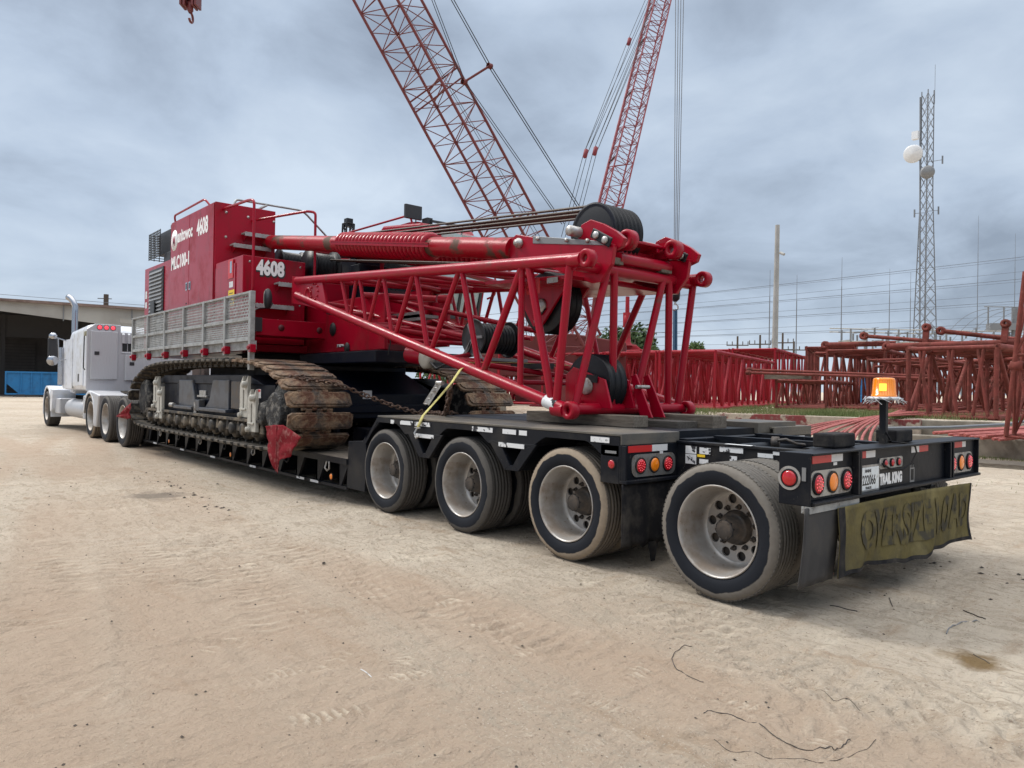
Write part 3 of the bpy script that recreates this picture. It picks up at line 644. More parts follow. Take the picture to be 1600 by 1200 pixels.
# --- rear deck over the bogie
DZ = 1.045
b = MB(); b.box(-4.34, -.83, 0, .70, DZ-.02, DZ); b.box(-4.34, -.83, YW-.70, YW, DZ-.02, DZ)
b.box(-1.42, -.86, 1.94, 2.62, .99, 1.09); b.box(-.83, -.815, .0, .70, DZ-.085, DZ); b.box(-.83, -.815, YW-.7, YW, DZ-.085, DZ)
obj('deck_plate', b, DIAM, TR, bevel=.004)
b = MB(); b.box(-4.3, -.90, .702, YW-.702, DZ-.14, DZ-.004); b.box(-4.3, -.90, .6, YW-.6, DZ-.5, DZ-.15)
obj('bogie_frame', b, BLACK, TR)
# arched side skirt: top strip with wheel arches cut from below
def skirt(y, sgn):
    b = MB(); pts = []
    top = lambda x: DZ-.022
    xs = np.linspace(-4.62, -.83, 96)
    v = []
    for x in xs:
        tz = DZ-.022
        if x < -4.34: tz = DZ-.022-(-4.34-x)*1.05
        bz = .875
        for wx in WX[1:]:
            dx = abs(x-wx)
            if dx < .55: bz = max(bz, min(.975, .42+math.sqrt(max(0, .60**2-dx*dx))))
        bz = min(bz, tz-.05); v += [(x, y, tz), (x, y, bz), (x, y+.03*sgn, tz), (x, y+.03*sgn, bz), (x, y+.5*sgn, bz+.02)]
    n = len(xs); f = []
    for i in range(n-1):
        p, q = 5*i, 5*(i+1); f += [(p, q, q+1, p+1), (p+1, q+1, q+3, p+3), (p+3, q+3, q+4, p+4)]
    f += [(0, 1, 3, 2), (5*(n-1), 5*(n-1)+2, 5*(n-1)+3, 5*(n-1)+1)]
    b.add(v, f); return b
for y, s in ((-.004, 1), (YW+.004, -1)): obj('side_skirt', skirt(y, s), BLACK, TR)
for wx in (-3.41, -2.06):
    for y, s in ((-.006, 1), (YW+.006, -1)):
        b = MB(); T = [V(wx-.32, y, .90), V(wx+.32, y, .90), V(wx+.09, y, .655), V(wx-.09, y, .655)]; t_ = V(0, .035*s, 0)
        I = [V(wx-.13, y, .85), V(wx+.13, y, .85), V(wx+.02, y, .70), V(wx-.02, y, .70)]
        for i in range(4): b.poly([T[i], T[(i+1) % 4], I[(i+1) % 4], I[i]], t_)
        b.poly([V(wx-.20, y+.035*s, .9), V(wx-.16, y+.035*s, .9), V(wx-.05, y+.035*s, .66), V(wx-.09, y+.035*s, .66)], (0, .6*s, 0))
        b.poly([V(wx+.20, y+.035*s, .9), V(wx+.16, y+.035*s, .9), V(wx+.05, y+.035*s, .66), V(wx+.09, y+.035*s, .66)], (0, .6*s, 0))
        obj('fender_bracket', b, BLACK, TR, bevel=.004)
    b = MB(); b.box(wx-.17, wx+.17, -.012, -.0075, .855, .893); obj('reflective_tape', b, STICK, TR)
for x0_, x1_ in ((-4.05, -3.98), (-3.86, -3.62), (-3.58, -3.30), (-2.62, -2.32), (-2.18, -2.0), (-1.96, -1.86), (-1.12, -.93)):
    b = MB(); b.box(x0_, x1_, -.010, -.0062, DZ-.075, DZ-.034); obj('worn_sticker', b, STICK, TR)
# front drop of the bogie down to the well
b = MB()
for y, s in ((-.002, 1), (YW+.002, -1)):
    b.poly([(-4.60, y, .80), (-4.66, y, .74), (-4.99, y, .72), (-5.02, y, .17), (-4.60, y, .17), (-4.56, y, .5)], (0, .04*s, 0))
b.box(-4.98, -4.62, .04, YW-.04, .18, .72)
b.poly([(-4.34, .0, 1.02), (-4.62, .0, .74), (-4.70, 0, .72), (-4.66, 0, .69), (-4.28, .0, .99)], (0, YW, 0))
obj('bogie_front_panel', b, BLACK, TR, bevel=.004)
# rear light box beside the third wheel
b = MB(); b.box(-1.02, -.835, -.004, .02, .67, DZ-.086); b.box(-.835, -.815, -.004, .70, .70, DZ-.086); b.box(-.835, -.76, -.004, .70, .675, .70)
b.box(-.815, -.77, -.004, .01, .70, DZ-.087); b.box(-.815, -.77, .69, .704, .70, DZ-.087)
obj('light_box', b, BLACK, TR, bevel=.004)
b = MB(); b.box(-.835, -.815, YW-.70, YW+.004, .70, DZ-.086)
obj('light_box', b, BLACK, TR, bevel=.004)
def lamp(parent, c, ax, r, m, dots=0, name='tail_light'):
    c, ax = V(*c), V(*ax).normalized()
    b = MB(); b.lathe(c, ax, [(r*1.0, -.004), (r*1.22, -.004), (r*1.22, .004), (r*1.05, .009), (r*1.0, .004)], 24); o = obj(name, b, RUBB, parent)
    b = MB(); b.lathe(c, ax, [(r*1.02, .0), (r*.98, .008), (r*.7, .013), (0, .016)], 24); obj('lens', b, m, o)
    if dots:
        b = MB(); a = ax.orthogonal().normalized(); e2 = ax.cross(a)
        for rr_, n_ in ((0, 1), (.36, 6), (.70, 11)):
            for i in range(n_):
                t_ = 6.283*i/n_; p = c+ax*.014+(a*math.cos(t_)+e2*math.sin(t_))*r*rr_; b.lathe(p-ax*.002*rr_, ax, [(r*.085, 0), (r*.05, .0025), (0, .003)], 6)
        obj('led', b, LEDC, o)
    return o
def panel(parent, x, y0, y1, z0, z1, r=.03):
    b = MB(); pts = []
    for cy, cz, a0 in ((y1-r, z1-r, 0), (y0+r, z1-r, 90), (y0+r, z0+r, 180), (y1-r, z0+r, 270)):
        for k in range(5): a = math.radians(a0+k*22.5); pts.append((x, cy+r*math.cos(a), cz+r*math.sin(a)))
    b.poly(pts, (.006, 0, 0)); return obj('light_panel', b, STEEL, parent)
PM = STEEL
for y0 in (.02, YW-.66):
    panel(TR, -.813, y0+.09, y0+.62, .715, .885, .06)
    for dy, m_, dt in ((.19, LEDR, 12), (.355, AMB, 0), (.52, LEDR, 12)): lamp(TR, (-.805, y0+dy, .80), (1, 0, 0), .052, m_, dt)
    b = MB(); b.box(-.814, -.810, y0+.05, y0+.33, .902, .952); obj('reflective_tape', b, REFR, TR)
    b = MB(); b.box(-.814, -.810, y0+.33, y0+.52, .902, .952); obj('reflective_tape', b, REFW, TR)
    b = MB(); b.box(-.808, -.8055, y0+.42, y0+.46, .88, .90); obj('worn_sticker', b, REFW, TR)
lamp(TR, (-.905, -.005, .815), (0, -1, 0), .032, LEDR, 0, 'marker_light')
b = MB(); b.box(-.97, -.86, -.009, -.0045, .895, .915); obj('worn_sticker', b, TRIM, TR)
# rubber flap behind the third wheel
def flap(y0, y1, x, z1, z0, m, amp=.012, nm='mud_flap', rag=0, bow=0):
    b = MB(); n, k = 22, 10; v = []
    for i in range(n+1):
        for j in range(k+1):
            y = y0+(y1-y0)*i/n; s = j/k; e = rag*(math.sin(i*1.3)+math.sin(i*2.9)*.6) if j == k else 0
            v.append((x+amp*s*math.sin(i*.9)+bow*s*s, y, z1+(z0-z1)*s+e))
    f = [(i*(k+1)+j, (i+1)*(k+1)+j, (i+1)*(k+1)+j+1, i*(k+1)+j+1) for i in range(n) for j in range(k)]
    b.add(v, f, True); o = obj(nm, b, m, TR, recalc=False); md = o.modifiers.new('solid', 'SOLIDIFY'); md.thickness = .008; return o
flap(-.01, .62, -.80, .672, .20, RUBB, .016, rag=.012)
b = MB(); b.poly([(-.80, .30, .21), (-.80, .42, .21), (-.80, .38, .06), (-.80, .34, .06)], (.008, 0, 0)); obj('mud_flap_strip', b, RUBB, TR)
flap(YW-.62, YW+.01, -.80, .672, .20, RUBB, .016)
# --- flip axle frame
RX0, RX1 = -.83, .56
b = MB()
for y in (.66, YW-.78):
    b.box(RX0, RX1, y, y+.10, .955, .975); b.box(RX0, RX1, y+.012, y+.03, .66, .955); b.box(RX0, RX1, y, y+.10, .64, .66)
b.box(RX0, RX0+.1, .70, YW-.70, .70, .99)
obj('frame_rail', b, BLACK, TR, bevel=.003)
b = MB(); b.tube((-.30, .76, .93), (-.30, YW-.78, .93), .05, n=14); b.tube((.22, .76, .945), (.22, YW-.78, .945), .045, n=14)
b.bar((-.75, 1.1, .99), (.5, 1.25, .99), .07, .03); b.bar((-.75, YW-1.1, .99), (.5, YW-1.25, .99), .07, .03); b.box(-.8, .5, 1.05, 1.85, .60, .70)
obj('cross_tube', b, BLACK, TR)
b = MB(); b.box(-.42, -.30, .1, .5, .93, .955)
for x0_, x1_, z0_, z1_, m_ in ((-.73, -.63, .88, .94, STICK), (-.73, -.63, .80, .875, STICK), (-.60, -.50, .885, .935, STICK), (-.62, -.55, .86, .88, YEL), (-.60, -.52, .81, .845, STICK), (-.42, -.22, .915, .957, STICK), (-.37, -.14, .955, .975, STICK), (-.10, .02, .90, .93, STICK), (.02, .26, .925, .95, STICK), (-.33, -.27, .84, .89, STICK)):
    b = MB(); b.box(x0_, x1_, .652, .656, z0_, z1_)
    if z1_ > .96: b = MB(); b.box(x0_, x1_, .655, .70, .976, .979)
    else: b = MB(); b.box(x0_, x1_, .666, .6705, z0_, z1_)
    obj('worn_sticker', b, m_, TR)
b = MB(); b.lathe((-.18, 1.0, .99), (1, .3, 0), [(0, 0), (.045, 0), (.045, .05), (0, .05)], 16); b.path([(-.18, 1.0, 1.0), (-.05, .98, 1.02), (.02, 1.0, .99), (.03, 1.1, .98)], .012, 6); obj('air_fitting', b, HUBM, TR)
# --- rear bumper beam
BX = .62; BT, BB = 1.014, .705
b = MB(); b.box(BX-.035, BX, 0, YW, BB+.02, BT-.012); b.box(BX-.16, BX+.04, 0, YW, BT-.012, BT); b.box(BX-.10, BX+.05, 0, YW, BB, BB+.02)
b.box(BX-.17, BX+.03, -.014, 0, BB-.005, BT+.002); b.box(BX-.17, BX+.03, YW, YW+.014, BB-.005, BT+.002)
for y in (.595, YW-.66, .625, YW-.60): b.box(BX, BX+.045, y-.012, y+.012, BB+.02, BT-.012)
obj('bumper_beam', b, BLACK, TR, bevel=.004)
for y0 in (.05, YW-.60):
    panel(TR, BX+.001, y0-.02, y0+.53, .745, .905, .06)
    for dy, m_, dt in ((.07, LEDR, 12), (.255, AMB, 0), (.44, LEDR, 12)): lamp(TR, (BX+.012, y0+dy, .825), (1, 0, 0), .056, m_, dt)
panel(TR, BX+.001, .98, 1.36, .86, .935, .02)
for y in (1.06, 1.17, 1.28): lamp(TR, (BX+.010, y, .898), (1, 0, 0), .024, LEDR, 0, 'marker_light')
lamp(TR, (BX-.10, -.016, .86), (0, -1, 0), .046, LEDR, 0, 'marker_light')
b = MB(); b.ring((BX-.10, -.0145, .86), (0, -1, 0), .05, .072, .004, 28); obj('lamp_ring', b, STEEL, TR)
b = MB(); b.box(BX-.02, BX+.005, -.019, -.0155, .85, .93); obj('worn_sticker', b, TRIM, TR)
for y0, y1, m_ in ((.06, .30, REFR), (.30, .45, REFW), (.71, .78, REFR), (.78, .92, REFW), (1.52, 1.66, REFW), (1.66, 1.83, REFR), (YW-.55, YW-.47, REFW), (YW-.47, YW-.30, REFR), (YW-.30, YW-.22, REFW)):
    b = MB(); b.box(BX+.0005, BX+.004, y0, y1, .948, .993); obj('reflective_tape', b, m_, TR)
b = MB(); b.box(BX+.0005, BX+.003, .33, .375, .925, .943); obj('worn_sticker', b, REFW, TR)
# licence plate
b = MB(); b.box(BX+.006, BX+.010, .66, .965, .735, .885); lp = obj('license_plate', b, PLATE, TR, bevel=.002)
b = MB(); b.box(BX+.001, BX+.006, .645, .98, .72, .90); obj('plate_bracket', b, STEEL, lp)
text('plate_number', '222066', .092, TEXTK, lp, (BX+.0105, .715, .770), (0,1,0), (0,0,1), .001, .001, .72)
text('plate_state', 'MAINE', .030, TEXTK, lp, (BX+.0105, .755, .852), (0,1,0), (0,0,1), .0005, .001)
text('plate_word', 'TRAILER', .024, TEXTK, lp, (BX+.0105, .76, .742), (0,1,0), (0,0,1), .0005, .001)
text('plate_letter', 'C', .04, TEXTK, lp, (BX+.0105, .685, .79), (0,1,0), (0,0,1), .0005, .001)
# maker's lettering
text('lettering', 'TRAIL KING', .098, TEXTW, TR, (BX+.001, 1.00, .755), (0,1,0), (0,0,1), .0060, .001, .70)
b = MB(); b.box(BX+.0005, BX+.003, 1.50, 1.58, .735, .86); obj('worn_sticker', b, TRIM, TR)
b = MB()
for k in range(3): b.box(BX+.0032, BX+.0045, 1.51+k*.026, 1.525+k*.026, .84, .87)
b.box(BX+.0032, BX+.0045, 1.515, 1.565, .75, .83); obj('small_emblem', b, BLACK, TR)
# stop blocks, beacon post and beacon
for y in (.49, 1.44):
    b = MB(); b.box(.40, .55, y, y+.30, BT+.002, BT+.095); obj('rubber_stop_block', b, RUBB, TR, bevel=.012)
b = MB(); b.box(.477, .523, 1.318, 1.362, BT, 1.33); bp_ = obj('beacon_light', b, BLACK, TR, bevel=.003)
b = MB(); b.lathe((.50, 1.34, 1.335), (0,0,1), [(0, -.005), (.115, -.005), (.12, .006), (.10, .018), (0, .018)], 24); obj('base', b, ALU, bp_)
b = MB(); R_ = random.Random(2)
for k in range(34):
    a = R_.random()*6.28; r0 = .10+.04*R_.random(); p = V(.5+r0*math.cos(a), 1.34+r0*math.sin(a), 1.325+.03*R_.random()); a2 = a+.5*R_.random()+.2; q = V(.5+(r0+.03*R_.random())*math.cos(a2), 1.34+(r0+.03*R_.random())*math.sin(a2), 1.315+.035*R_.random()-.02)
    b.tube(p, q, .004, .002, 4)
obj('torn_tape', b, ALU, bp_)
b = MB(); b.lathe((.50, 1.34, 1.352), (0,0,1), [(.086, 0), (.086, .012), (.080, .016), (.072, .124), (.068, .134), (.05, .138), (0, .139)], 28); obj('lens', b, BEAC, bp_)
b = MB()
for k in range(28):
    a = 6.283*k/28; b.tube((.5+.080*math.cos(a), 1.34+.080*math.sin(a), 1.368), (.5+.072*math.cos(a), 1.34+.072*math.sin(a), 1.474), .0012, n=4)
obj('lens_rib', b, BEAC, bp_)
b = MB(); b.obox((.520, 1.272, 1.420), (.020, .010, 0), (.004, -.008, 0), (0, 0, .026)); b2_ = obj('reflector', b, BEACC, bp_)
b = MB(); b.path([(.53, 1.30, 1.10), (.56, 1.33, 1.03), (.60, 1.45, 1.02), (.655, 1.50, 1.00), (.66, 1.52, .95), (.655, 1.44, .88), (.65, 1.30, .845), (.645, 1.10, .86), (.645, .98, .90)], .007, 6); obj('light_cable', b, RUBB, TR)
GREYR = mat('grey_worn_rubber', (.028, .028, .03), .7, noise=(5, 6, .45, .7, (.06, .055, .05)))
# flaps behind the last wheel and the banner
flap(-.06, .36, BX+.02, BB-.01, .215, GREYR, .004, bow=-.04)
b = MB(); b.box(BX-.02, BX+.035, -.02, .62, BB-.045, BB-.005); obj('flap_rail', b, GALV, TR)
bn = thing('banner', (BX+.05, 1.45, .45), 'wrinkled olive cloth banner with faded block letters hanging under the rear bumper', 'banner')
def bsurf(u, v_):  # u 0..1 along y, v 0..1 downwards
    y = .30+2.31*u; zt = .668+.012*math.sin(u*3.14)-.012*u; zb = .235-.055*u+.02*math.sin(u*9)
    x = BX+.045+.020*math.sin(u*11+v_*2)*v_+.011*math.sin(u*27+v_*5)*(.25+v_)+.006*math.sin(u*61)*v_*(1-u*.4)
    return V(x, y, zt+(zb-zt)*v_+.006*math.sin(u*40)*v_)
b = MB(); n, k = 110, 16; v = [bsurf(i/n, j/k) for i in range(n+1) for j in range(k+1)]
b.add(v, [(i*(k+1)+j, (i+1)*(k+1)+j, (i+1)*(k+1)+j+1, i*(k+1)+j+1) for i in range(n) for j in range(k)], True)
o = obj('cloth', b, OLIVE, bn, recalc=False); md = o.modifiers.new('s', 'SOLIDIFY'); md.thickness = .004
b = MB()
def strip(fn, n, off=.006):
    vs = []
    for i in range(n+1):
        p, q = fn(i/n); vs += [p+V(off, 0, 0), q+V(off, 0, 0)]
    b.add(vs, [(2*i, 2*i+2, 2*i+3, 2*i+1) for i in range(n)], True)
strip(lambda s: (bsurf(s, .94), bsurf(s, 1.0)), 110, .007); strip(lambda s: (bsurf(.0, s), bsurf(.035, s)), 16, .007); strip(lambda s: (bsurf(.985, s), bsurf(1, s)), 16, .007)
obj('hem', b, RUBB, bn, recalc=False)
tt = text('banner_lettering', 'OVERSIZE LOAD', 1, BANL, bn, (0, 0, 0), (1,0,0), (0,1,0), .045, 0, 1)
me = tt.data; tt.parent = bn
import bmesh
bm = bmesh.new(); bm.from_mesh(me); bmesh.ops.remove_doubles(bm, verts=bm.verts[:], dist=1e-5)
bmesh.ops.triangulate(bm, faces=bm.faces[:]); bmesh.ops.subdivide_edges(bm, edges=[e_ for e_ in bm.edges if e_.calc_length() > .1], cuts=4); bmesh.ops.triangulate(bm, faces=bm.faces[:])
O_ = wo(bn); xs_ = [v_.co.x+O_.x for v_ in bm.verts]; ys_ = [v_.co.y+O_.y for v_ in bm.verts]; x0_, x1_ = min(xs_), max(xs_); y0_, y1_ = min(ys_), max(ys_)
for v_ in bm.verts:
    u_2 = .13+.84*((v_.co.x+O_.x-x0_)/(x1_-x0_)); w_2 = .74-.60*((v_.co.y+O_.y-y0_)/(y1_-y0_)); v_.co = bsurf(u_2, w_2)+V(.010, 0, 0)-O_
bm.to_mesh(me); bm.free()
# --- well deck under the crane
b = MB()
for i in range(9):
    y = .02+i*.315
    b.box(-13.6, -4.99, y, y+.30, .46, .505)
obj('deck_board', b, WOODG, TR, bevel=.006)
b = MB()
for y, s in ((0, 1), (YW, -1)):
    b.bar((-13.75, y-.01*s, .475), (-5.0, y-.01*s, .475), .02, .07); b.bar((-13.75, y+.01*s, .165), (-5.0, y+.01*s, .165), .05, .035)
b.box(-13.7, -5.0, .3, .42, .17, .46); b.box(-13.7, -5.0, YW-.42, YW-.3, .17, .46); b.box(-13.7, -5.0, 1.2, 1.6, .17, .46)
obj('side_rail', b, BLACK, TR)
for i in range(15):
    x = -13.4+i*.585
    for y, s in ((YW, -1), (.0, 1)):
        b = MB(); b.poly([(x-.02, y, .44), (x+.22, y, .44), (x+.05, y, .18), (x-.02, y, .18)], (0, .03*s, 0)); b.box(x-.02, x+.01, min(y, y+.3*s), max(y, y+.3*s), .18, .44)
        obj('outrigger_bracket', b, BLACK, TR)
    if i % 2: b = MB(); b.path([(x+.3, -.02, .44), (x+.27, -.03, .36), (x+.33, -.03, .33), (x+.39, -.03, .36), (x+.36, -.02, .44)], .012, 6); obj('tie_ring', b, STEEL if i % 4 == 1 else BLACK, TR)
for x in (-5.35, -8.7, -11.9): lamp(TR, (x, -.03, .27), (0, -1, 0), .035, AMB, 0, 'marker_light')
for x in (-12.9, -11.2, -9.6, -7.9, -6.3, -5.9):
    b = MB(); b.box(x, x+.22, -.042, -.037, .155, .185); obj('reflective_tape', b, STICK, TR)
b = MB(); b.poly([(-13.6, .5, .5), (-13.6, .5, .2), (-14.1, .5, .25), (-14.2, .5, 1.15), (-17.0, .5, 1.2), (-17.0, .5, 1.38), (-14.0, .5, 1.42), (-13.8, .5, .9)], (0, YW-1.0, 0)); obj('gooseneck', b, BLACK, TR, bevel=.01)
# timbers lying on the rear deck
TG2 = 'timbers under the crane boom'
b = MB(); b.box(-2.75, -1.36, .78, .98, DZ-.002, 1.145)
tag(obj('timber', b, WOODG, origin=(-2.2, .88, 1.05), bevel=.006), 'short weathered grey timber under the near foot of the red boom', 'timber', TG2)
b = MB(); b.box(-2.7, -1.02, 1.46, 1.68, .99, 1.150)
tag(obj('timber', b, WOODG, origin=(-1.9, 1.57, 1.05), bevel=.006), 'long timber whose pale sawn end sticks out just left of the black tread-plate box', 'timber', TG2)
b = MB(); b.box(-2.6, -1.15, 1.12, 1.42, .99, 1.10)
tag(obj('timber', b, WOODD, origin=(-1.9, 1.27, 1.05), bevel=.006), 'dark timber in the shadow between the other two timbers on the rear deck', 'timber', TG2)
# ================================================================ loaded crawler crane
CR = thing('crawler_crane', (-9.5, 1.42, .5), 'big bright red crawler crane numbered 4608 riding on the black trailer', 'crane')
# --- crawler tracks
TRP = [(-5.82, .86), (-5.80, 1.10), (-6.02, 1.36), (-6.55, 1.55), (-7.10, 1.655), (-8.4, 1.70), (-10.2, 1.70), (-11.9, 1.68), (-12.8, 1.49), (-13.35, 1.18), (-13.42, .92), (-13.15, .66), (-12.7, .56), (-11, .545), (-8, .545), (-6.4, .55), (-6.0, .62)]
def chaikin(p, k=2):
    for _ in range(k):
        p = [q for i in range(len(p)) for q in ((.75*p[i][0]+.25*p[(i+1) % len(p)][0], .75*p[i][1]+.25*p[(i+1) % len(p)][1]), (.25*p[i][0]+.75*p[(i+1) % len(p)][0], .25*p[i][1]+.75*p[(i+1) % len(p)][1]))]
    return p
loop_ = chaikin(TRP, 1)
def resample(p, n):
    P = np.array(p+[p[0]]); d = np.r_[0, np.cumsum(np.hypot(*np.diff(P, axis=0).T))]; s = np.linspace(0, d[-1], n, endpoint=False)
    return np.stack([np.interp(s, d, P[:, 0]), np.interp(s, d, P[:, 1])], -1), d[-1]
NS = 60; pts_, Lt = resample(loop_, NS)
def shoe_mesh(seed=0):
    b = MB(); pw = Lt/NS*.80; w = .88; r = random.Random(seed)
    # in shoe space: x along the track, y across, z outward; chamfered ends, raised lugs
    h = pw/2; c = .05
    b.poly([(-h, -w/2+c, 0), (-h, w/2-c, 0), (-h+.03, w/2, 0), (h-.03, w/2, 0), (h, w/2-c, 0), (h, -w/2+c, 0), (h-.03, -w/2, 0), (-h+.03, -w/2, 0)], (0, 0, .040))
    b.poly([(-h*.75, -w/2+.08, .04), (-h*.75, w/2-.08, .04), (-h*.2, w/2-.04, .04), (h*.4, w/2-.04, .04), (h*.82, w/2-.1, .04), (h*.82, -w/2+.1, .04), (h*.4, -w/2+.04, .04), (-h*.2, -w/2+.04, .04)], (0, 0, .018))
    for y in (-.16, -.02, .12): b.box(h-.02, h+.045, y, y+.075, -.035, .012)
    for y in (-.09, .05, .19): b.box(-h-.03, -h+.02, y, y+.06, -.03, .015)
    b.box(-h*.8, h*.8, -.12, .14, -.075, 0)
    return b
SHM = [shoe_mesh(k).mesh('track_shoe') for k in range(1)][0]; SHM.materials.append(TRK)
bmm = bmesh.new(); bmm.from_mesh(SHM); bmesh.ops.recalc_face_normals(bmm, faces=bmm.faces[:]); bmesh.ops.bevel(bmm, geom=[e_ for e_ in bmm.edges if e_.calc_length() > .05], offset=.006, segments=1, affect='EDGES'); bmm.to_mesh(SHM); bmm.free()
SHD = SHM.copy(); SHD.materials.clear(); SHD.materials.append(TRKD)
def track(yc, near):
    s_ = -1 if near else 1            # side that faces away from the crane
    T = bpy.data.objects.new('crawler_track', None); COL.objects.link(T); T.parent = CR; T['label'] = 'muddy near crawler track' if near else 'far crawler track seen beyond the boom'
    ORG[T.name] = V(-9.6, yc, .5); T.location = ORG[T.name]-wo(CR); T.empty_display_size = .1
    cen = pts_.mean(0)
    for i in range(NS):
        p, a, c = pts_[i], pts_[i-1], pts_[(i+1) % NS]; tx = V(c[0]-a[0], 0, c[1]-a[1]).normalized(); nz = V(-tx.z, 0, tx.x)
        if nz.dot(V(p[0]-cen[0], 0, p[1]-cen[1])) < 0: nz = -nz; 
        yy = nz.cross(tx); m = Matrix((tx, yy, nz)).transposed().to_4x4()
        muddy = p[0] > -8.6 or False
        o = bpy.data.objects.new('track_shoe', SHM if (p[0] > -7.7 and p[1] > .6) else SHD); COL.objects.link(o); o.parent = T
        wob = random.uniform(-.006, .006)
        o.matrix_local = Matrix.Translation(V(p[0], yc+wob, p[1])-wo(T)) @ m
    # frame, idlers, rollers
    yo = yc+s_*.34
    b = MB(); b.box(-12.3, -6.7, yc-.22, yc+.22, .86, 1.36); b.poly([(-12.2, yc-.25, 1.36), (-7.0, yc-.25, 1.36), (-7.6, yc-.25, 1.5), (-11.6, yc-.25, 1.5)], (0, .5, 0))
    obj('track_frame', b, NAVY, T, bevel=.01)
    for x in (-6.32, -12.85):
        b = MB(); b.lathe((x, yc-.30, 1.06), (0, 1, 0), [(0, 0), (.30, 0), (.36, .04), (.36, .12), (.28, .16), (.28, .44), (.36, .48), (.36, .56), (.30, .60), (0, .60)], 26)
        obj('idler_wheel', b, MUDG, T)
    for k in range(13):
        x = -7.05-k*.425; b = MB()
        b.lathe((x, yc-.34, .715), (0, 1, 0), [(0, 0), (.06, 0), (.07, .02), (.125, .03), (.125, .12), (.10, .15), (.10, .53), (.125, .56), (.125, .65), (.07, .66), (0, .68)], 20)
        b.lathe((x, yo, .73), (0, s_, 0), [(.09, -.04), (.085, .03), (.05, .04), (0, .04)], 14)
        obj('track_roller', b, TRKD, T)
    b = MB()
    b.box(-12.3, -6.75, yo-.04, yo+.02, .845, .885); b.box(-12.3, -6.75, yc-.3, yc+.3, .80, .86)
    for k in range(14): x = -6.84-k*.425; b.poly([(x-.03, yo, .85), (x+.03, yo, .85), (x+.07, yo, .70), (x-.07, yo, .70)], (0, .02, 0))
    obj('roller_guard', b, TRKD, T, bevel=.004)
    # steel housings, pads and brackets on the outer face
    b = MB()
    b.poly([(-10.65, yo+.06, 1.42), (-9.95, yo+.06, 1.42), (-9.75, yo+.06, 1.0), (-9.9, yo+.06, .98), (-10.65, yo+.06, .98)], (0, .2, 0))
    b.poly([(-8.95, yo+.06, 1.42), (-8.25, yo+.06, 1.42), (-8.25, yo+.06, .98), (-9.3, yo+.06, .98), (-9.1, yo+.06, 1.1)], (0, .2, 0))
    b.box(-10.7, -9.72, yo-.02, yo+.2, .93, .985); b.box(-9.35, -8.15, yo-.02, yo+.2, .93, .985); b.box(-9.6, -9.4, yo, yo+.1, .92, 1.1)
    obj('frame_housing', b, mat('satin_navy_steel', (.03, .036, .05), .35, noise=(4, 6, .45, .7, (.08, .07, .06))), T, bevel=.012)
    b = MB(); b.box(-8.1, -7.75, yo+.04, yo+.2, 1.0, 1.40); obj('side_plate', b, HUBM, T, bevel=.01)
    b = MB(); b.box(-9.75, -9.3, yo+.08, yo+.2, 1.14, 1.17); b.box(-9.7, -9.4, yo+.1, yo+.14, 1.17, 1.25); b.tube((-9.6, yo+.02, .86), (-9.6, yo+.02, 1.06), .035, n=8); obj('hydraulic_fitting', b, STEEL, T, bevel=.004); b = MB(); b.tube((-10.7, yo, .98), (-10.9, yo, .98), .04, n=8)
    obj('hydraulic_fitting', b, STEEL, T, bevel=.004)
    if near:
        for x in (-7.62, -11.95):
            for dx, y0, z0 in ((.0, yo-.01, .90), (.40, yo-.05, .72)):
                b = MB(); X = x+dx; zt = z0+.58; P = []
                for a_, c_ in ((0, .12), (.17, .29)):
                    b.poly([(X+a_, y0, z0), (X+c_, y0, z0), (X+c_, y0, zt), (X+a_+.02, y0, zt-.10), (X+a_, y0, zt-.14)], (0, .05, 0))
                b.box(X+.12, X+.17, y0+.005, y0+.05, z0, z0+.1); b.box(X+.12, X+.17, y0+.005, y0+.05, zt-.2, zt-.12); b.box(X+.04, X+.25, y0-.02, y0, z0+.1, z0+.13)
                b.lathe((X+.24, y0-.005, zt-.12), (0, -1, 0), [(.05, 0), (.045, .05), (.03, .06), (0, .06)], 12); b.lathe((X+.07, y0-.005, z0+.03), (0, -1, 0), [(.04, 0), (.035, .04), (0, .05)], 12)
                obj('folding_step', b, LGREY, T, bevel=.006)
        b = MB(); b.lathe((-6.30, yo-.05, 1.02), (0, -1, 0), [(.25, -.25), (.25, .0), (.23, .02), (.20, .015), (.10, .02), (0, .025)], 28); b.lathe((-6.85, yo+.02, .97), (0, -1, 0), [(.2, -.1), (.15, .03), (.1, .04), (0, .05)], 18)
        obj('final_drive', b, MUDG, T)
        b = MB(); b.box(-6.98, -6.86, yo-.012, yo-.006, 1.18, 1.30); obj('warning_label', b, REFW, T)
        b = MB(); b.box(-6.97, -6.87, yo-.016, yo-.0125, 1.265, 1.295); obj('warning_label', b, REFR, T)
    return T
track(.04, True); track(2.80, False)
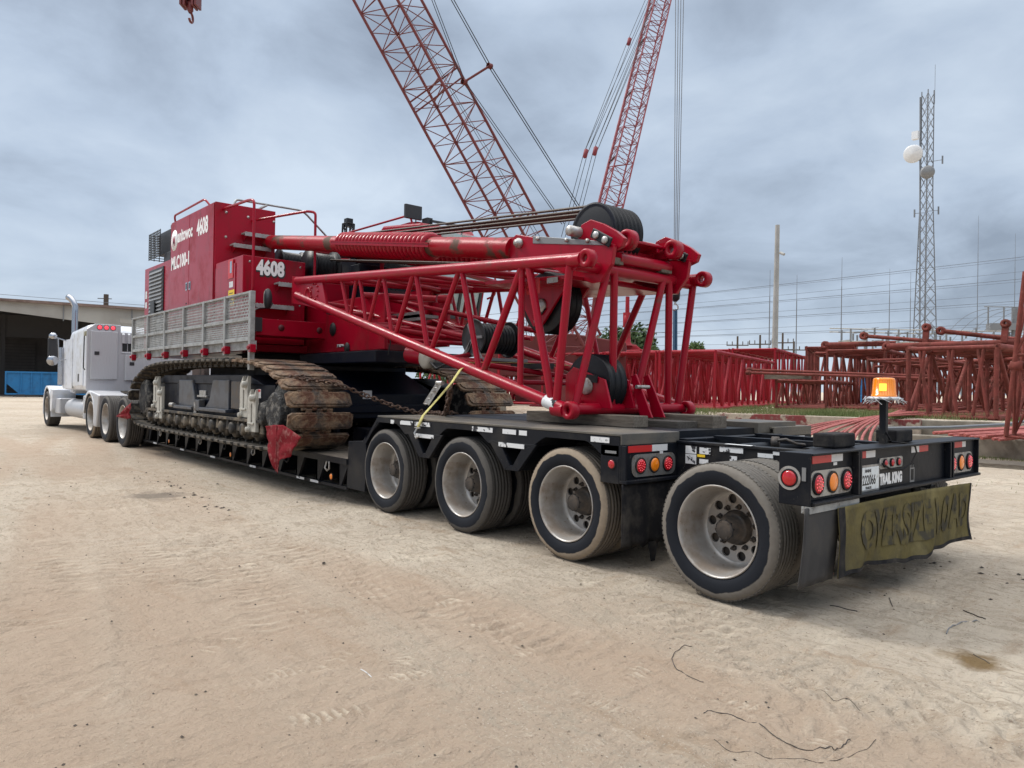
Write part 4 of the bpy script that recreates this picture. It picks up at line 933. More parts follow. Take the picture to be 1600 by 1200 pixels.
# --- carbody and slewing ring
b = MB(); b.box(-11.6, -7.3, .60, 2.24, .80, 1.66); b.poly([(-7.3, .62, .85), (-6.5, .75, .9), (-6.5, .75, 1.25), (-7.3, .62, 1.6)], (0, 1.55, 0))
b.box(-10.9, -10.1, -.2, 3.1, 1.0, 1.5); b.box(-8.6, -7.8, -.2, 3.1, 1.0, 1.5); b.box(-6.6, -6.45, .5, 2.3, .98, 1.10); b.box(-8.0, -5.7, .75, 2.2, 1.68, 1.84)
b.tube((-6.5, .62, .72), (-6.5, .62, 1.32), .05, n=8); b.tube((-6.5, 2.2, .72), (-6.5, 2.2, 1.32), .05, n=8); b.box(-6.55, -5.9, .9, 1.9, .52, .78)
obj('carbody', b, NAVY, CR, bevel=.015)
b = MB(); b.lathe((-9.4, 1.42, 1.62), (0,0,1), [(0, 0), (1.05, 0), (1.05, .12), (.98, .14), (.98, .22), (1.08, .24), (1.08, .34), (0, .34)], 48); obj('slewing_ring', b, DARK, CR)
b = MB(); b.box(-6.50, -6.49, 1.02, 1.16, 1.18, 1.30); obj('warning_label', b, REFW, CR)
# --- upperworks main frame
b = MB()
b.box(-13.4, -5.82, .95, 1.01, 1.86, 2.62); b.box(-13.4, -5.9, 2.03, 2.09, 1.95, 2.62); b.box(-13.4, -6.4, 1.01, 2.03, 1.88, 1.98)

b.box(-13.3, -8.16, -.02, .95, 1.86, 1.975)

b.box(-8.12, -8.08, 1.01, 2.03, 2.02, 3.0)
obj('revolving_frame', b, RED, CR, bevel=.01)
b = MB(); b.box(-7.15, -6.95, .943, .947, 1.93, 1.97); obj('maker_label', b, STICK, CR)
b = MB(); b.lathe((-7.3, .945, 2.20), (0,-1,0), [(0, .004), (.10, .004), (.10, 0)], 22); b.lathe((-6.85, .945, 1.91), (0,-1,0), [(0, .004), (.08, .004), (.08, 0)], 22); obj('frame_hole', b, DARK, CR)
# --- engine housing
HY = -.10
b = MB()
b.box(-9.32, -8.14, HY, .885, 1.98, 3.29)                        # low box nearest the camera
hb = obj('engine_housing', b, RED, CR, bevel=.008)
b = MB(); b.poly([(-11.70, HY-.012, 1.98), (-9.34, HY-.012, 1.98), (-9.34, HY-.012, 4.30), (-11.70, HY-.012, 4.32)], (0, 1.0, 0)); obj('tall_cabinet', b, RED, hb, bevel=.008)
b = MB(); b.box(-13.50, -11.705, HY, .9, 1.98, 3.66); obj('rear_cabinet', b, RED, hb, bevel=.008)
yf = HY-.012
def hbox(nm, m, x0, x1, z0, z1, y=yf, t=.006, bev=0):
    b = MB(); b.box(x0, x1, y-t, y-.0005, z0, z1); return obj(nm, b, m, hb, bevel=bev)
d1 = hbox('cabinet_door', RED, -11.67, -10.60, 2.02, 4.29, t=.014, bev=.004); d2 = hbox('cabinet_door', RED, -10.585, -9.37, 2.02, 4.28, t=.014, bev=.004)
for x in (-10.70, -10.53):
    b = MB(); b.box(x-.05, x+.05, yf-.022, yf-.0145, 2.98, 3.12); dh = obj('door_handle', b, CHROME, hb, bevel=.003)
    b = MB(); b.box(x-.025, x+.025, yf-.0235, yf-.0225, 3.0, 3.10); obj('door_handle', b, DARK, hb)
b = MB()
for i in range(9):
    for j in range(11):
        x = -11.58+i*.105; z = 2.06+j*.068
        if (i+j) % 9 == 4 or j > 10-(.4*(8-i)): continue
        b.box(x, x+.06, yf-.0155, yf-.0142, z, z+.028)
obj('vent_slots', b, DARK, hb)
hbox('side_door', RED, -9.29, -8.42, 2.05, 3.20, y=HY, t=.012, bev=.004)
b = MB(); b.box(-8.70, -8.50, HY-.020, HY-.0125, 2.98, 3.27); obj('door_hinge', b, REFR, hb); b = MB(); b.box(-8.62, -8.54, HY-.022, HY-.0205, 3.06, 3.24); obj('door_handle', b, CHROME, hb)
hbox('warning_label', REFW, -8.66, -8.50, 2.84, 2.93, y=HY-.0125, t=.002); lb2 = hbox('warning_label', YEL, -8.69, -8.44, 2.56, 2.80, y=HY-.0125, t=.002)
for k in range(5): hbox('label_writing', TEXTK, -8.65, -8.5-.02*(k % 2), 2.60+k*.036, 2.612+k*.036, y=HY-.0145, t=.0012)
# louvred radiator door
b = MB(); b.box(-13.12, -12.15, HY-.02, HY-.0005, 2.02, 3.58); lv = obj('radiator_door', b, GREYL, hb, bevel=.004)
b = MB()
for k in range(20):
    z = 2.08+k*.074; b.poly([(-13.06, HY-.0205, z), (-13.06, HY-.045, z), (-13.06, HY-.0205, z+.05)], (.85, 0, 0))
obj('louvre_slats', b, TRIM, lv)
b = MB(); b.box(-12.82, -12.55, HY-.07, HY-.046, 2.1, 2.95); obj('louvre_cover', b, GREYL, lv, bevel=.02)
hbox('warning_label', REFW, -13.42, -13.3, 3.05, 3.2, y=HY); hbox('warning_label', REFW, -13.42, -13.3, 2.86, 2.98, y=HY)
# lettering
lx = -11.50
text('housing_number', '4608', .38, TEXTW, hb, (-10.20, yf-.0155, 3.86), (1,0,0), (0,0,1), .012, .001, .74)
b = MB(); b.lathe((lx+.05, yf-.0145, 3.96), (0,-1,0), [(.19, 0), (.19, .0015), (0, .0015)], 28); obj('round_emblem', b, TEXTW, hb)
text('emblem_letter', 'M', .26, RED, hb, (lx-.06, yf-.0165, 3.86), (1,0,0), (0,0,1), .008, .001, .8)
text('housing_name', 'anitowoc', .31, TEXTW, hb, (lx+.24, yf-.0155, 3.90), (1,0,0), (0,0,1), .010, .001, .72)
text('model_lettering', 'MLC100-1', .31, TEXTW, hb, (lx-.12, yf-.0155, 3.44), (1,0,0), (0,0,1), .012, .001, .80)
fx = -8.14
text('front_number', '4608', .30, TEXTK, hb, (fx+.0035, .115, 3.02), (0,1,0), (0,0,1), .030, .001, .72)
text('front_number', '4608', .30, TEXTW, hb, (fx+.0065, .105, 3.03), (0,1,0), (0,0,1), .014, .001, .72)
# end panel joints, bolts and steps
each('bolt', [LA((fx, y, z), (1,0,0), [(.018, 0), (.018, .006), (.008, .014), (0, .015)], 8) for y, z in ((-.0, 3.2), (.80, 3.2), (.0, 2.3), (.80, 2.6), (.80, 2.85), (.45, 2.35))]+[LA((-9.34, y, z), (1,0,0), [(.024, 0), (.024, .006), (.01, .016), (0, .017)], 8) for y, z in ((.06, 4.15), (.42, 4.13), (.86, 4.12), (.06, 3.75), (.88, 3.68))], STEEL, hb)
b = MB(); b.box(fx, fx+.004, .50, .84, 2.45, 2.86); b.box(fx, fx+.004, .18, .83, 2.02, 2.4); obj('front_hatch', b, RED, hb)
for x, y0, y1, z in ((-9.34, .30, .98, 3.83), (-9.34, .12, .74, 3.62), (fx, .37, .93, 2.90), (fx, .03, .62, 2.55)):
    b = MB(); b.box(x+.02, x+.19, y0, y1, z-.012, z+.012); b.box(x+.185, x+.20, y0, y1, z-.05, z+.014)
    for k in range(12): yy = y0+(y1-y0)*(k+.5)/12; b.box(x+.02, x+.19, yy-.006, yy+.006, z+.012, z+.02)
    st = obj('step', b, GALV, hb, bevel=.002)
    b = MB(); b.poly([(x, y0+.05, z-.12), (x, y0+.05, z+.02), (x+.15, y0+.05, z-.012)], (0, .01, 0)); b.poly([(x, y1-.05, z-.12), (x, y1-.05, z+.02), (x+.15, y1-.05, z-.012)], (0, .01, 0)); obj('step_bracket', b, RED, st)
def rail(pts, r, m, nm='handrail', par=None):
    # rounded corners
    P = [V(*p) for p in pts]; Q = [P[0]]
    for i in range(1, len(P)-1):
        a = (P[i-1]-P[i]).normalized(); c = (P[i+1]-P[i]).normalized(); k = min(.12, (P[i-1]-P[i]).length*.4, (P[i+1]-P[i]).length*.4)
        for s in (0, .25, .5, .75, 1): Q.append(P[i]+a*k*(1-s)**2+c*k*s**2)
    Q.append(P[-1]); b = MB(); b.path(Q, r, 8); return obj(nm, b, m, par or hb)
rail([(-9.36, .02, 4.20), (-8.15, -.02, 4.12), (-7.95, -.02, 4.08), (-7.95, -.02, 2.72), (-8.16, -.02, 2.72)], .021, RED)
rail([(-9.36, .48, 4.08), (-8.05, .86, 4.08), (-7.95, .95, 4.06), (-7.95, .95, 2.74), (-8.15, .93, 2.72)], .021, RED)
rail([(-11.62, -.05, 4.25), (-11.58, -.1, 4.44), (-9.9, -.1, 4.44), (-9.75, -.05, 4.3)], .018, RED)
rail([(-9.4, .2, 4.30), (-9.4, .24, 4.40), (-9.6, 1.5, 4.46), (-9.7, 2.0, 4.10)], .018, GALV); rail([(-9.4, .6, 4.3), (-9.45, .8, 4.42), (-11, .9, 4.45)], .018, GALV)
# air cleaner cage on the roof
b = MB(); b.box(-13.45, -12.3, .15, .95, 3.95, 4.42); b.box(-12.9, -12.5, .1, .4, 3.66, 3.95)
cg = obj('air_intake_box', b, GREYL, CR, bevel=.02)
b = MB()
for k in range(11): z = 3.9+k*.05; b.tube((-13.7, .02, z), (-13.7, .8, z), .009, n=5); b.tube((-13.7, .02, z), (-12.9, .02, z), .009, n=5)
for k in range(9): y = .02+k*.1; b.tube((-13.7, y, 3.88), (-13.7, y, 4.42), .009, n=5); x = -13.7+k*.1; b.tube((x, .02, 3.88), (x, .02, 4.42), .009, n=5)
obj('guard_mesh', b, GREYL, cg)
b = MB(); b.lathe((-13.2, .5, 4.42), (0,0,1), [(.14, 0), (.14, .1), (.20, .12), (.20, .17), (0, .19)], 20); obj('intake_cap', b, ROPE, cg)
# hole-bored beam at the corner
b = MB(); b.box(-7.66, -7.56, -.12, 1.01, 2.07, 2.31); b.box(-8.1, -7.66, -.12, .93, 2.07, 2.09)
hbm = obj('corner_beam', b, RED, CR, bevel=.006)
each('beam_hole', [LA((-7.559, y, 2.19), (1,0,0), [(0, .002), (.048, .002), (.048, 0)], 20) for y in (.26, .86)], mat('red_shadow_pin', (.07, .002, .006), .5), hbm)
b = MB(); b.box(-7.62, -7.52, -.18, -.04, 2.12, 2.32); b.lathe((-7.6, -.16, 2.1), (0,0,1), [(.045, 0), (.045, .2), (0, .2)], 12); obj('mirror_clamp', b, GREYL, hbm)
b = MB(); b.path([(-7.6, -.14, 2.3), (-7.6, -.14, 2.42), (-7.6, -.05, 2.46), (-7.6, .10, 2.47), (-7.6, .14, 2.55)], .011, 6); mr_ = obj('side_mirror', b, GREYL, CR)
b = MB(); b.lathe((-7.58, .06, 2.60), V(1, -.5, 0), [(0, 0), (.045, .002), (.062, .015), (.058, .04), (0, .055)], 22)
for i, v_ in enumerate(b.v): b.v[i] = (v_[0], v_[1], 2.60+(v_[2]-2.60)*2.4)
obj('mirror_shell', b, GREYL, mr_)
b = MB(); b.lathe((-7.60, .03, 2.60), V(-1, -1.2, 0), [(0, .012), (.045, .012), (.058, 0)], 20)
for i, v_ in enumerate(b.v): b.v[i] = (v_[0], v_[1], 2.60+(v_[2]-2.60)*2.4)
obj('mirror_glass', b, LGREY, mr_)
# --- folded catwalk along the side
CY = -.33; cx0, cx1, cz0, cz1 = -13.34, -7.13, 1.80, 2.64
cw = bpy.data.objects.new('catwalk', None); COL.objects.link(cw); cw.parent = CR; ORG[cw.name] = V(-10, CY, 1.8); cw.location = ORG[cw.name]-wo(CR)
posts = [-13.33, -12.25, -11.15, -10.08, -9.08, -8.14, -7.17]
for k, x in enumerate(posts):
    b = MB(); b.box(x-.035, x+.035, CY-.035, CY+.035, cz0-.02 if k < 6 else cz0-.24, cz1); obj('catwalk_post', b, GALV, cw, bevel=.004)
    b = MB(); b.box(x+.02, x+.10, CY-.05, CY+.03, cz0+.0, cz0+.11); b.lathe((x+.06, CY-.06, cz0+.06), (0,-1,0), [(.03, 0), (.03, .02), (0, .02)], 10); obj('catwalk_clamp', b, RED, cw, bevel=.006)
b = MB()
for z0, h in ((cz0+.16, .05), (cz0+.44, .045), (cz1-.03, .03)): b.box(cx0, cx1, CY-.028, CY+.028, z0, z0+h)
b.box(cx0, cx1, CY+.03, CY+.06, cz0+.04, cz0+.16)
obj('catwalk_rail', b, GALV, cw, bevel=.003)
# perforated tread panels: rows of slots cut as real bars
b = MB()
for k in range(6):
    xa, xb = posts[k]+.04, posts[k+1]-.04
    for z0, z1 in ((cz0+.215, cz0+.435), (cz0+.49, cz1-.035)):
        rows = 7; dz = (z1-z0)/rows
        for r_i in range(rows+1): z = z0+r_i*dz; b.box(xa, xb, CY+.0, CY+.012, z-.009, z+.009)
        n = int((xb-xa)/.056)
        for r_i in range(rows):
            for i in range(n+1):
                x = xa+(i+(.5 if r_i % 2 else 0))*(xb-xa)/(n+.5); z = z0+r_i*dz+.007
                b.add([(x-.015, CY+.001, z), (x+.015, CY+.001, z), (x+.015, CY+.001, z+dz-.014), (x-.015, CY+.001, z+dz-.014)], [(0, 1, 2, 3)])
obj('catwalk_grating', b, GALV, cw, recalc=False)
# --- winch drums
def drum(x, y0, y1, z, R, r0, nm='winch_drum', rope=CABLE):
    b = MB(); b.lathe((x, y0, z), (0,1,0), [(0, 0), (R, 0), (R, .03), (r0, .035), (r0, y1-y0-.035), (R, y1-y0-.03), (R, y1-y0), (0, y1-y0)], 40); o = obj(nm, b, CABLE, CR)
    b = MB(); n = int((y1-y0-.09)/.026)
    for i in range(n): b.lathe((x, y0+.045+i*.026, z), (0,1,0), [(r0+.05*R*2, 0), (r0+.13*R*2*.5+.012, .006), (r0+.13*R*2*.5+.016, .013), (r0+.13*R*2*.5+.012, .02), (r0+.05*R*2, .026)], 32)
    obj('wound_rope', b, rope, o); return o
drum(-8.30, 1.0, 1.45, 3.25, .30, .19); drum(-9.6, 1.05, 1.5, 3.5, .22, .14)
b = MB(); b.box(-8.9, -8.0, 1.62, 1.72, 2.6, 3.2); b.box(-8.2, -7.9, 1.7, 2.4, 2.5, 3.35); b.box(-9.6, -9.4, .9, 2.4, 2.6, 3.4); b.box(-8.9, -8.2, 1.8, 2.3, 2.6, 3.5)
obj('machinery_block', b, NAVY, CR, bevel=.01)
# right-hand machinery house and cab
b = MB(); b.poly([(-13.2, 2.2, 2.0), (-8.5, 2.2, 2.0), (-8.5, 2.2, 3.35), (-9.2, 2.2, 3.65), (-13.2, 2.2, 3.7)], (0, .75, 0)); b.box(-8.5, -7.6, 2.25, 2.95, 2.0, 2.9)
obj('right_housing', b, RED, CR, bevel=.012)
CX0, CX1, CY0, CY1 = -7.75, -6.35, 1.98, 2.98
b = MB()
b.poly([(CX0, CY0, 2.30), (CX0, CY0, 3.90), (CX0+.1, CY0, 3.96), (CX1-.2, CY0, 3.84), (CX1-.02, CY0, 3.60), (CX1+.14, CY0, 2.95), (CX1-.0, CY0, 2.35), (CX1-.15, CY0, 2.25)], (0, CY1-CY0, 0))
cb = obj('cab', b, RED, CR, bevel=.03)
b = MB(); b.poly([(CX0+.16, CY0-.004, 2.75), (CX0+.16, CY0-.004, 3.52), (CX1-.3, CY0-.004, 3.56), (CX1-.16, CY0-.004, 3.3), (CX1-.04, CY0-.004, 2.85)], (0, .003, 0)); obj('side_window', b, GLASS, cb)
b = MB(); b.poly([(CX1+.005, CY0+.14, 3.54), (CX1+.005, CY1-.10, 3.54), (CX1+.15, CY1-.10, 2.98), (CX1+.15, CY0+.14, 2.98)], (.012, 0, 0)); obj('windscreen', b, GLASSL, cb)
b = MB(); b.poly([(CX1+.142, CY0+.10, 2.88), (CX1+.142, CY1-.12, 2.88), (CX1+.025, CY1-.14, 2.45), (CX1+.025, CY0+.14, 2.45)], (.014, 0, 0)); obj('lower_window', b, GLASSL, cb)
b = MB(); 
for y in (CY0+.1, CY0+.52, CY1-.1): b.bar((CX1+.16, y, 2.9), (CX1+.04, y, 2.42), .045, .03)
b.box(CX1+.12, CX1+.18, CY0+.05, CY1-.05, 2.88, 3.0); b.bar((CX1+.05, CY0+.05, 2.43), (CX1+.05, CY1-.05, 2.43), .05, .05); b.bar((CX1+.10, CY0+.36, 2.85), (CX1+.08, CY0+.30, 2.5), .02, .02)
obj('window_frame', b, GREYL, cb)
b = MB(); b.poly([(-9.9, 2.25, 3.62), (-7.2, 2.25, 3.62), (-7.05, 2.25, 3.98), (-7.3, 2.25, 4.01), (-9.3, 2.25, 4.02), (-9.9, 2.25, 3.8)], (0, .6, 0)); obj('cab_roof_guard', b, RED, cb, bevel=.01)
b = MB(); b.poly([(-7.03, 2.27, 3.70), (-5.95, 2.27, 3.45), (-5.90, 2.27, 3.60), (-7.03, 2.27, 3.95)], (0, .5, 0)); obj('roof_window', b, GLASSL, cb)
rail([(-9.4, 2.2, 3.95), (-9.35, 2.2, 4.12), (-7.2, 2.2, 4.10), (-7.1, 2.2, 3.9)], .018, RED, par=cb); rail([(-9.9, 1.9, 3.7), (-9.8, 1.9, 4.0), (-9.1, 2.3, 4.1), (-8.9, 2.5, 3.8)], .018, GALV, par=cb)
b = MB(); b.box(-7.14, -7.09, 2.05, 2.36, 4.02, 4.24); b.tube((-7.1, 2.25, 3.85), (-7.1, 2.25, 4.05), .012, n=6); obj('roof_mirror', b, GREYL, cb, bevel=.02)
b = MB(); b.bar((-6.95, 2.35, 4.00), (-6.3, 2.5, 3.83), .03, .04); b.box(-7.0, -6.85, 2.3, 2.4, 3.92, 4.02); b.path([(-6.35, 2.6, 3.7), (-6.35, 2.62, 3.88), (-6.27, 2.7, 3.9), (-6.2, 2.7, 3.75)], .012, 6); obj('wiper_motor', b, GREYL, cb)
rail([(-6.5, 2.95, 3.5), (-6.4, 3.02, 3.6), (-6.25, 3.05, 3.55), (-6.2, 3.05, 3.2)], .02, GREYL, par=cb); rail([(-6.2, 3.03, 3.15), (-6.1, 3.08, 3.1), (-6.1, 3.08, 2.8), (-6.2, 3.0, 2.75)], .016, RED, par=cb)
b = MB(); b.tube((-9.3, 2.5, 3.6), (-9.45, 2.4, 4.35), .01, .004, 5); obj('radio_aerial', b, GREYL, cb)
# --- mast (two tubes, ribbed wear pad) lying on the boom
def mast_leg(y):
    b = MB(); b.tube((-9.6, y, 3.80), (-2.95, y, 2.80), .115, n=22); o = obj('mast_leg', b, MUDRED if y < 1 else REDT, CR)
    return o
m1 = mast_leg(.75); m2 = mast_leg(1.85)
dv = (V(-2.95, 0, 2.80)-V(-9.6, 0, 3.80)).normalized()
for y, par, n0 in ((.75, m1, 24), (1.85, m2, 20)):
    b = MB()
    for i in range(n0):
        t_ = 3.05+i*(2.25/n0); c = V(-9.6, y, 3.80)+dv*t_
        b.lathe(c, dv, [(.118, -.03), (.150, -.022), (.168, 0), (.150, .022), (.118, .03)], 24)
    obj('wear_rib', b, RED, par)
    b = MB(); a = V(-9.6, y, 3.80)+dv*2.95; c = V(-9.6, y, 3.80)+dv*5.4; b.bar(a+V(0, -.165, -.0), c+V(0, -.165, -.0), .012, .05); b.bar(a+V(0, .165, 0), c+V(0, .165, 0), .012, .05)
    b.bar(a+V(0, -.176, .02), c+V(0, -.176, .02), .008, .012)
    obj('rub_rail', b, REDT, par)
# mast head plates
def plate2(nm, m, y, t, pts, par=CR, bev=.006):
    b = MB(); b.poly([(x, y, z) for x, z in pts], (0, t, 0)); return obj(nm, b, m, par, bevel=bev)
for y, nm_ in ((.70, 'n'), (1.80, 'f')):
    hp = plate2('head_plate', RED, y, .045, [(-3.0, 2.86), (-2.86, 2.93), (-2.62, 2.87), (-1.66, 2.68), (-1.54, 2.65), (-1.57, 2.48), (-1.70, 2.33), (-1.80, 2.33), (-2.0, 2.40), (-2.60, 2.62), (-2.95, 2.70)])
    plate2('head_cover', TRIM, y-.006, .055, [(-2.60, 2.875), (-1.76, 2.71), (-1.66, 2.655), (-2.60, 2.80)], hp, .003)
    each('head_pin', [LA((-2.80, y-.001, 2.83), (0,-1,0), [(.05, 0), (.05, .03), (.032, .035), (.032, .06), (0, .062)], 14)]+[LA((x, y-.007, z), (0,-1,0), [(.020, 0), (.020, .02), (0, .022)], 8) for x, z in ((-2.52, 2.835), (-2.12, 2.765), (-1.85, 2.72))], STEEL, hp)
    # upper link arm with two bolts, eye lug
    ap = plate2('link_arm', RED, y-.03+.08, .05, [(-2.06, 2.80), (-1.99, 2.90), (-1.88, 2.93), (-1.73, 2.87), (-1.57, 2.78), (-1.47, 2.70), (-1.50, 2.63), (-1.60, 2.60), (-1.80, 2.66), (-1.96, 2.70)])
    b = MB(); b.bar((-1.79, y-.02, 2.785), (-1.56, y-.02, 2.66), .09, .02, up=(0,1,0)); obj('link_plate', b, CABLE, ap, bevel=.01)
    each('link_bolt', [LA((x, y-.03, z), (0,-1,0), [(.034, 0), (.034, .012), (.028, .016), (0, .018)], 18) for x, z in ((-1.73, 2.752), (-1.62, 2.692))]+[LA((-2.02, y-.02, 2.83), (0,-1,0), [(.05, -.2), (.05, .06), (.042, .07), (0, .07)], 18)], STEEL, ap)
for y in (.93, 1.60):
    b = MB(); b.lathe((-1.62, y, 2.735), (0,1,0), [(.04, 0), (.085, 0), (.095, .01), (.095, .09), (.085, .10), (.04, .10)], 26, closed=True); b.poly([(-2.05, y+.01, 2.82), (-1.66, y+.01, 2.81), (-1.62, y+.01, 2.66), (-1.95, y+.01, 2.64)], (0, .08, 0))
    obj('eye_lug', b, REDT, CR)
b = MB(); b.box(-1.86, -1.82, .90, 1.80, 2.54, 2.70); b.tube((-1.72, .95, 2.58), (-1.72, 1.70, 2.58), .055, n=14); b.box(-2.0, -1.8, 1.0, 1.6, 2.62, 2.64); b.poly([(-1.9, 1.15, 2.72), (-1.68, 1.15, 2.745), (-1.68, 1.60, 2.745), (-1.9, 1.6, 2.72)], (0, 0, .025))
b.poly([(-2.2, 1.50, 2.7), (-2.15, 1.50, 2.92), (-1.7, 1.50, 2.78), (-1.7, 1.50, 2.70)], (0, .04, 0)); b.box(-2.3, -1.75, .76, 1.86, 2.50, 2.56)
obj('mast_crosshead', b, RED, CR, bevel=.008)
b = MB()
for y in (.99,): 
    for i in range(7):
        yy = .93+i*.060; b.lathe((-2.02, yy, 2.86), (0,1,0), [(.10, 0), (.265, .002), (.280, .006), (.262, .017), (.260, .028), (.262, .039), (.280, .050), (.265, .055), (.10, .056)], 48)
obj('sheave_cluster', b, CABLE, CR)
b = MB(); b.lathe((-2.02, .929, 2.86), (0,-1,0), [(.281, -.01), (.281, .004), (.26, .006), (.23, -.008), (.11, -.008), (.10, .006), (0, .006)], 44); obj('sheave_face', b, NAVY, CR)
for i in range(7):
    yy = .96+i*.065; b = MB(); b.tube((-2.10, yy, 3.125-.018*(i % 3)), (-9.2, 1.15+i*.06, 3.80-.03*(i % 3)), .013, n=6); obj('hoist_rope', b, ROPE, CR)
b = MB(); b.tube((-8.4, 1.3, 3.42), (-2.4, 1.25, 2.62), .014, n=6); b.tube((-8.4, 1.4, 3.42), (-2.4, 1.32, 2.60), .014, n=6); obj('hoist_rope', b, ROPE, CR)
# --- boom butt
BBT = bpy.data.objects.new('boom_butt', None); COL.objects.link(BBT); BBT.parent = CR; ORG[BBT.name] = V(-7.2, 1.23, 2.6); BBT.location = ORG[BBT.name]-wo(CR)
YN, YF = .40, 2.08
XT, XB = -1.60, -1.78
TC = {y: (V(-7.35, y, 2.87), V(XT, y, 2.49)) for y in (YN, YF)}
BC = {y: (V(-7.35, y, 2.66), V(XB, y, 1.185)) for y in (YN, YF)}
def lug(p, d, y, nm='chord_lug'):
    b = MB(); c = V(p.x+.03, y-.045, p.z); b.lathe(c, (0,1,0), [(.036, 0), (.072, 0), (.080, .008), (.080, .082), (.072, .09), (.036, .09)], 26, closed=True); b.tube(V(p.x-.16, y, p.z)-d*.02, V(p.x-.03, y, p.z), .060, .066, 16)
    b2 = MB(); b2.lathe((p.x+.03, y-.02, p.z), (0,1,0), [(.0401, 0), (0, 0)], 16)
    return obj(nm, b, REDT, BBT)
for y in (YN, YF):
    for nm_, (a, c) in (('top', TC[y]), ('bottom', BC[y])):
        b = MB(); b.tube(a, c-(c-a).normalized()*.05, .058, n=20); obj('boom_chord', b, REDT, BBT); lug(c, (c-a).normalized(), y)
def onx(ch, x): a, c = ch; t_ = (x-a.x)/(c.x-a.x); return a+(c-a)*t_
LACE = [(-6.01, -5.79), (-5.59, -5.75), (-5.52, -5.33), (-5.00, -5.28), (-4.94, -4.72), (-4.27, -4.65), (-4.23, -3.97), (-3.40, -3.91), (-3.37, -3.04), (-2.40, -2.99), (-2.33, -1.98), (-1.78, -1.93)]
for y, sh in ((YN, 0), (YF, .12)):
    for xt, xb in (LACE if y == YN else LACE[:-2]):
        r_l = .024 if xt < -4.6 else (.03 if xt < -3 else .037)
        b = MB(); b.tube(onx(TC[y], xt+(sh if xt < -2 else 0)), onx(BC[y], xb+(sh if xt < -2 else 0)), r_l, n=12); obj('boom_lacing', b, REDT, BBT)
b = MB(); b.tube(onx(TC[YN], -2.42), onx(BC[YN], -2.42), .03, n=12); obj('boom_lacing', b, REDT, BBT)
# end frame
tz, bz = 2.47, 1.20
for (yt, yb) in ((.62, .50), (.74, .88), (1.30, 1.12), (1.44, 1.52), (1.92, 1.72)):
    pass
ef = [((-1.72, .82, tz), (-1.80, .50, bz), .036), ((-1.72, .91, tz), (-1.80, 1.0, bz), .036), ((-1.72, 1.63, tz), (-1.80, 1.30, bz), .036), ((-1.72, 1.72, tz), (-1.80, 1.83, bz), .036), ((-1.70, 2.09, tz), (-1.80, 1.99, bz), .036)]
for p, q, rr_ in ef: b = MB(); b.tube(p, q, rr_, n=12); obj('boom_lacing', b, REDT, BBT)
b = MB(); b.tube((-1.74, YN, 2.46), (-1.74, YF, 2.46), .055, n=18); obj('end_cross_tube', b, REDT, BBT)
b = MB(); b.tube((-1.80, YN, 1.195), (-1.80, YF, 1.195), .052, n=18); obj('end_cross_tube', b, REDT, BBT)
# horizontal lacing top and bottom
HL = [(-6.9, -6.1), (-6.1, -5.3), (-5.3, -4.5), (-4.5, -3.6), (-3.6, -2.7), (-2.7, -1.8)]
for k, (xa, xb) in enumerate(HL):
    for ch in (TC, BC):
        ya, yb = (YN, YF) if k % 2 == 0 else (YF, YN)
        b = MB(); b.tube(onx(ch[ya], xa), onx(ch[yb], xb), .03, n=10); b.tube(onx(ch[YN], xb), onx(ch[YF], xb), .026, n=10); obj('boom_lacing', b, REDT, BBT)
# top deck plate under the mast head
b = MB(); b.poly([(-3.1, .5, 2.42), (-1.9, .5, 2.36), (-1.9, 1.98, 2.36), (-3.1, 1.98, 2.42)], (0, 0, .035)); obj('boom_deck_plate', b, RED, BBT, bevel=.005)
# hanging sheave with its triangular cheeks
for yy in (.86, 1.16):
    b = MB(); b.poly([(-3.05, yy, 2.44), (-2.28, yy, 2.38), (-2.42, yy, 2.24), (-2.58, yy, 2.06), (-2.64, yy, 2.00), (-2.76, yy, 2.0), (-2.98, yy, 2.30)], (0, .03, 0)); obj('sheave_cheek', b, RED, BBT, bevel=.004)
b = MB(); 
for yy in (.92, 1.0, 1.08): b.lathe((-2.66, yy, 2.24), (0,1,0), [(.05, 0), (.30, 0), (.315, .006), (.29, .02), (.29, .05), (.315, .064), (.30, .07), (.05, .07)], 44)
obj('guide_sheave', b, CABLE, BBT)
b = MB(); b.lathe((-2.64, .86, 2.20), (0,-1,0), [(.075, 0), (.075, .02), (.065, .03), (0, .03)], 20); b.lathe((-2.70, .86, 2.05), (0,-1,0), [(.03, 0), (.03, .02), (0, .02)], 12); obj('sheave_pin', b, STEEL, BBT)
b = MB(); b.poly([(-2.56, .84, 2.17), (-2.72, .84, 2.17), (-2.72, .84, 2.11), (-2.62, .84, 2.11)], (0, .015, 0)); obj('pin_keeper', b, CABLE, BBT)
b = MB(); b.box(-2.44, -2.26, .48, .485, 2.26, 2.40); o = obj('load_label', b, REFR, BBT)
b = MB(); b.box(-2.16, -2.02, .48, .485, 2.34, 2.39); obj('load_label', b, GALV, BBT)
text('label_number', '245', .09, RED, BBT, (-2.43, .4785, 2.30), (1,0,0), (0,0,1), .002, .001, .9)
